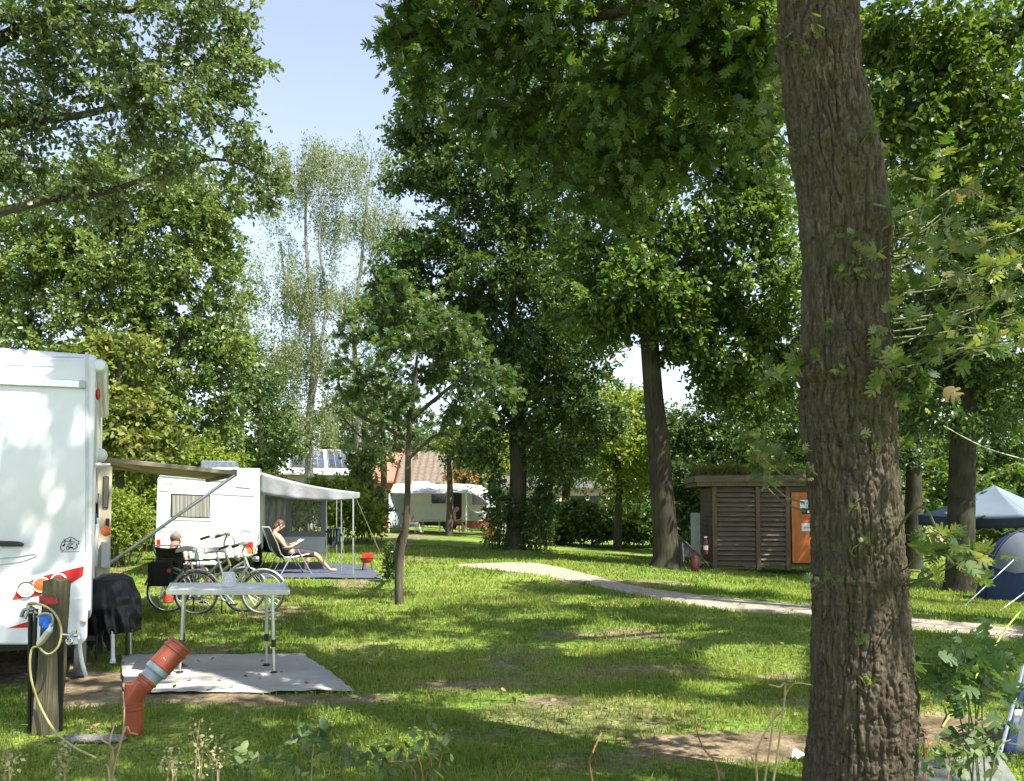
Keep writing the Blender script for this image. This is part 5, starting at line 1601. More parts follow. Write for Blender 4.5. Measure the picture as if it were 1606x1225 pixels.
h3c = P(622, 800, 61); h3c.z = float(gh(h3c.x, 61))
h3 = house('house', 'red roofed brick house left of the brown tiled one', h3c, math.radians(6), 3.6, 4.6, 3.2, 5.2, M_BRICK, M_RTILE, .3)
MB().box((0, -2.32, 1.7), (1.1, .06, 1.1)).build('window', M_GLASS, h3); MB().box((-1.3, -2.32, 1.05), (.9, .06, 2.0)).build('door', M_SHED, h3)
MB().box((.6, .3, 5.3), (.45, .45, 1.0)).build('chimney', M_BRICK, h3)
h4c = P(868, 800, 56); h4c.z = float(gh(h4c.x, 56))
h4 = house('house', 'long pale building with windows glimpsed above the dark hedge', h4c, math.radians(3), 7.6, 5.0, 2.9, 3.7, M_RENDER, mat('dark_roof', (.10, .09, .085), .8), .25)
for x in (-2.8, -.6, 1.4, 2.7):
    w_ = MB().box((x, -2.515, 1.95), (1.0, .06, .85)).build('window', M_GLASS, h4)
    MB().box((x, -2.53, 1.48), (1.15, .12, .06)).build('sill', M_PAPER, w_)
MB().box((3.5, -2.52, 1.2), (.14, .06, 2.4)).build('downpipe', M_PAPER, h4)

# ------------------------------------------------------------------ wooden shed with grass roof
so_ = G(1118, 893)
su = Vector((.995, -.10, 0)).normalized()
srz = math.atan2(su.y, su.x)
sh = thing('shed', 'wooden shed with slatted walls, an orange door and grass growing on its roof', 'shed', so_, srz)
kk = FPX / so_.y
def sx_(px): return (px - 1118) / kk
def sz_(py): return (893 - py) / kk
Wd, Dp, zw = sx_(1352), 2.4, sz_(764)
MB().box((Wd / 2, Dp / 2 + .04, (zw + .12) / 2), (Wd - .1, Dp - .1, zw - .12)).build('inner_wall', M_SHED, sh)
for px in (1121, 1187, 1232, 1349):
    MB().box((sx_(px), -.035, zw / 2), (.125, .11, zw)).build('corner_post' if px in (1121, 1349) else 'post', M_SHEDP, sh, bevel=.006)
def bay(a, b_, n_=16, axis='x'):
    mb = MB(); z0, z1 = .12, zw - .03
    for k in range(n_):
        z = z0 + (z1 - z0) * (k + .5) / n_
        if axis == 'x': mb.box(((a + b_) / 2, -.035, z), (b_ - a, .016, (z1 - z0) / n_ * 1.02), M=Matrix.Rotation(-.62 + .05 * math.sin(k * 5.3), 3, 'X'))
        else: mb.box((-.01, (a + b_) / 2, z), (.016, b_ - a, (z1 - z0) / n_ * 1.02), M=Matrix.Rotation(-.35, 3, 'Y'))
    return mb.build('slats', M_SHED, sh)
bay(sx_(1125), sx_(1183)); bay(sx_(1191), sx_(1229)); bay(sx_(1300), sx_(1345)); bay(.05, Dp, axis='y')
MB().box((sx_(1153), -.085, .05), (sx_(1183) - sx_(1125), .03, .05)).build('floor_beam', M_SHEDP, sh)
dw = MB().box(((sx_(1238) + sx_(1300)) / 2, -.02, (sz_(773) + sz_(882)) / 2), (sx_(1300) - sx_(1238), .06, sz_(773) - sz_(882)))
door = dw.build('door', M_DOOR, sh, bevel=.008)
MB().box((sx_(1270), -.06, sz_(795)), (.62, .03, .46)).build('window', M_GLASS, door, bevel=.004)
for dz in (.25, -.25):
    MB().box((sx_(1270), -.07, sz_(795) + dz), (.70, .035, .05)).build('window_frame', M_DOOR, door)
sp0 = so_ + su * sx_(1254) + Vector((su.y, -su.x, 0)) * .082
MB().box((sx_(1258), -.08, sz_(791)), (.28, .008, .24)).build('poster', M_PAPER, door)
cm = MB(); rngp = np.random.default_rng(12)
for k in range(9):
    x, z = sx_(1258) + rngp.uniform(-.10, .10), sz_(791) + rngp.uniform(-.08, .08)
    cm.torus((x, -.086, z), (0, 1, 0), rngp.uniform(.012, .03), .005, 14, 4, rngp.uniform(0, 3), rngp.uniform(4, 6.2), u0=(1, 0, 0))
cm.build('poster_pattern', M_INK, door)
MB().box((sx_(1263), -.08, sz_(803)), (.06, .008, .07)).build('card', M_PAPER, door)
MB().box((sx_(1261), -.06, sz_(827)), (.31, .008, .22)).build('notice', M_PAPER, door)
text('notice_text', 'privé', M_BLUEINK, sh, so_ + su * (sx_(1261) - .09) + Vector((su.y, -su.x, 0)) * .0665 + Vector((0, 0, sz_(828.5))), su, (0, 0, 1), .18)
MB().tube([(sx_(1292), -.06, sz_(842)), (sx_(1292), -.10, sz_(842)), (sx_(1287), -.10, sz_(842))], .012, 8).build('handle', M_BLACK, door)
MB().box((Wd / 2 - .14, Dp / 2 + .06, zw + .07), (Wd + .62, Dp + .52, .12)).build('roof', M_SHEDP, sh, bevel=.005)
MB().box((Wd / 2 - .14, Dp / 2 + .06, zw + .225), (Wd + .74, Dp + .62, .18)).build('fascia', M_SHED, sh, bevel=.006)
gr = np.random.default_rng(31); n = 16000
x = gr.uniform(-.46, Wd + .2, n); y = gr.uniform(-.20, Dp + .3, n)
hgt = (.10 + .26 * np.clip(vnoise(np.stack([x, y, x * 0], -1), .5, 4) + .45, 0, 1)) * gr.uniform(.5, 1.3, n)
c_, s_ = math.cos(srz), math.sin(srz)
bx_, by_ = so_.x + x * c_ - y * s_, so_.y + x * s_ + y * c_
a = gr.uniform(0, 6.28, n); la_ = gr.uniform(0, 6.28, n); le = hgt * gr.uniform(.2, .9, n)
z = np.full(n, so_.z + zw + .31)
V = np.zeros((n, 3, 3)); wd_ = .016
V[:, 0] = np.stack([bx_ - np.cos(a) * wd_, by_ - np.sin(a) * wd_, z], -1); V[:, 1] = np.stack([bx_ + np.cos(a) * wd_, by_ + np.sin(a) * wd_, z], -1); V[:, 2] = np.stack([bx_ + np.cos(la_) * le, by_ + np.sin(la_) * le, z + hgt], -1)
Vl = V.reshape(-1, 3)
I_ = FR[sh.name].inverted(); I3 = np.array(I_.to_3x3()); Vl = (Vl @ I3.T) + np.array(I_.to_translation())
me = bpy.data.meshes.new('roof_grass'); o = npmesh('roof_grass', Vl, [(0, 1, 2)], 3, n, leafmat('leaf_roof_grass', [(.05, .075, .012), (.08, .10, .018), (.15, .13, .035), (.28, .21, .07)], .6, .4), None, np.clip(gr.normal(.4, .28, n), 0, 1))
o.parent = sh; FR[o.name] = FR[sh.name]; o['kind'] = 'stuff'
MB().box((Wd / 2 - .14, Dp / 2 + .06, zw + .33), (Wd + .6, Dp + .5, .05)).build('turf', mat('turf', (.07, .075, .02), .95, var=.4, bump=.8), sh, bevel=.02)
# things beside the shed
wbp = G(1092, 893)
DB = wbp.y
wh = thing('wheelbarrow', 'old wheelbarrow tipped up on its nose against the shed', 'wheelbarrow', wbp)
for o_ in (0, .5):
    MB().tube([P(1112, 888, DB + o_), P(1092, 866, DB + o_), P(1064, 840, DB + o_ - .05)], .022, 8).build('handle', M_SHED, wh, world=True)
MB().prism([P(1070, 845, DB), P(1100, 872, DB), P(1090, 876, DB), P(1070, 874, DB)], (0, .5, 0)).build('tray', M_DGREY, wh, world=True, bevel=.02)
MB().torus(P(1110, 890, DB + .25), (0, 1, 0), .13, .04, 22, 8).build('wheel', M_RUBBER, wh, world=True)
MB().tube([P(1070, 850, DB), P(1072, 880, DB - .05)], .014, 6).build('leg', M_ALU, wh, world=True)
tag(MB().lathe([(.10, 0), (.105, .02), (.105, .38), (.08, .42), (.03, .44), (.03, .48), (0, .485)], G(1088, 895) + Vector((0, -.15, 0)), (0, 0, 1), 20).build('gas_bottle', mat('dull_red_bottle', (.15, .022, .018), .5, var=.15)), 'dull red gas bottle on the grass under the tipped wheelbarrow', 'gas bottle')
fe = thing('fire_extinguisher', 'red fire extinguisher with a white label by the shed corner', 'fire extinguisher', P(1107, 868, DB - .1))
MB().lathe([(.0, -.02), (.06, -.02), (.065, 0), (.065, .34), (.045, .40), (.025, .42), (0, .42)], (0, 0, 0), (0, 0, 1), 20).build('cylinder', mat('dark_red_enamel', (.22, .025, .03), .4), fe)
MB().lathe([(.0665, .10), (.0665, .22)], (0, 0, 0), (0, 0, 1), 20).build('label_band', M_PAPER, fe)
MB().box((0, 0, .45), (.09, .04, .05)).build('valve', M_ALU, fe, bevel=.008)
MB().tube([(.03, -.03, .44), (.10, -.05, .38), (.09, -.05, .12)], .012, 6, sm=3).build('hose', M_BLACK, fe)
q = P(1091, 865, DB + 1.6)
wp_ = thing('white_panel', 'white painted board standing upright behind the wheelbarrow', 'board', (q.x, q.y, float(gh(q.x, q.y))), .0)
MB().box((0, 0, .82), (.22, .30, 1.58)).build('board', mat('weathered_white_board', (.38, .37, .33), .7, var=.15), wp_, bevel=.01)
MB().box((0, 0, .02), (.30, .36, .05)).build('base', M_DGREY, wp_)

# ------------------------------------------------------------------ gazebo and tents
gzc = P(1560, 800, 20.0); gzz = float(gh(gzc.x, gzc.y))
gz = thing('gazebo', 'pop-up gazebo with a grey-blue peaked canopy and dark valance behind the blue tent', 'gazebo', (gzc.x, gzc.y, gzz), math.radians(38))
hw = 1.28; ze = P(1560, 808, 20).z - gzz; zp = P(1560, 761, 20).z - gzz
mb = MB()
for k in range(4):
    a = math.pi / 2 * k + math.pi / 4
    c0 = Vector((math.cos(a) * hw * 1.414, math.sin(a) * hw * 1.414, ze)); c1 = Vector((math.cos(a + math.pi / 2) * hw * 1.414, math.sin(a + math.pi / 2) * hw * 1.414, ze))
    def gfn(u, v, c0=c0, c1=c1):
        p = c0.lerp(c1, u).lerp(Vector((0, 0, zp)), v)
        return p + Vector((0, 0, -.05 * math.sin(math.pi * v) - .05 * math.sin(math.pi * u) * (1 - v)))
    mb.grid(gfn, 10, 8)
mb.build('canopy', M_GAZ, gz, thick=.006)
mb = MB()
for k in range(4):
    a = math.pi / 2 * k + math.pi / 4
    c0 = Vector((math.cos(a) * hw * 1.414, math.sin(a) * hw * 1.414, 0)); c1 = Vector((math.cos(a + math.pi / 2) * hw * 1.414, math.sin(a + math.pi / 2) * hw * 1.414, 0))
    mb.grid(lambda u, v, c0=c0, c1=c1: c0.lerp(c1, u) * 1.003 + Vector((0, 0, ze - .05 * math.sin(math.pi * u) - .25 * v + .012 * math.sin(u * 20) * v)), 14, 3)
mb.build('valance', M_NAVY, gz, thick=.006)
for k in range(4):
    a = math.pi / 2 * k + math.pi / 4
    q = Vector((math.cos(a) * hw * 1.37, math.sin(a) * hw * 1.37, 0))
    MB().tube([q, q + Vector((0, 0, ze))], .018, 8).build('pole', M_GREYP, gz)
tr_ = MB()
for k in range(4):
    a = math.pi / 2 * k + math.pi / 4
    c0 = Vector((math.cos(a), math.sin(a), 0)) * hw * 1.36; c1 = Vector((math.cos(a + math.pi / 2), math.sin(a + math.pi / 2), 0)) * hw * 1.36
    for (u0, z0, u1, z1) in ((0, ze - .08, .25, ze - .42), (.25, ze - .42, .5, ze - .08), (.5, ze - .08, .75, ze - .42), (.75, ze - .42, 1, ze - .08), (0, ze - .42, .25, ze - .08), (.25, ze - .08, .5, ze - .42), (.5, ze - .42, .75, ze - .08), (.75, ze - .08, 1, ze - .42)):
        tr_.tube([c0.lerp(c1, u0) + Vector((0, 0, z0)), c0.lerp(c1, u1) + Vector((0, 0, z1))], .009, 5)
tr_.build('truss', M_GREYP, gz)
tc_ = P(1628, 900, 16.6); tz = float(gh(tc_.x, tc_.y))
tn = thing('dome_tent', 'blue dome tent with grey upper panels at the right edge', 'tent', (tc_.x, tc_.y, tz))
Rx, Ry, Rz = 83 / FPX * 16.6, 1.15, 1.50
def dome(th, ph, k=1.0):
    c, s_ = math.cos(th), math.sin(th)
    e = .95
    x = Rx * k * math.copysign(abs(c) ** e, c) * math.cos(ph) ** .85; y = Ry * k * math.copysign(abs(s_) ** e, s_) * math.cos(ph) ** .85
    return Vector((x, y, Rz * k * math.sin(ph) ** .95 if ph > 0 else 0))
mb = MB(); mb.grid(lambda u, v: dome(2 * math.pi * u, (math.pi / 2 - .001) * v), 48, 20); mb.build('shell', M_BLUETENT, tn)
for (a0, a1) in ((math.pi * 1.02, math.pi * 1.36), (math.pi * 1.42, math.pi * 1.80)):
    mb = MB()
    def pf(u, v, a0=a0, a1=a1):
        th = a0 + (a1 - a0) * u
        lo = .42 + .35 * (1 - (u if a0 < 4 else .4)) * .0 + .30 * abs(u - .5) * .5
        return dome(th, lo + (1.25 - lo) * v, 1.008)
    mb.grid(pf, 14, 12); mb.build('upper_panel', M_GREYTENT, tn)
mb = MB(); mb.tube([dome(math.pi * 1.39, .02 + 1.5 * k / 14, 1.012) for k in range(15)], .016, 6); mb.tube([dome(math.pi * 1.0, .02 + 1.5 * k / 14, 1.012) for k in range(15)], .016, 6); mb.tube([dome(math.pi * 1.83, .02 + 1.5 * k / 14, 1.012) for k in range(15)], .016, 6)
mb.build('pole', M_NAVY, tn)
MB().tube([G(1512, 951), P(1590, 878, 15.8)], .008, 5).build('guy_rope', M_ROPE, tn, world=True)
MB().tube([G(1568, 958), P(1640, 905, 15.2)], .008, 5).build('guy_rope', M_ROPE, tn, world=True)
# awning tent corner, lower right
e0 = G(1568, 1188); D2 = e0.y
ct_ = thing('tent', 'corner of a grey tent with blue and white striped trim in the lower right corner', 'tent', e0)
apex = Vector((P(1640, 985, D2).x, D2 + .1, P(1640, 985, D2).z))
back = Vector((1.6, .9, 0))
mb = MB(); mb.grid(lambda u, v: e0.lerp(apex, v) + (back * u) + Vector((0, 0, -.03 * math.sin(math.pi * u) * math.sin(math.pi * v))), 12, 12)
rgt = Vector((e0.x + 1.5, D2 - .05, 0))
mb.grid(lambda u, v: e0.lerp(apex, v).lerp(rgt.lerp(apex, v), u) + Vector((0, -.015 * math.sin(u * 12) * (1 - v), 0)), 14, 10)
mb.build('shell', mat('dark_grey_tent', (.10, .11, .135), .7, bump=.15, bscale=8), ct_, world=True, thick=.006)
mb = MB()
ed = (apex - e0)
for (t0, t1) in ((.0, .30), (.36, .56), (.66, .98)):
    mb.grid(lambda u, v, t0=t0, t1=t1: e0 + ed * (t0 + (t1 - t0) * v) + (rgt - e0) * (.004 + .045 * u) * (1 - (t0 + (t1 - t0) * v)) + Vector((0, -.018, 0)), 4, 4)
mb.build('blue_trim', mat('tent_blue', (.015, .022, .10), .6), ct_, world=True, thick=.004)
mb = MB()
for (t0, t1) in ((.30, .36), (.56, .66)):
    mb.grid(lambda u, v, t0=t0, t1=t1: e0 + ed * (t0 + (t1 - t0) * v) + (rgt - e0) * (.004 + .045 * u) * (1 - (t0 + (t1 - t0) * v)) + Vector((0, -.018, 0)), 4, 2)
mb.build('white_trim', M_FABW, ct_, world=True, thick=.004)
MB().tube([e0, apex], .014, 8).build('pole', M_ALU, ct_, world=True)
MB().tube([P(1625, 930, 6.4), P(1578, 985, 6.1), P(1516, 1085, 5.9), G(1478, 1140)], .006, 6).build('guy_rope', M_GROPE, ct_, world=True)
lt = MB(); lc = G(1256, 1190)
lt.grid(lambda u, v: lc + Vector(((u - .5) * .11, (v - .5) * .08, .012 + .02 * float(vnoise(np.array([[u * 3, v * 3, 0]]), .7, 2)[0]) + .02 * math.sin(u * 5) * v)), 12, 10)
tag(lt.build('paper_scrap', M_PAPER, thick=.002), 'crumpled white paper on the ground at the left foot of the big oak', 'paper')

rp = MB().tube([P(1480, 668, 17.5), P(1545, 702, 18.0), P(1612, 722, 18.6)], .011, 5, sm=4)
tag(rp.build('rope', M_ROPE), 'pale rope running from the dark straight trunk out to the right', 'rope')
# ------------------------------------------------------------------ plants in front
def sapling(name, label, px, d, stems, leafm, stem_m, leaf, seed, tmpl=OVAL, cat='plant', per=9, group=None, spread=.07):
    """stems: list of pixel polylines from the ground up at depth d"""
    rng = np.random.default_rng(seed)
    x = P(px, 1200, d).x
    t_ = thing(name, label, cat, (x, d, 0), 0, group)
    mb = MB(); LP, LA = [], []
    for s_ in stems:
        b_ = Vector((x + rng.normal(0, .03), d + rng.normal(0, .03), -.02))
        pts = [b_] + [P(a, c, d + rng.normal(0, .05)) for a, c in s_]
        mb.tube(pts, [(.0048 if per == 0 else (.0028 if per == 14 else .0042)) - .0022 * k / len(pts) for k in range(len(pts))], 6, sm=4)
        sm_ = smoothpath(pts, 6)
        for k in range(per * len(s_)):
            q = sm_[int(len(sm_) * rng.uniform(.45, .999))]
            LP.append(np.array(q) + rng.normal(0, spread * .4, 3)); LA.append(rng.normal(0, 1, 3) + np.array([0, 0, .15]))
    mb.build('stem', stem_m, t_, world=True)
    if per:
        leaf_mesh('leaves', np.array(LP), np.array(LA), leaf, tmpl, leafm, t_, rng, np.clip(rng.normal(.5, .25, len(LP)), 0, 1), .6)
    return t_
sapling('sapling', 'leafy sapling at the bottom edge, left of the twin-stemmed one', 480, 3.7, [[(470, 1190), (462, 1150)], [(490, 1185), (500, 1150), (512, 1140)], [(480, 1200), (520, 1175)], [(470, 1210), (440, 1190)]], L_SAGE, M_GRST, .06, 101, per=8)
sapling('sapling', 'sapling with pale leaves on twin reddish stems at the bottom centre', 672, 3.6, [[(676, 1190), (670, 1140)], [(660, 1200), (640, 1185)], [(690, 1195), (700, 1180)], [(650, 1210), (600, 1195)]], L_SAGE, M_REDST, .06, 102, per=5)
sapling('sapling', 'low sapling with pale leaves just left of the twin reddish stems', 575, 3.5, [[(560, 1205), (545, 1192)], [(590, 1200), (600, 1185)], [(575, 1205), (570, 1190)]], L_SAGE, M_GRST, .06, 103, per=7)
sapling('sapling', 'small leafy sapling at the bottom edge below the grey mat', 380, 3.5, [[(370, 1200), (350, 1185)], [(400, 1205), (430, 1200)], [(385, 1205), (395, 1190)]], L_SAGE, M_GRST, .055, 104, per=6)
sapling('dry_stem', 'forked dry stem in front of the drain pipe', 172, 3.6, [[(172, 1200), (190, 1160), (195, 1120), (193, 1085)], [(175, 1195), (172, 1165), (180, 1135)], [(178, 1190), (160, 1160), (148, 1140), (135, 1138)], [(192, 1155), (205, 1150), (216, 1152)], [(170, 1205), (155, 1222)]], L_SAGE, M_DRYST, .03, 105, per=0, cat='stem')
sapling('dry_stem', 'tall pale forked dry stem left of the big oak', 1186, 3.7, [[(1186, 1200), (1192, 1165), (1212, 1130), (1228, 1112), (1231, 1092), (1245, 1072), (1272, 1074)], [(1213, 1128), (1203, 1120), (1194, 1118)], [(1231, 1092), (1222, 1078), (1206, 1074)]], L_SAGE, M_DRYST, .03, 106, per=0, cat='stem')
sapling('dry_stem', 'thin curved reddish stem near the tall pale one', 1130, 3.7, [[(1126, 1210), (1104, 1175), (1094, 1150), (1090, 1122)]], L_SAGE, M_REDST, .03, 107, per=0, cat='stem')
sapling('dry_stem', 'single reddish stem at the bottom edge in the middle of the lawn', 926, 3.6, [[(926, 1210), (930, 1180), (943, 1150)]], L_SAGE, M_REDST, .03, 108, per=0, cat='stem')
sapling('sapling', 'oak sapling with broad lobed leaves right of the big trunk', 1530, 4.1, [[(1500, 1100), (1470, 1030)], [(1520, 1090), (1510, 1020)], [(1540, 1080), (1560, 1030)], [(1530, 1090), (1540, 1050)], [(1510, 1070), (1440, 1040)], [(1540, 1080), (1590, 1060)]], leafmat('leaf_oak_sapling', [(.05, .105, .035), (.085, .15, .05), (.14, .21, .08)], .45, .35, (1.3, 1.4, .6)), M_GRST, .09, 109, tmpl=LOBED, per=12, spread=.26)
sapling('sapling', 'small weedy bush at the bottom right in front of the grey tent', 1530, 3.5, [[(1500, 1195), (1480, 1175)], [(1530, 1185), (1540, 1155)], [(1560, 1190), (1585, 1160)], [(1520, 1200), (1560, 1180)], [(1490, 1205), (1450, 1195)]], L_SAGE, M_GRST, .055, 110, per=9, spread=.10)
sapling('weed', 'weed with dark curled leaves on a thin stem right of the oak trunk', 1452, 3.8, [[(1450, 1180), (1449, 1150)], [(1454, 1180), (1465, 1165)], [(1490, 1190), (1500, 1170), (1530, 1165)]], mat('dry_leaf', (.07, .05, .03), .7), M_REDST, .035, 111, per=5, spread=.05)
for i, (px, top) in enumerate(((12, 1165), (98, 1165), (268, 1172), (338, 1160), (310, 1130))):
    lb = ['pale seeding grass stalk in the lower left corner', 'pale seeding grass stalk below the wooden post', 'pale seeding grass stalk right of the forked dry stem', 'pale seeding grass stalk rightmost of the bottom row', 'taller thin seeding grass stalk right of the drain pipe'][i]
    sapling('grass_stalk', lb, px, 3.5, [[(px - 4, 1210), (px + 3, top)], [(px + 3, 1215), (px - 8, top + 18)], [(px + 5, 1215), (px + 14, top + 24)]], leafmat('leaf_seed', [(.26, .24, .12), (.36, .33, .18), (.45, .42, .26)], .7, .3), M_DRYST, .022, 120 + i, tmpl=DIA, per=14, cat='grass stalk', group='seeding grass stalks', spread=.05)
# ------------------------------------------------------------------ the big oak in front: real fissured bark
def oak_trunk():
    ctrl = [(1352, 1275, 90), (1349, 1230, 80), (1352, 1160, 76), (1354, 1080, 73), (1350, 980, 70), (1347, 900, 68), (1342, 820, 65), (1334, 710, 65), (1328, 640, 67), (1327, 585, 68), (1324, 510, 62), (1325, 420, 62), (1323, 330, 66), (1310, 250, 64), (1300, 190, 62), (1288, 110, 60), (1283, 50, 60), (1281, 0, 58), (1275, -90, 55)]
    d = 4.2
    pp = [P(x, y, d) for x, y, _ in ctrl]; rr = [h * d / FPX for *_, h in ctrl]
    k = 42
    sp = np.array([tuple(p) for p in smoothpath(pp, k)]); sr = np.array(interp(rr, k))
    nT = 320
    th = np.linspace(0, 2 * math.pi, nT, endpoint=False)
    C, Sn = np.cos(th), np.sin(th)
    H = sp[:, 2][:, None] * np.ones((1, nT)); R0 = sr[:, None] * np.ones((1, nT))
    arc = np.stack([C[None, :] * R0, Sn[None, :] * R0, H], -1)
    wq = arc.copy(); wx = vnoise(arc, .20, 51) * .016; wq[..., 0] += wx; wq[..., 1] += vnoise(arc, .20, 52) * .016
    q1 = wq / np.array([1, 1, 6.5]); q2 = wq / np.array([1, 1, 3.0])
    n1 = vnoise(q1, .031, 53) + .35 * vnoise(q1 / np.array([1, 1, .8]), .017, 63)
    n2 = vnoise(q2, .021, 54) + .3 * vnoise(q2, .011, 64)
    n3 = vnoise(arc / np.array([1.6, 1.6, .8]), .026, 66)
    disp = .009 - .017 * np.exp(-(n1 / .15) ** 2) - .009 * np.exp(-(n2 / .15) ** 2) - .007 * np.exp(-(n3 / .10) ** 2) + .005 * vnoise(q2, .03, 65) + .0045 * vnoise(arc / np.array([1, 1, 1.6]), .010, 55) + .010 * vnoise(arc, .25, 56)
    gap = vnoise(arc / np.array([1, 1, .6]), .045, 57)
    disp -= .006 * sstep(.35, .8, gap)
    for (py, amp, wdt) in ((590, .030, .035), (905, .026, .03), (70, .030, .045), (245, .02, .05), (440, .016, .03), (1082, .012, .02)):
        z0 = P(1330, py, d).z
        zz = H - z0 - .03 * vnoise(np.stack([C[None, :] * R0 * 4, Sn[None, :] * R0 * 4, H * 0], -1), .3, int(py))
        disp += amp * np.exp(-(zz / wdt) ** 2) * (.25 + .9 * np.maximum(0, vnoise(arc, .05, int(py) + 1) + .3))
    def knot(px, py, amp, w_, up=1.0):
        p = np.array(P(px, py, d - .25))
        X = sp[:, 0][:, None] + C[None, :] * R0; Yy = sp[:, 1][:, None] + Sn[None, :] * R0
        r2 = ((X - p[0]) ** 2 + (Yy - p[1]) ** 2 * .5 + ((H - p[2]) * up) ** 2)
        rr_ = np.sqrt(r2) / w_
        return amp * (np.exp(-rr_ ** 2) * 1.0 - .9 * np.exp(-(rr_ / .45) ** 2))
    disp += knot(1352, 232, .075, .085, .8) + knot(1326, 48, .05, .05) + knot(1400, 340, .04, .10) + knot(1300, 900, .03, .06) + knot(1365, 590, .04, .06)
    Rf = R0 + disp
    V = np.stack([sp[:, 0][:, None] + C[None, :] * Rf, sp[:, 1][:, None] + Sn[None, :] * Rf, H], -1).reshape(-1, 3)
    n = len(sp)
    i = np.arange(n - 1)[:, None] * nT; k_ = np.arange(nT)[None, :]; k2 = (k_ + 1) % nT
    F = np.stack([i + k_, i + k2, i + nT + k2, i + nT + k_], -1).reshape(-1, 4)
    return V, F, pp, rr
def near_oak():
    base = Vector((P(1352, 1262, 4.2).x, 4.2, 0))
    t = thing('oak_tree', 'big oak with deeply fissured bark close by, sprouting shoots, its crown hanging overhead', 'tree', base)
    V, F, pp, rr = oak_trunk()
    me = bpy.data.meshes.new('trunk')
    V = V - np.array(base)
    me.vertices.add(len(V)); me.vertices.foreach_set('co', V.astype(np.float32).ravel())
    me.loops.add(F.size); me.loops.foreach_set('vertex_index', F.astype(np.int32).ravel())
    me.polygons.add(len(F)); me.polygons.foreach_set('loop_start', np.arange(len(F), dtype=np.int32) * 4)
    me.polygons.foreach_set('loop_total', np.full(len(F), 4, np.int32)); me.polygons.foreach_set('use_smooth', np.ones(len(F), bool))
    me.update()
    link('trunk', me, B_OAK, t)
    rng = np.random.default_rng(77)
    top = P(1275, -90, 4.2)
    paths = [([top, top + Vector((-.05, .05, 1.2)), top + Vector((.1, .1, 3)), top + Vector((0, .2, 5)), top + Vector((.1, .3, 7))], (.18, .17, .14, .10, .05)),
             ([top + Vector((0, 0, -.2)), P(1130, -60, 4.8), P(1000, 10, 5.6), P(860, 40, 6.3), P(720, 60, 6.8)], (.07, .055, .04, .028, .012)),
             ([top + Vector((0, 0, .3)), P(1150, -100, 5.0), P(1100, 60, 5.8), P(1040, 120, 6.4)], (.06, .045, .03, .012))]
    seen = [blob(690, 30, 6.5, 85, 50, .5, 26), blob(650, 75, 6.7, 55, 32, .3, 10), blob(700, 95, 6.6, 35, 20, .3, 5), blob(790, 60, 6.2, 95, 75, .6, 38), blob(900, 90, 5.9, 100, 95, .6, 44), blob(1000, 70, 5.7, 95, 80, .6, 36), blob(1085, 60, 5.4, 85, 75, .5, 30), blob(1165, 45, 5.1, 65, 60, .4, 22),
            blob(960, 190, 5.9, 60, 45, .4, 12), blob(830, 165, 6.0, 60, 45, .4, 12), blob(1110, 170, 5.6, 70, 30, .4, 9), blob(900, -60, 5.6, 300, 60, 1.0, 50), blob(1040, 225, 6.2, 40, 22, .3, 4)]
    seen = [(c, r * np.array([1.05, 1.1, 1.08]), max(3, int(n * .62))) for c, r, n in seen] + [blob(x_, y_, 6.2, rx_, 18, .5, n_) for x_, y_, rx_, n_ in ((680, 130, 40, 3), (760, 165, 40, 4), (860, 235, 45, 4), (930, 270, 40, 4), (1000, 250, 50, 4), (1080, 235, 50, 4), (1150, 205, 40, 4), (1190, 150, 30, 3), (880, 290, 30, 2), (980, 310, 30, 2))]
    pts = crown_pts(seen, rng, -.4, 9, .5)
    B, par, rad, nfix, tips = grow(paths, pts, rng, .35, .004)
    q, ax, seg, ci = sprays(pts, pts.mean(0), rng, 6, .30, 8, .25)
    extra = MB()
    a, b_ = seg
    for i in range(len(a)):
        extra.tube([a[i], (a[i] + b_[i]) / 2, b_[i]], [.004, .003, .0015], 4)
    branch_mesh('limbs', B, par, rad, nfix, B_OAK, t, paths, minr=.003, extra=extra, trunk_n=12)
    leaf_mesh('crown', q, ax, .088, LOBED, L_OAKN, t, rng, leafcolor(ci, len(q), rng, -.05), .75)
    # the high crown that shades the pitch
    up_ = [wblob((-1.8, 4.8, 8.2), (2.6, 2.6, 1.8), 110), wblob((0.8, 3.0, 9.5), (2.8, 2.6, 2.0), 170), wblob((2.6, 5.2, 10.5), (3.0, 2.8, 2.2), 190), wblob((3.5, 1.5, 9.0), (3.0, 2.6, 2.0), 170), wblob((0.6, 5.2, 12.5), (2.8, 2.8, 2.0), 120), wblob((4.8, 3.8, 8.0), (2.2, 2.2, 1.8), 110), wblob((1.6, .2, 7.6), (2.4, 2.0, 1.4), 110)]
    pu = crown_pts(up_, rng, -.22, 31, 1.0)
    xq, yq = proj(pu)
    pu = pu[~((pu[:, 1] > .3) & (yq > -90))]
    B2, par2, rad2, nf2, _ = grow(paths[:1], pu, rng, .8, .006)
    branch_mesh('limbs', B2, par2, rad2, nf2, B_OAK, t, paths[:1], minr=.005, trunk_n=10)
    q, ax, seg, ci = sprays(pu, pu.mean(0), rng, 5, .5, 7, .1)
    q2 = q[~in_light(q)]; ax = ax[~in_light(q)]; ci = ci[~in_light(q)]
    leaf_mesh('crown', q2, ax, .17, OVAL, L_OAKN, t, rng, leafcolor(ci, len(q2), rng, 0), .8)
    # shoots on the trunk and leafy sprays beside it
    stem = MB(); LP, LA, LS = [], [], []
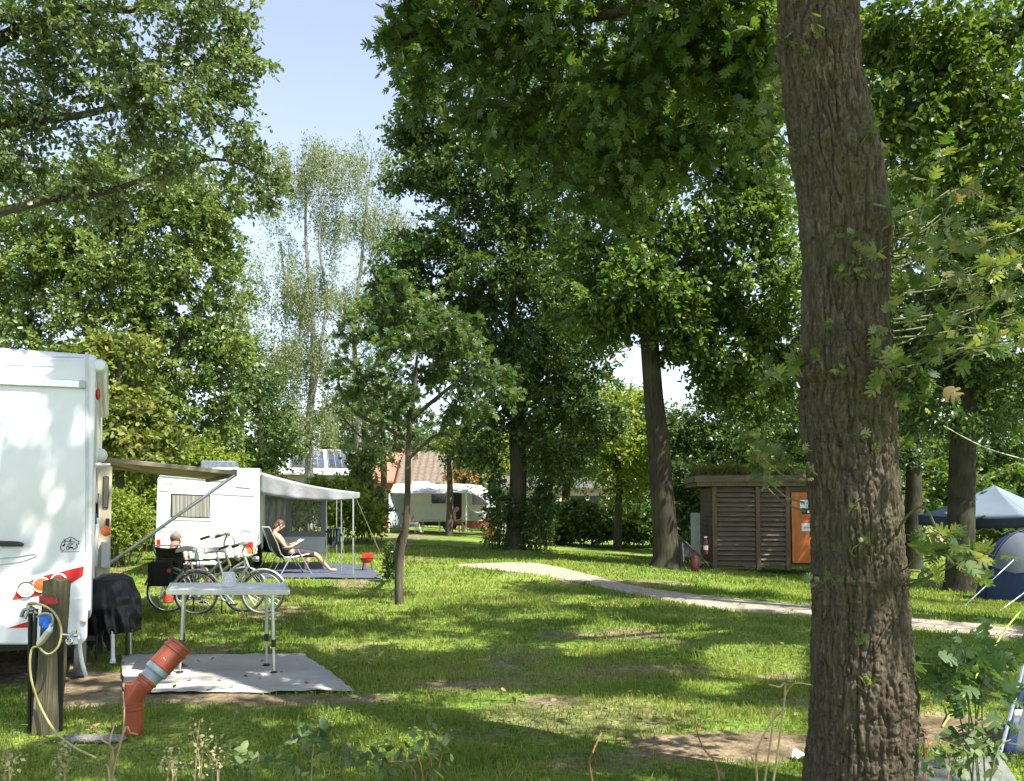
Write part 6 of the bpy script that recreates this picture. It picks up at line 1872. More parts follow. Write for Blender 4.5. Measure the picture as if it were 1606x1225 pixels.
    def shoot(p, dirv, L, n, curl=.2, size=1.0):
        p = np.array(p); dv = norm(np.array(dirv, float))
        q = [p + dv * L * s_ + np.array([0, 0, -curl * L * s_ * s_]) + rng.normal(0, .006, 3) for s_ in np.linspace(0, 1, 5)]
        stem.tube(q, [.0045, .004, .003, .0025, .0015], 5, sm=2)
        for _ in range(n):
            s_ = rng.uniform(.25, 1.05)
            LP.append(q[min(4, int(s_ * 4))] + rng.normal(0, .012, 3)); LA.append(dv * .7 + rng.normal(0, .8, 3)); LS.append(size)
    for (px, py, L) in [(1328, 428, .14), (1345, 436, .12), (1312, 440, .08), (1308, 520, .10), (1352, 540, .12), (1290, 575, .12), (1312, 590, .12), (1376, 560, .12), (1400, 470, .14), (1396, 280, .10), (1345, 236, .16), (1365, 245, .10), (1334, 868, .14), (1290, 912, .10), (1310, 916, .08), (1392, 905, .14), (1402, 920, .10), (1340, 1012, .08), (1352, 1080, .10), (1246, 80, .18), (1270, 95, .16), (1290, 60, .16), (1236, 50, .15), (1260, 30, .18), (1330, 385, .10), (1362, 715, .12), (1280, 745, .10), (1272, 705, .12), (1400, 650, .12), (1380, 630, .14), (1335, 800, .07), (1408, 700, .10), (1385, 1180, .08), (1370, 600, .12), (1345, 690, .08)]:
        fx = (px - 1325) / 70.0
        y0 = 4.2 - .232 * math.sqrt(max(0.02, 1 - min(1, fx * fx)))
        p = P(px, py, y0 - .01)
        shoot(p, (fx * .9 + rng.normal(0, .3), -.55, .55 + rng.normal(0, .3)), L, 3 + int(L * 26), .3, .62)
    for (px, py, dd, n, rx, ry, L) in [(1440, 430, 3.9, 16, 55, 80, .24), (1480, 330, 4.1, 12, 50, 70, .26), (1530, 470, 4.2, 20, 60, 80, .26), (1470, 520, 3.9, 14, 55, 50, .24), (1430, 600, 4.0, 8, 30, 50, .18), (1580, 400, 4.6, 10, 40, 60, .26), (1230, 600, 4.3, 6, 30, 25, .2), (1225, 700, 4.3, 7, 40, 50, .2), (1190, 760, 4.4, 2, 20, 20, .14), (1450, 860, 3.6, 5, 30, 30, .16), (1500, 875, 3.6, 6, 35, 25, .16), (1200, 250, 4.6, 6, 30, 60, .2), (1230, 140, 4.5, 7, 30, 40, .2)]:
        for _ in range(n):
            x, y = px + rng.normal(0, rx * .6), py + rng.normal(0, ry * .6)
            p = P(x, y, dd + rng.normal(0, .15))
            src = P(1400 if px > 1320 else 1262, y + 40, 4.15)
            dv = np.array(p - src); dv /= np.linalg.norm(dv)
            shoot(p, dv + rng.normal(0, .5, 3) + np.array([0, 0, .2]), L, 7, .35)
            if rng.uniform() < .45:
                m_ = (np.array(src) + np.array(p)) / 2 + np.array([0, 0, -.03])
                stem.tube([src, m_, p], [.006, .0045, .003], 5, sm=2)
    stem.tube([P(1405, 845, 4.1), P(1418, 815, 3.85), P(1448, 795, 3.7), P(1470, 830, 3.6), P(1500, 870, 3.55)], [.008, .007, .006, .005, .003], 6, sm=4)
    stem.build('shoot_twigs', mat('green_twig', (.10, .11, .035), .7, var=.3), t, world=True)
    [o_ for o_ in t.children if o_.name.startswith('shoot_twigs')][0]['kind'] = 'stuff'
    LP, LA = np.array(LP), np.array(LA)
    leaf_mesh('shoot_leaves', LP, LA, .074 * np.array(LS), LOBED, leafmat('leaf_shoot', [(.045, .095, .022), (.085, .14, .034), (.15, .20, .06), (.26, .28, .12), (.24, .18, .08)], .42, .4, (1.4, 1.45, .6)), t, rng, np.clip(rng.normal(.42, .24, len(LP)), 0, 1), .6)
near_oak()

# ------------------------------------------------------------------ left side
d = 12.0
b0 = Vector((P(-150, 800, d).x, d, 0))
tr = [(-150, 900, 38), (-146, 700, 32), (-140, 520, 29), (-135, 330, 26), (-125, 120, 22), (-110, -120, 16), (-100, -350, 9)]
paths = [pxpath(tr, d),
         pxpath([(-140, 330, 13), (-60, 235, 10), (0, 196, 8), (70, 186, 6.5), (130, 180, 5.5), (200, 160, 4.5), (270, 128, 3.5), (340, 110, 2.5), (410, 75, 1.3)], d),
         pxpath([(-130, 190, 14), (-60, 100, 12), (20, 52, 10), (90, 25, 8), (150, 12, 7), (215, 14, 5), (300, -20, 3)], d),
         pxpath([(-140, 430, 11), (-40, 350, 8), (60, 318, 6), (170, 300, 4.5), (260, 268, 3.2), (340, 250, 2.4), (400, 268, 1.8), (428, 290, 1.1)], d)]
bl = [blob(30, 60, d, 90, 80, 1.3, 40), blob(150, 40, d, 90, 60, 1.3, 36), blob(150, 110, d, 80, 50, 1.2, 28), blob(270, 40, d, 80, 55, 1.2, 30), blob(345, 25, d, 55, 45, .9, 18), blob(385, 95, d, 40, 45, .7, 10), blob(345, 140, d, 50, 40, .8, 12), blob(265, 150, d, 60, 45, 1.0, 20), blob(180, 175, d, 80, 40, 1.0, 20), blob(60, 165, d, 80, 45, 1.1, 20), blob(325, 205, d, 50, 35, .8, 9), blob(380, 240, d, 45, 30, .7, 10), blob(415, 290, d, 28, 40, .5, 9), blob(300, 262, d, 60, 35, .9, 14), blob(40, 250, d, 70, 45, 1.2, 24), blob(120, 285, d, 80, 30, 1.0, 16), blob(-60, 120, d, 90, 150, 1.6, 30), blob(160, -90, d, 260, 60, 2.0, 50)]
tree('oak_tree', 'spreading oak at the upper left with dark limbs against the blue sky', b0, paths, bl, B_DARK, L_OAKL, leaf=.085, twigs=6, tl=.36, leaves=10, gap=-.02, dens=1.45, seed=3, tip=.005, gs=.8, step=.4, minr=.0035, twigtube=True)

d = 27.0
base = G(215, 852); base = Vector((P(215, 800, d).x, d, 0))
paths = [pxpath([(215, 862, 14), (214, 780, 12), (212, 680, 11), (216, 560, 9.5), (210, 440, 7), (205, 330, 4)], d), pxpath([(214, 640, 6), (270, 560, 5), (320, 470, 3), (345, 400, 2)], d), pxpath([(214, 600, 6), (150, 520, 5), (100, 420, 3)], d), pxpath([(213, 700, 5), (290, 660, 4), (350, 630, 2)], d)]
bl = [blob(110, 340, d, 120, 95, 2.2, 90), blob(230, 300, d, 100, 75, 2, 75), blob(320, 340, d, 75, 80, 1.8, 55), blob(60, 450, d, 100, 100, 2.4, 75), blob(180, 430, d, 120, 95, 2.6, 95), blob(300, 450, d, 85, 95, 2, 70), blob(215, 540, d, 150, 90, 2.6, 95), blob(350, 540, d, 45, 70, 1.6, 34), blob(100, 560, d, 100, 80, 2.4, 55), blob(290, 630, d, 90, 65, 2, 55), blob(-40, 400, d, 70, 130, 2.5, 50)]
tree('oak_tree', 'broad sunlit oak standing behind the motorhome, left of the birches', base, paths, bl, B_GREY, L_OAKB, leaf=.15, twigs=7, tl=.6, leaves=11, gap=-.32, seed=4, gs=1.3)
d = 22.0
paths = [pxpath([(190, 862, 8), (188, 760, 7), (184, 640, 5), (186, 560, 3)], d)]
bl = [blob(190, 575, d, 60, 45, 1.2, 34), blob(175, 640, d, 75, 60, 1.4, 46), blob(205, 690, d, 80, 45, 1.4, 36), blob(150, 700, d, 60, 50, 1.4, 26)]
tree('chestnut_tree', 'chestnut with yellow and browning leaves right behind the motorhome roof', Vector((P(190, 800, d).x, d, 0)), paths, bl, B_GREY, L_BROWN, leaf=.17, twigs=6, tl=.5, leaves=10, gap=-.4, seed=5)

def birch(label, d, trunk, forks, tops, seed, wht=B_BIRCH, nper=30):
    rng = np.random.default_rng(seed)
    base = Vector((P(trunk[0][0], 800, d).x, d, float(gh(P(trunk[0][0], 800, d).x, d))))
    t = thing('birch_tree', label, 'tree', base, 0)
    trunk = [(trunk[0][0], 790 + CAMH * FPX / d + 4, trunk[0][1])] + trunk[1:]
    paths = [pxpath(trunk, d)] + [pxpath(f, d) for f in forks]
    pts = crown_pts([(c, r * np.array([1.3, 1.2, 1.12]), n) for c, r, n in tops], rng, -.2, seed, 1.5)
    B, par, rad, nfix, tips = grow(paths, pts, rng, .8, .007)
    ex = MB(); LP, LA = [], []
    for p in pts:
        for _ in range(7):
            L = rng.uniform(.5, 2.3) * rng.uniform(.6, 1)
            o = p + rng.normal(0, .26, 3); dr = rng.normal(0, .16, 2)
            n = int(L * nper / 2)
            s_ = np.linspace(0, 1, n)
            q = np.stack([o[0] + dr[0] * np.sqrt(s_) + .05 * np.sin(s_ * 9 + o[0]), o[1] + dr[1] * np.sqrt(s_), o[2] - L * s_], 1) + rng.normal(0, .05, (n, 3))
            q = q + rng.normal(0, .11, q.shape); LP.append(q); LA.append(np.stack([rng.normal(0, .7, n), rng.normal(0, .7, n), -np.ones(n)], 1))
            ex.tube([o, (o[0] + dr[0] * .7, o[1] + dr[1] * .7, o[2] - L * .5), (o[0] + dr[0], o[1] + dr[1], o[2] - L)], [.006, .005, .003], 3, cap=False)
    branch_mesh('trunk', B, par, rad, nfix, wht, t, paths, minr=.006, extra=ex)
    LP, LA = np.concatenate(LP), np.concatenate(LA)
    leaf_mesh('crown', LP, LA, .125, DIA, L_BIRCH, t, rng, np.clip(rng.normal(.45, .25, len(LP)), 0, 1), .1)
birch('tall weeping birch with a pale forked trunk beside the solar roof house', 44, [(488, 8), (484, 700, 6.5), (487, 640, 6), (492, 560, 4.6), (488, 470, 3.4), (480, 380, 2.4), (480, 300, 1.7), (485, 240, 1)],
      [[(487, 650, 3.6), (500, 560, 3), (512, 470, 2.3), (500, 380, 1.6), (512, 300, 1)], [(488, 520, 2.6), (450, 440, 1.9), (440, 380, 1.2)]],
      [blob(470, 250, 44, 55, 40, 1.6, 34), blob(520, 260, 44, 50, 45, 1.6, 30), blob(445, 330, 44, 35, 60, 1.4, 16), blob(540, 330, 44, 40, 50, 1.4, 14), blob(445, 450, 44, 50, 50, 1.6, 50), blob(520, 440, 44, 50, 45, 1.6, 42), blob(440, 550, 44, 50, 40, 1.6, 50), blob(500, 560, 44, 55, 50, 1.6, 54), blob(470, 640, 44, 60, 40, 1.6, 46)], 21)
birch('weeping birch just right of the tallest one, partly behind the maples', 46, [(566, 7), (562, 700, 5.6), (558, 600, 4.6), (556, 500, 3.5), (566, 420, 2.7), (574, 330, 1.9), (584, 240, 1)],
      [[(558, 440, 2.4), (600, 390, 1.7), (640, 330, 1)]],
      [blob(582, 260, 46, 32, 45, 1.4, 24), blob(600, 340, 46, 50, 40, 1.5, 22), blob(555, 370, 46, 40, 50, 1.4, 26), blob(635, 350, 46, 26, 40, 1.2, 12), blob(560, 450, 46, 50, 40, 1.5, 42), blob(590, 500, 46, 55, 50, 1.5, 40), blob(560, 590, 46, 50, 50, 1.5, 40)], 22)
birch('slender birch at the left edge of the birch group, next to the sunlit oak', 49, [(376, 6), (378, 700, 5), (377, 600, 4.5), (379, 520, 3.5), (384, 430, 2)], [], [blob(385, 400, 49, 35, 50, 1.3, 16), blob(380, 480, 49, 35, 40, 1.3, 12), blob(400, 580, 49, 40, 50, 1.3, 18)], 23)

# ------------------------------------------------------------------ middle and right
d = 12.5
paths = [pxpath([(627, 952, 7.4), (625, 905, 6), (628, 870, 5.6), (636, 830, 5.6), (639, 780, 5), (640, 720, 4.6), (643, 660, 4), (650, 610, 3), (655, 540, 1.6)], d),
         pxpath([(640, 690, 4), (600, 668, 3.4), (570, 655, 3), (545, 635, 2.5), (530, 600, 1.5)], d), pxpath([(642, 660, 4), (690, 620, 3), (740, 580, 2)], d), pxpath([(601, 668, 2.5), (580, 690, 2), (560, 680, 1.4), (535, 650, 1)], d), pxpath([(640, 720, 3), (690, 680, 2.5), (730, 700, 1.5)], d)]
bl = [blob(575, 515, d, 45, 40, .8, 13), blob(650, 520, d, 75, 50, 1.0, 26), blob(740, 540, d, 65, 50, .9, 18), blob(560, 590, d, 40, 30, .8, 9), blob(660, 590, d, 95, 45, 1.0, 28), blob(770, 600, d, 55, 45, .9, 13), blob(620, 640, d, 50, 22, .8, 8), blob(715, 640, d, 60, 24, .8, 10), blob(640, 468, d, 60, 26, .8, 8)]
tree('maple_tree', 'young maple with a thin crooked stem on the lawn beside a green tree guard', G(627, 948), paths, bl, B_GREY, L_DARK, leaf=.110, tmpl=LOBED, twigs=4, tl=.30, leaves=6, gap=-.1, dens=1.25, seed=6, tip=.004, gs=.6, step=.35, minr=.003, twigtube=True, droop=.2)

d = 28.5
paths = [pxpath([(806, 866, 22), (808, 850, 17), (811, 800, 14.5), (813, 740, 13.5), (811, 690, 13), (812, 640, 11), (806, 560, 8), (804, 470, 6.5), (806, 380, 5), (800, 290, 3.5), (790, 200, 2)], d),
         pxpath([(813, 660, 9), (832, 600, 8), (850, 540, 6.5), (862, 470, 5), (880, 400, 3)], d), pxpath([(805, 540, 5), (760, 480, 4), (700, 440, 2.5), (640, 420, 1.5)], d), pxpath([(812, 690, 5), (840, 690, 5), (900, 640, 3)], d), pxpath([(804, 400, 4), (740, 340, 3), (680, 300, 2)], d)]
bl = [blob(700, 200, d, 75, 60, 2, 40), blob(640, 225, d, 35, 30, 1.2, 12), blob(790, 190, d, 85, 80, 2.5, 55), blob(660, 275, d, 60, 35, 1.5, 22), blob(760, 300, d, 100, 70, 2.6, 60), blob(860, 290, d, 80, 90, 2.6, 55), blob(650, 435, d, 62, 70, 2, 52), blob(700, 400, d, 60, 60, 2, 34), blob(760, 440, d, 90, 80, 2.6, 60), blob(860, 440, d, 95, 90, 2.8, 65), blob(800, 560, d, 110, 65, 2.8, 55), blob(900, 570, d, 80, 60, 2.4, 38), blob(700, 540, d, 70, 60, 2, 26), blob(760, 650, d, 60, 40, 1.8, 18), blob(870, 660, d, 70, 45, 1.8, 20), blob(790, 120, d, 70, 40, 2, 20), blob(806, 440, 27.2, 60, 70, .8, 26), blob(808, 330, 27.2, 60, 50, .8, 18), blob(815, 545, 27.2, 70, 50, .8, 24), blob(750, 700, 27.5, 50, 24, 1.2, 10), blob(880, 705, 28, 60, 30, 1.5, 18), blob(920, 650, 28, 50, 40, 1.5, 18), blob(845, 620, 27.2, 40, 30, .8, 10), blob(630, 500, d, 40, 40, 1.5, 14), blob(910, 500, d, 60, 60, 2, 24)]
tree('maple_tree', 'tall dense tree with a forked trunk, two leafy shrubs at its foot', G(808, 862), paths, bl, B_GREY, L_DARK, leaf=.16, twigs=6, tl=.6, leaves=11, gap=-.28, seed=7, gs=1.4, dens=2.2)
rng = np.random.default_rng(70)
shrub('shrub', 'leafy shrub growing against the left of the forked trunk', [blob(785, 812, 28.0, 20, 50, .5, 26), blob(782, 770, 28.2, 18, 25, .5, 8)], L_DARK, B_DARK, leaf=.13, twigs=5, tl=.4, seed=71)
shrub('shrub', 'leafy shrub growing against the right of the forked trunk', [blob(846, 808, 28.0, 26, 52, .6, 34), blob(850, 770, 28.2, 20, 25, .5, 10)], L_DARK, B_DARK, leaf=.13, twigs=5, tl=.4, seed=72)

d = 22.0
paths = [pxpath([(1046, 892, 30), (1046, 872, 22), (1043, 830, 19), (1038, 770, 18), (1033, 700, 17), (1025, 620, 15), (1019, 540, 14.5), (1014, 460, 13.5), (1012, 390, 12.5), (1014, 330, 11), (1022, 260, 8), (1030, 180, 5), (1030, 100, 3)], d),
         pxpath([(1014, 350, 8), (995, 300, 7), (980, 230, 6), (960, 150, 4), (940, 80, 2)], d), pxpath([(1016, 330, 9), (1045, 300, 8), (1070, 250, 7), (1095, 190, 5), (1120, 110, 3)], d), pxpath([(1014, 400, 6), (975, 360, 5.5), (945, 350, 4), (900, 330, 2)], d), pxpath([(1012, 440, 5), (960, 400, 4), (920, 370, 2.5)], d), pxpath([(1016, 420, 5), (1080, 380, 4), (1150, 350, 3), (1220, 300, 1.5)], d)]
bl = [blob(950, 180, d, 90, 90, 2, 48), blob(1060, 120, d, 100, 90, 2.2, 50), blob(1160, 150, d, 80, 90, 2, 34), blob(980, 290, d, 70, 50, 1.6, 22), blob(1120, 270, d, 70, 60, 2, 24), blob(1195, 250, d, 50, 70, 1.8, 15), blob(1170, 370, d, 80, 70, 2, 40), blob(1080, 370, d, 70, 45, 1.8, 18), blob(930, 390, d, 70, 50, 1.6, 22), blob(1000, 480, d, 100, 38, 1.8, 34), blob(1110, 460, d, 90, 60, 2, 44), blob(1200, 470, d, 70, 70, 2, 34), blob(930, 480, d, 70, 55, 1.8, 26), blob(1150, 560, d, 80, 34, 1.6, 24), blob(1075, 530, d, 50, 34, 1.5, 18), blob(1130, 600, d, 36, 30, 1.2, 8), blob(1010, 430, 20.6, 62, 60, .8, 26), blob(1020, 340, 20.8, 60, 50, .8, 20), blob(990, 230, d, 70, 50, 1.8, 20), blob(1100, 200, d, 60, 60, 1.8, 22), blob(1180, 300, d, 50, 50, 1.6, 16), blob(1190, 620, 26, 60, 40, 1.6, 20), blob(1060, 40, d, 160, 40, 2, 30), blob(1235, 560, d, 50, 60, 1.5, 18)]
tree('tall_tree', 'tall tree with a dark leaning trunk standing left of the wooden shed', G(1046, 884), paths, bl, B_DARK, L_MAPLE, leaf=.16, twigs=6, tl=.6, leaves=10, gap=-.3, seed=8, gs=1.3, dens=2.4)

d = 19.0
paths = [pxpath([(1505, 930, 26), (1506, 905, 22), (1507, 850, 20), (1508, 780, 19.5), (1510, 700, 19), (1512, 620, 17), (1508, 540, 15), (1500, 460, 12), (1490, 360, 8)], d), pxpath([(1510, 600, 9), (1560, 520, 7), (1600, 430, 4)], d), pxpath([(1508, 560, 8), (1450, 480, 6), (1420, 400, 3)], d)]
bl = [blob(1480, 560, d, 90, 50, 1.8, 36), blob(1570, 560, d, 70, 70, 1.8, 34), blob(1430, 470, d, 70, 80, 1.8, 34), blob(1530, 440, d, 90, 70, 2, 44), blob(1600, 460, d, 60, 90, 2, 30), blob(1480, 350, d, 90, 60, 2, 34), blob(1570, 340, d, 80, 70, 2, 34), blob(1470, 640, d, 50, 30, 1.4, 10), blob(1560, 640, d, 50, 35, 1.4, 12)]
tree('tall_tree', 'tree with a straight near-black trunk in front of the gazebo', G(1505, 918), paths, bl, B_DARK, L_DARK, leaf=.14, twigs=6, tl=.55, leaves=10, gap=-.3, seed=9)
d = 25.0
paths = [pxpath([(1432, 892, 16), (1432, 850, 13), (1433, 760, 12), (1434, 680, 11), (1436, 600, 9), (1440, 500, 6)], d)]
bl = [blob(1420, 600, d, 90, 60, 2, 40), blob(1440, 520, d, 80, 60, 2, 30), blob(1400, 690, d, 50, 40, 1.4, 14), blob(1380, 480, d, 60, 80, 2, 26)]
tree('tall_tree', 'slimmer dark tree between the big oak and the gazebo', Vector((P(1432, 880, d).x, d, float(gh(P(1432, 880, d).x, d)))), paths, bl, B_DARK, L_DARK, leaf=.15, twigs=6, tl=.6, leaves=10, gap=-.3, seed=10)

# oak just outside the picture on the right; its limbs reach in and its shade lies on the lawn
d = 11.5
paths = [([Vector((10.4, 8.6, -.2)), Vector((10.3, 8.6, 2)), Vector((10.2, 8.5, 4.5)), Vector((10.0, 8.4, 7)), Vector((9.9, 8.3, 10)), Vector((10, 8.2, 13))], (.42, .34, .30, .24, .17, .06)),
         ([Vector((10.2, 8.5, 5.0)), P(1680, 20, d - 1), P(1606, 42, d), P(1562, 70, d), P(1515, 105, d), P(1492, 150, d), P(1478, 190, d)], (.14, .12, .085, .07, .055, .04, .02)),
         ([P(1300, 20, d + 1), P(1350, 60, d), P(1395, 110, d), P(1430, 155, d), P(1480, 192, d)], (.03, .045, .055, .06, .05)),
         ([Vector((10.2, 8.5, 4.6)), P(1640, 50, d), P(1600, 62, d), P(1555, 78, d), P(1500, 120, d)], (.10, .08, .05, .035, .02)),
         ([Vector((10.2, 8.5, 4.2)), P(1660, 220, d), P(1606, 272, d), P(1570, 320, d), P(1540, 380, d)], (.10, .09, .06, .04, .02)),
         ([Vector((10.0, 8.4, 7)), Vector((7.6, 6.6, 8.6)), Vector((5.4, 5.2, 9.4))], (.13, .09, .04)), ([Vector((10.0, 8.4, 7.4)), Vector((8.4, 6.0, 9.6)), Vector((6.8, 3.4, 10.6))], (.12, .08, .04))]
bl = [blob(1440, 60, d, 80, 60, 1.2, 30), blob(1560, 30, d, 80, 50, 1.4, 28), blob(1480, 130, d, 80, 50, 1.2, 24), blob(1580, 150, d, 60, 60, 1.2, 22), blob(1430, 200, d, 50, 60, 1.0, 16), blob(1540, 240, d, 70, 50, 1.2, 22), blob(1385, 40, d, 40, 60, .9, 12), blob(1600, 330, d, 50, 60, 1.0, 14), blob(1460, 290, d, 60, 50, 1.0, 12), blob(1360, 180, d, 30, 60, .8, 8),
      wblob((8.6, 5.4, 7.2), (2.4, 2.4, 1.7), 150), wblob((6.2, 4.6, 9.0), (2.4, 2.4, 1.7), 150), wblob((10.5, 6.5, 8.5), (2.6, 2.6, 2.2), 150), wblob((8.4, 7.0, 10.8), (3.0, 2.8, 2.0), 170), wblob((11.6, 9.6, 9.4), (2.8, 3.0, 2.4), 140), wblob((6.6, 2.6, 10.2), (2.4, 2.2, 1.6), 120), wblob((9.6, 3.8, 10.6), (2.6, 2.4, 2.0), 130), wblob((10.4, 8.2, 13.0), (2.8, 2.6, 1.6), 100)]
tree('oak_tree', 'oak standing just off to the right, only its crooked limbs and leaves hanging in', Vector((10.4, 8.6, 0)), paths, bl, B_DARK, L_OAKN, leaf=.115, twigs=6, tl=.5, leaves=10, gap=-.22, seed=11, carve=True, carve_view=False, gs=1.0, step=.5, shift=.08)

# ------------------------------------------------------------------ trees and bushes further back
def far_tree(name, label, d, tx, hw, bl, lm, bk, leaf, seed, gap=-.4, **kw):
    base = Vector((P(tx, 800, d).x, d, 0)); base.z = float(gh(base.x, d))
    top = min(b[0][2] + b[1][2] * .5 for b in [max(bl, key=lambda b: b[0][2])])
    py0 = 790 + (CAMH - base.z) * FPX / d
    pt = 790 - (top - CAMH) * FPX / d
    paths = [pxpath([(tx, py0 + 4, hw), (tx + 2, py0 * .6 + pt * .4, hw * .8), (tx - 2, pt, hw * .35)], d)]
    return tree(name, label, base, paths, bl, bk, lm, leaf=leaf, seed=seed, gap=gap, tl=.8, twigs=6, leaves=9, minr=.008, **kw)
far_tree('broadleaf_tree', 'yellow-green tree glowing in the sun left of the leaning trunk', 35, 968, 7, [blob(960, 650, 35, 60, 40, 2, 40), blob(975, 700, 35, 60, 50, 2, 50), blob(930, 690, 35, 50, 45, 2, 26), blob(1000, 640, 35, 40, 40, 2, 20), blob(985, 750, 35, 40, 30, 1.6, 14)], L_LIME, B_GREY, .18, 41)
far_tree('broadleaf_tree', 'small bright green tree in front of the distant caravan', 39, 704, 6.5, [blob(716, 690, 39, 22, 20, 1.4, 10), blob(750, 690, 39, 45, 36, 1.6, 34), blob(780, 705, 39, 35, 28, 1.5, 18)], L_LIME, B_GREY, .16, 42)
far_tree('broadleaf_tree', 'dark tree behind the hedge, between the forked tree and the leaning trunk', 44, 886, 8, [blob(880, 690, 44, 60, 50, 2.4, 60), blob(850, 720, 44, 45, 30, 2, 24), blob(930, 640, 44, 50, 45, 2.4, 34), blob(900, 740, 44, 40, 20, 2, 16)], L_DARK, B_DARK, .19, 43)
far_tree('broadleaf_tree', 'dark evergreen mass of a tree above the grass roof', 33, 1190, 9, [blob(1150, 690, 33, 70, 42, 2.4, 70), blob(1230, 670, 33, 70, 55, 2.4, 70), blob(1090, 720, 33, 50, 40, 2, 40), blob(1200, 740, 33, 90, 40, 2.4, 56), blob(1265, 610, 33, 50, 60, 2.2, 36), blob(1140, 630, 33, 40, 34, 2, 26), blob(1075, 675, 33, 40, 26, 2, 26)], L_DARK, B_DARK, .17, 44)
far_tree('broadleaf_tree', 'shaded tree showing right of the big oak above the gazebo roof', 36, 1560, 9, [blob(1540, 690, 36, 90, 55, 2.6, 66), blob(1600, 640, 36, 80, 70, 2.6, 60), blob(1480, 720, 36, 70, 50, 2.2, 44), blob(1590, 740, 36, 60, 40, 2.2, 30)], L_HEDGE, B_DARK, .18, 45)
far_tree('broadleaf_tree', 'tall background tree behind the big oak, filling the gap to its right', 40, 1400, 10, [blob(1300, 420, 40, 110, 100, 3, 70), blob(1400, 330, 40, 120, 110, 3.4, 80), blob(1500, 250, 40, 110, 110, 3.4, 70), blob(1580, 400, 40, 90, 120, 3, 60), blob(1440, 600, 40, 110, 90, 3, 60), blob(1340, 640, 40, 90, 80, 3, 50), blob(1330, 180, 40, 90, 110, 3, 44), blob(1560, 120, 40, 90, 90, 3, 44)], L_OAKB, B_DARK, .22, 46, gap=-.2, shift=-.15)
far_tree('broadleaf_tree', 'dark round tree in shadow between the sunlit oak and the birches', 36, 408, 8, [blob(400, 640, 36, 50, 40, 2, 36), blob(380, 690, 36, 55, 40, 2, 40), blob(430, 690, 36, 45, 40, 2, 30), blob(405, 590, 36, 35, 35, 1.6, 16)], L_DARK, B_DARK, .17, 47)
far_tree('broadleaf_tree', 'grey-green loose tree below the right birch, behind the young maple', 50, 600, 6, [blob(565, 665, 50, 35, 25, 2, 22), blob(640, 690, 50, 26, 22, 2, 14), blob(600, 715, 50, 16, 14, 1.5, 8), blob(600, 620, 50, 50, 35, 2.4, 30), blob(560, 690, 50, 20, 16, 2, 8), blob(540, 640, 50, 40, 25, 2, 16)], L_SAGE, B_GREY, .2, 48)
for i, (x, top, dd) in enumerate([(430, 650, 74), (452, 645, 76), (505, 640, 75), (528, 655, 78), (575, 640, 76), (620, 650, 79), (655, 640, 76)]):
    lb = ['leftmost pine of the dark row far behind the solar roof', 'second pine from the left in the far row', 'pine in the far row just right of the pale birch trunk', 'slim pine rising over the solar panels', 'pine in the far row above the birch hedge', 'pine behind the young maple in the far row', 'rightmost pine of the far row, above the brick house'][i]
    far_tree('pine_tree', lb, dd, x, 4, [blob(x, top + 15, dd, 24, 26, 1.8, 18), blob(x + 4, top + 45, dd, 30, 22, 2, 16), blob(x - 4, top + 72, dd, 26, 14, 1.8, 6)], L_DARK, B_PINE, .24, 60 + i, gap=-.6, group='pines behind the houses')

shrub('shrub', 'yellow-green bush rising behind the caravan roof, left part', [blob(200, 745, 26, 60, 35, 1.2, 60), blob(280, 720, 26, 70, 28, 1.2, 60), blob(230, 780, 26, 60, 35, 1.2, 44), blob(330, 725, 26, 50, 22, 1.2, 34)], L_LIME, B_GREY, leaf=.13, twigs=5, tl=.45, leaves=9, seed=81, shift=-.1)
shrub('shrub', 'feathery pale green shrub on the lawn between the motorhome and the caravan', [blob(195, 815, 20, 32, 30, .7, 50), blob(205, 840, 20, 26, 20, .6, 24), blob(178, 795, 20, 20, 22, .5, 16)], L_LIME, B_GREY, leaf=.075, tmpl=DIA, twigs=7, tl=.4, leaves=12, seed=82, shift=.05)
shrub('hedge', 'dark hedge in the shade behind the feathery shrub', [blob(180, 790, 29, 60, 50, 1.2, 80), blob(250, 800, 29, 60, 55, 1.2, 70), blob(120, 780, 29, 60, 60, 1.2, 40)], L_HEDGE, B_DARK, leaf=.16, twigs=5, tl=.5, leaves=9, seed=83, cat='hedge')
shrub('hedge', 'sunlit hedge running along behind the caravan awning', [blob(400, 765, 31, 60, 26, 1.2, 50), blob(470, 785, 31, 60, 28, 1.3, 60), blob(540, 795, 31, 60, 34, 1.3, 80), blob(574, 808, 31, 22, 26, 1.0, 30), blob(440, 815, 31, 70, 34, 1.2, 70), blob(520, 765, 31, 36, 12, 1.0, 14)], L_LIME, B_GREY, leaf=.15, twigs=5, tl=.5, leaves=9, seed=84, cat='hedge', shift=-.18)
shrub('shrub', 'tall leafy bush leaning at the end of the sunlit hedge', [blob(572, 735, 33, 20, 36, 1.0, 34), blob(566, 780, 33, 30, 36, 1.0, 34), blob(582, 805, 33, 20, 26, 1.0, 22)], L_OAKB, B_GREY, leaf=.17, twigs=5, tl=.5, seed=85)
shrub('shrub', 'bush with orange leaves above the distant caravan roof', [blob(716, 746, 46, 16, 7, .8, 12), blob(738, 748, 46, 12, 7, .8, 8)], L_ORANGE, B_GREY, leaf=.16, twigs=4, tl=.35, seed=86)
shrub('shrub', 'red and orange flowering bush beside the distant caravan', [blob(766, 824, 40, 8, 18, .5, 12), blob(772, 838, 39, 10, 8, .5, 7)], L_ORANGE, B_GREY, leaf=.11, twigs=4, tl=.3, seed=87)
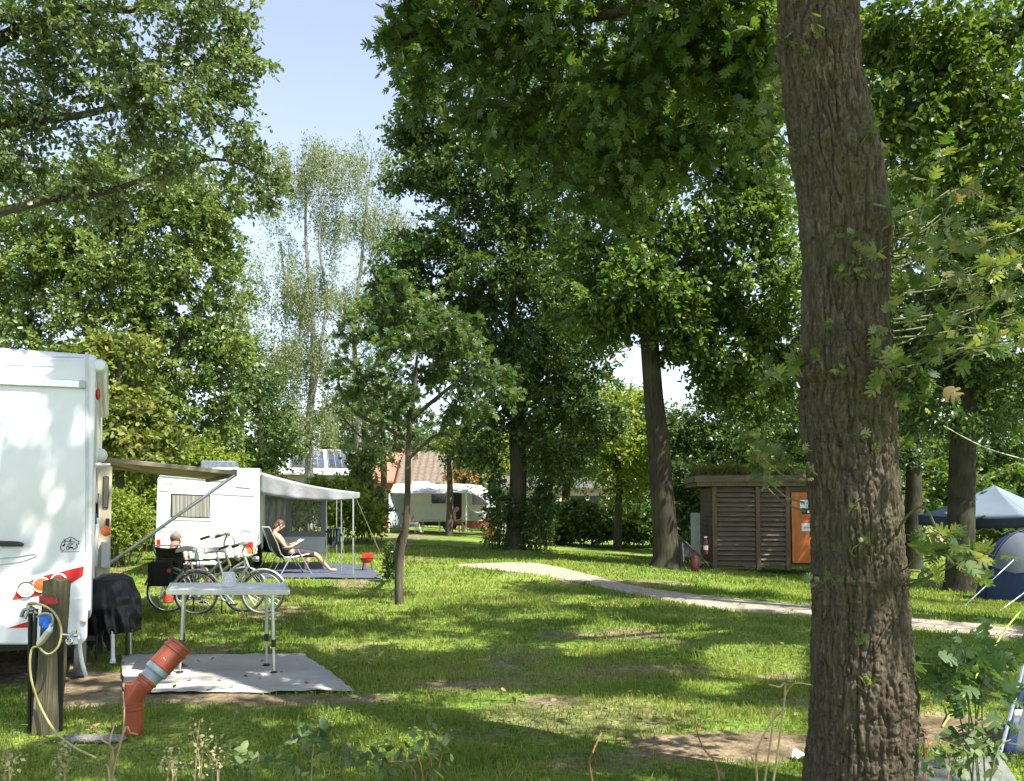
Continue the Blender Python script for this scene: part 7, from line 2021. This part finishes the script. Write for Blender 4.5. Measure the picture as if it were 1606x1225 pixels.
shrub('hedge', 'long dark hedge at the end of the lawn, right of the forked tree', [blob(840, 818, 38, 40, 28, 1.3, 60), blob(900, 818, 38, 60, 30, 1.4, 100), blob(970, 818, 38, 60, 30, 1.4, 100), blob(1030, 818, 38, 50, 32, 1.4, 70), blob(1090, 814, 38, 50, 40, 1.4, 70), blob(930, 834, 37, 110, 10, 1, 50)], L_HEDGE, B_DARK, leaf=.19, twigs=5, tl=.55, leaves=9, seed=88, cat='hedge')
shrub('hedge', 'dark hedge behind the distant caravan', [blob(600, 798, 51, 50, 26, 1.3, 50), blob(660, 790, 51, 70, 26, 1.3, 60), blob(740, 785, 51, 70, 26, 1.3, 60), blob(800, 795, 51, 60, 30, 1.3, 50)], L_HEDGE, B_DARK, leaf=.2, twigs=5, tl=.55, leaves=8, seed=89, cat='hedge')
shrub('hedge', 'shaded hedge behind the wooden shed', [blob(1080, 770, 28, 60, 50, 1.2, 70), blob(1160, 790, 29, 70, 60, 1.2, 70), blob(1250, 790, 29, 70, 60, 1.2, 70), blob(1065, 830, 27, 26, 40, .8, 24)], L_DARK, B_DARK, leaf=.16, twigs=5, tl=.5, leaves=9, seed=90, cat='hedge')
shrub('hedge', 'sunlit hedge seen beneath the gazebo', [blob(1400, 790, 34, 60, 50, 1.3, 50), blob(1460, 780, 34, 70, 55, 1.3, 60), blob(1540, 790, 33, 70, 60, 1.3, 70), blob(1600, 790, 33, 60, 70, 1.3, 60), blob(1660, 780, 33, 60, 80, 1.3, 40)], L_HEDGE, B_DARK, leaf=.19, twigs=5, tl=.55, leaves=9, seed=91, cat='hedge', shift=.12)
def far_woods():
    rng = np.random.default_rng(99)
    n = 90000
    x = rng.uniform(-95, 95, n); dd = 96 + rng.uniform(-4, 8, n)
    hgt = 9.0 + 2.2 * vnoise(np.stack([x, x * 0, x * 0], -1), 9, 1) + 1.3 * vnoise(np.stack([x, x * 0, x * 0], -1), 3, 2)
    z = hgt * rng.uniform(0, 1, n) ** .8
    p = np.stack([x, dd + 2 * vnoise(np.stack([x, z, z * 0], -1), 3, 3), z], -1)
    o = leaf_mesh('woods', p, rng.normal(0, 1, (n, 3)), .9, DIA, leafmat('leaf_woods', [(.04, .075, .03), (.06, .10, .04), (.09, .13, .055)], .6, .25), None, rng, rng.uniform(0, 1, n))
    tag(o, kind='stuff')
far_woods()
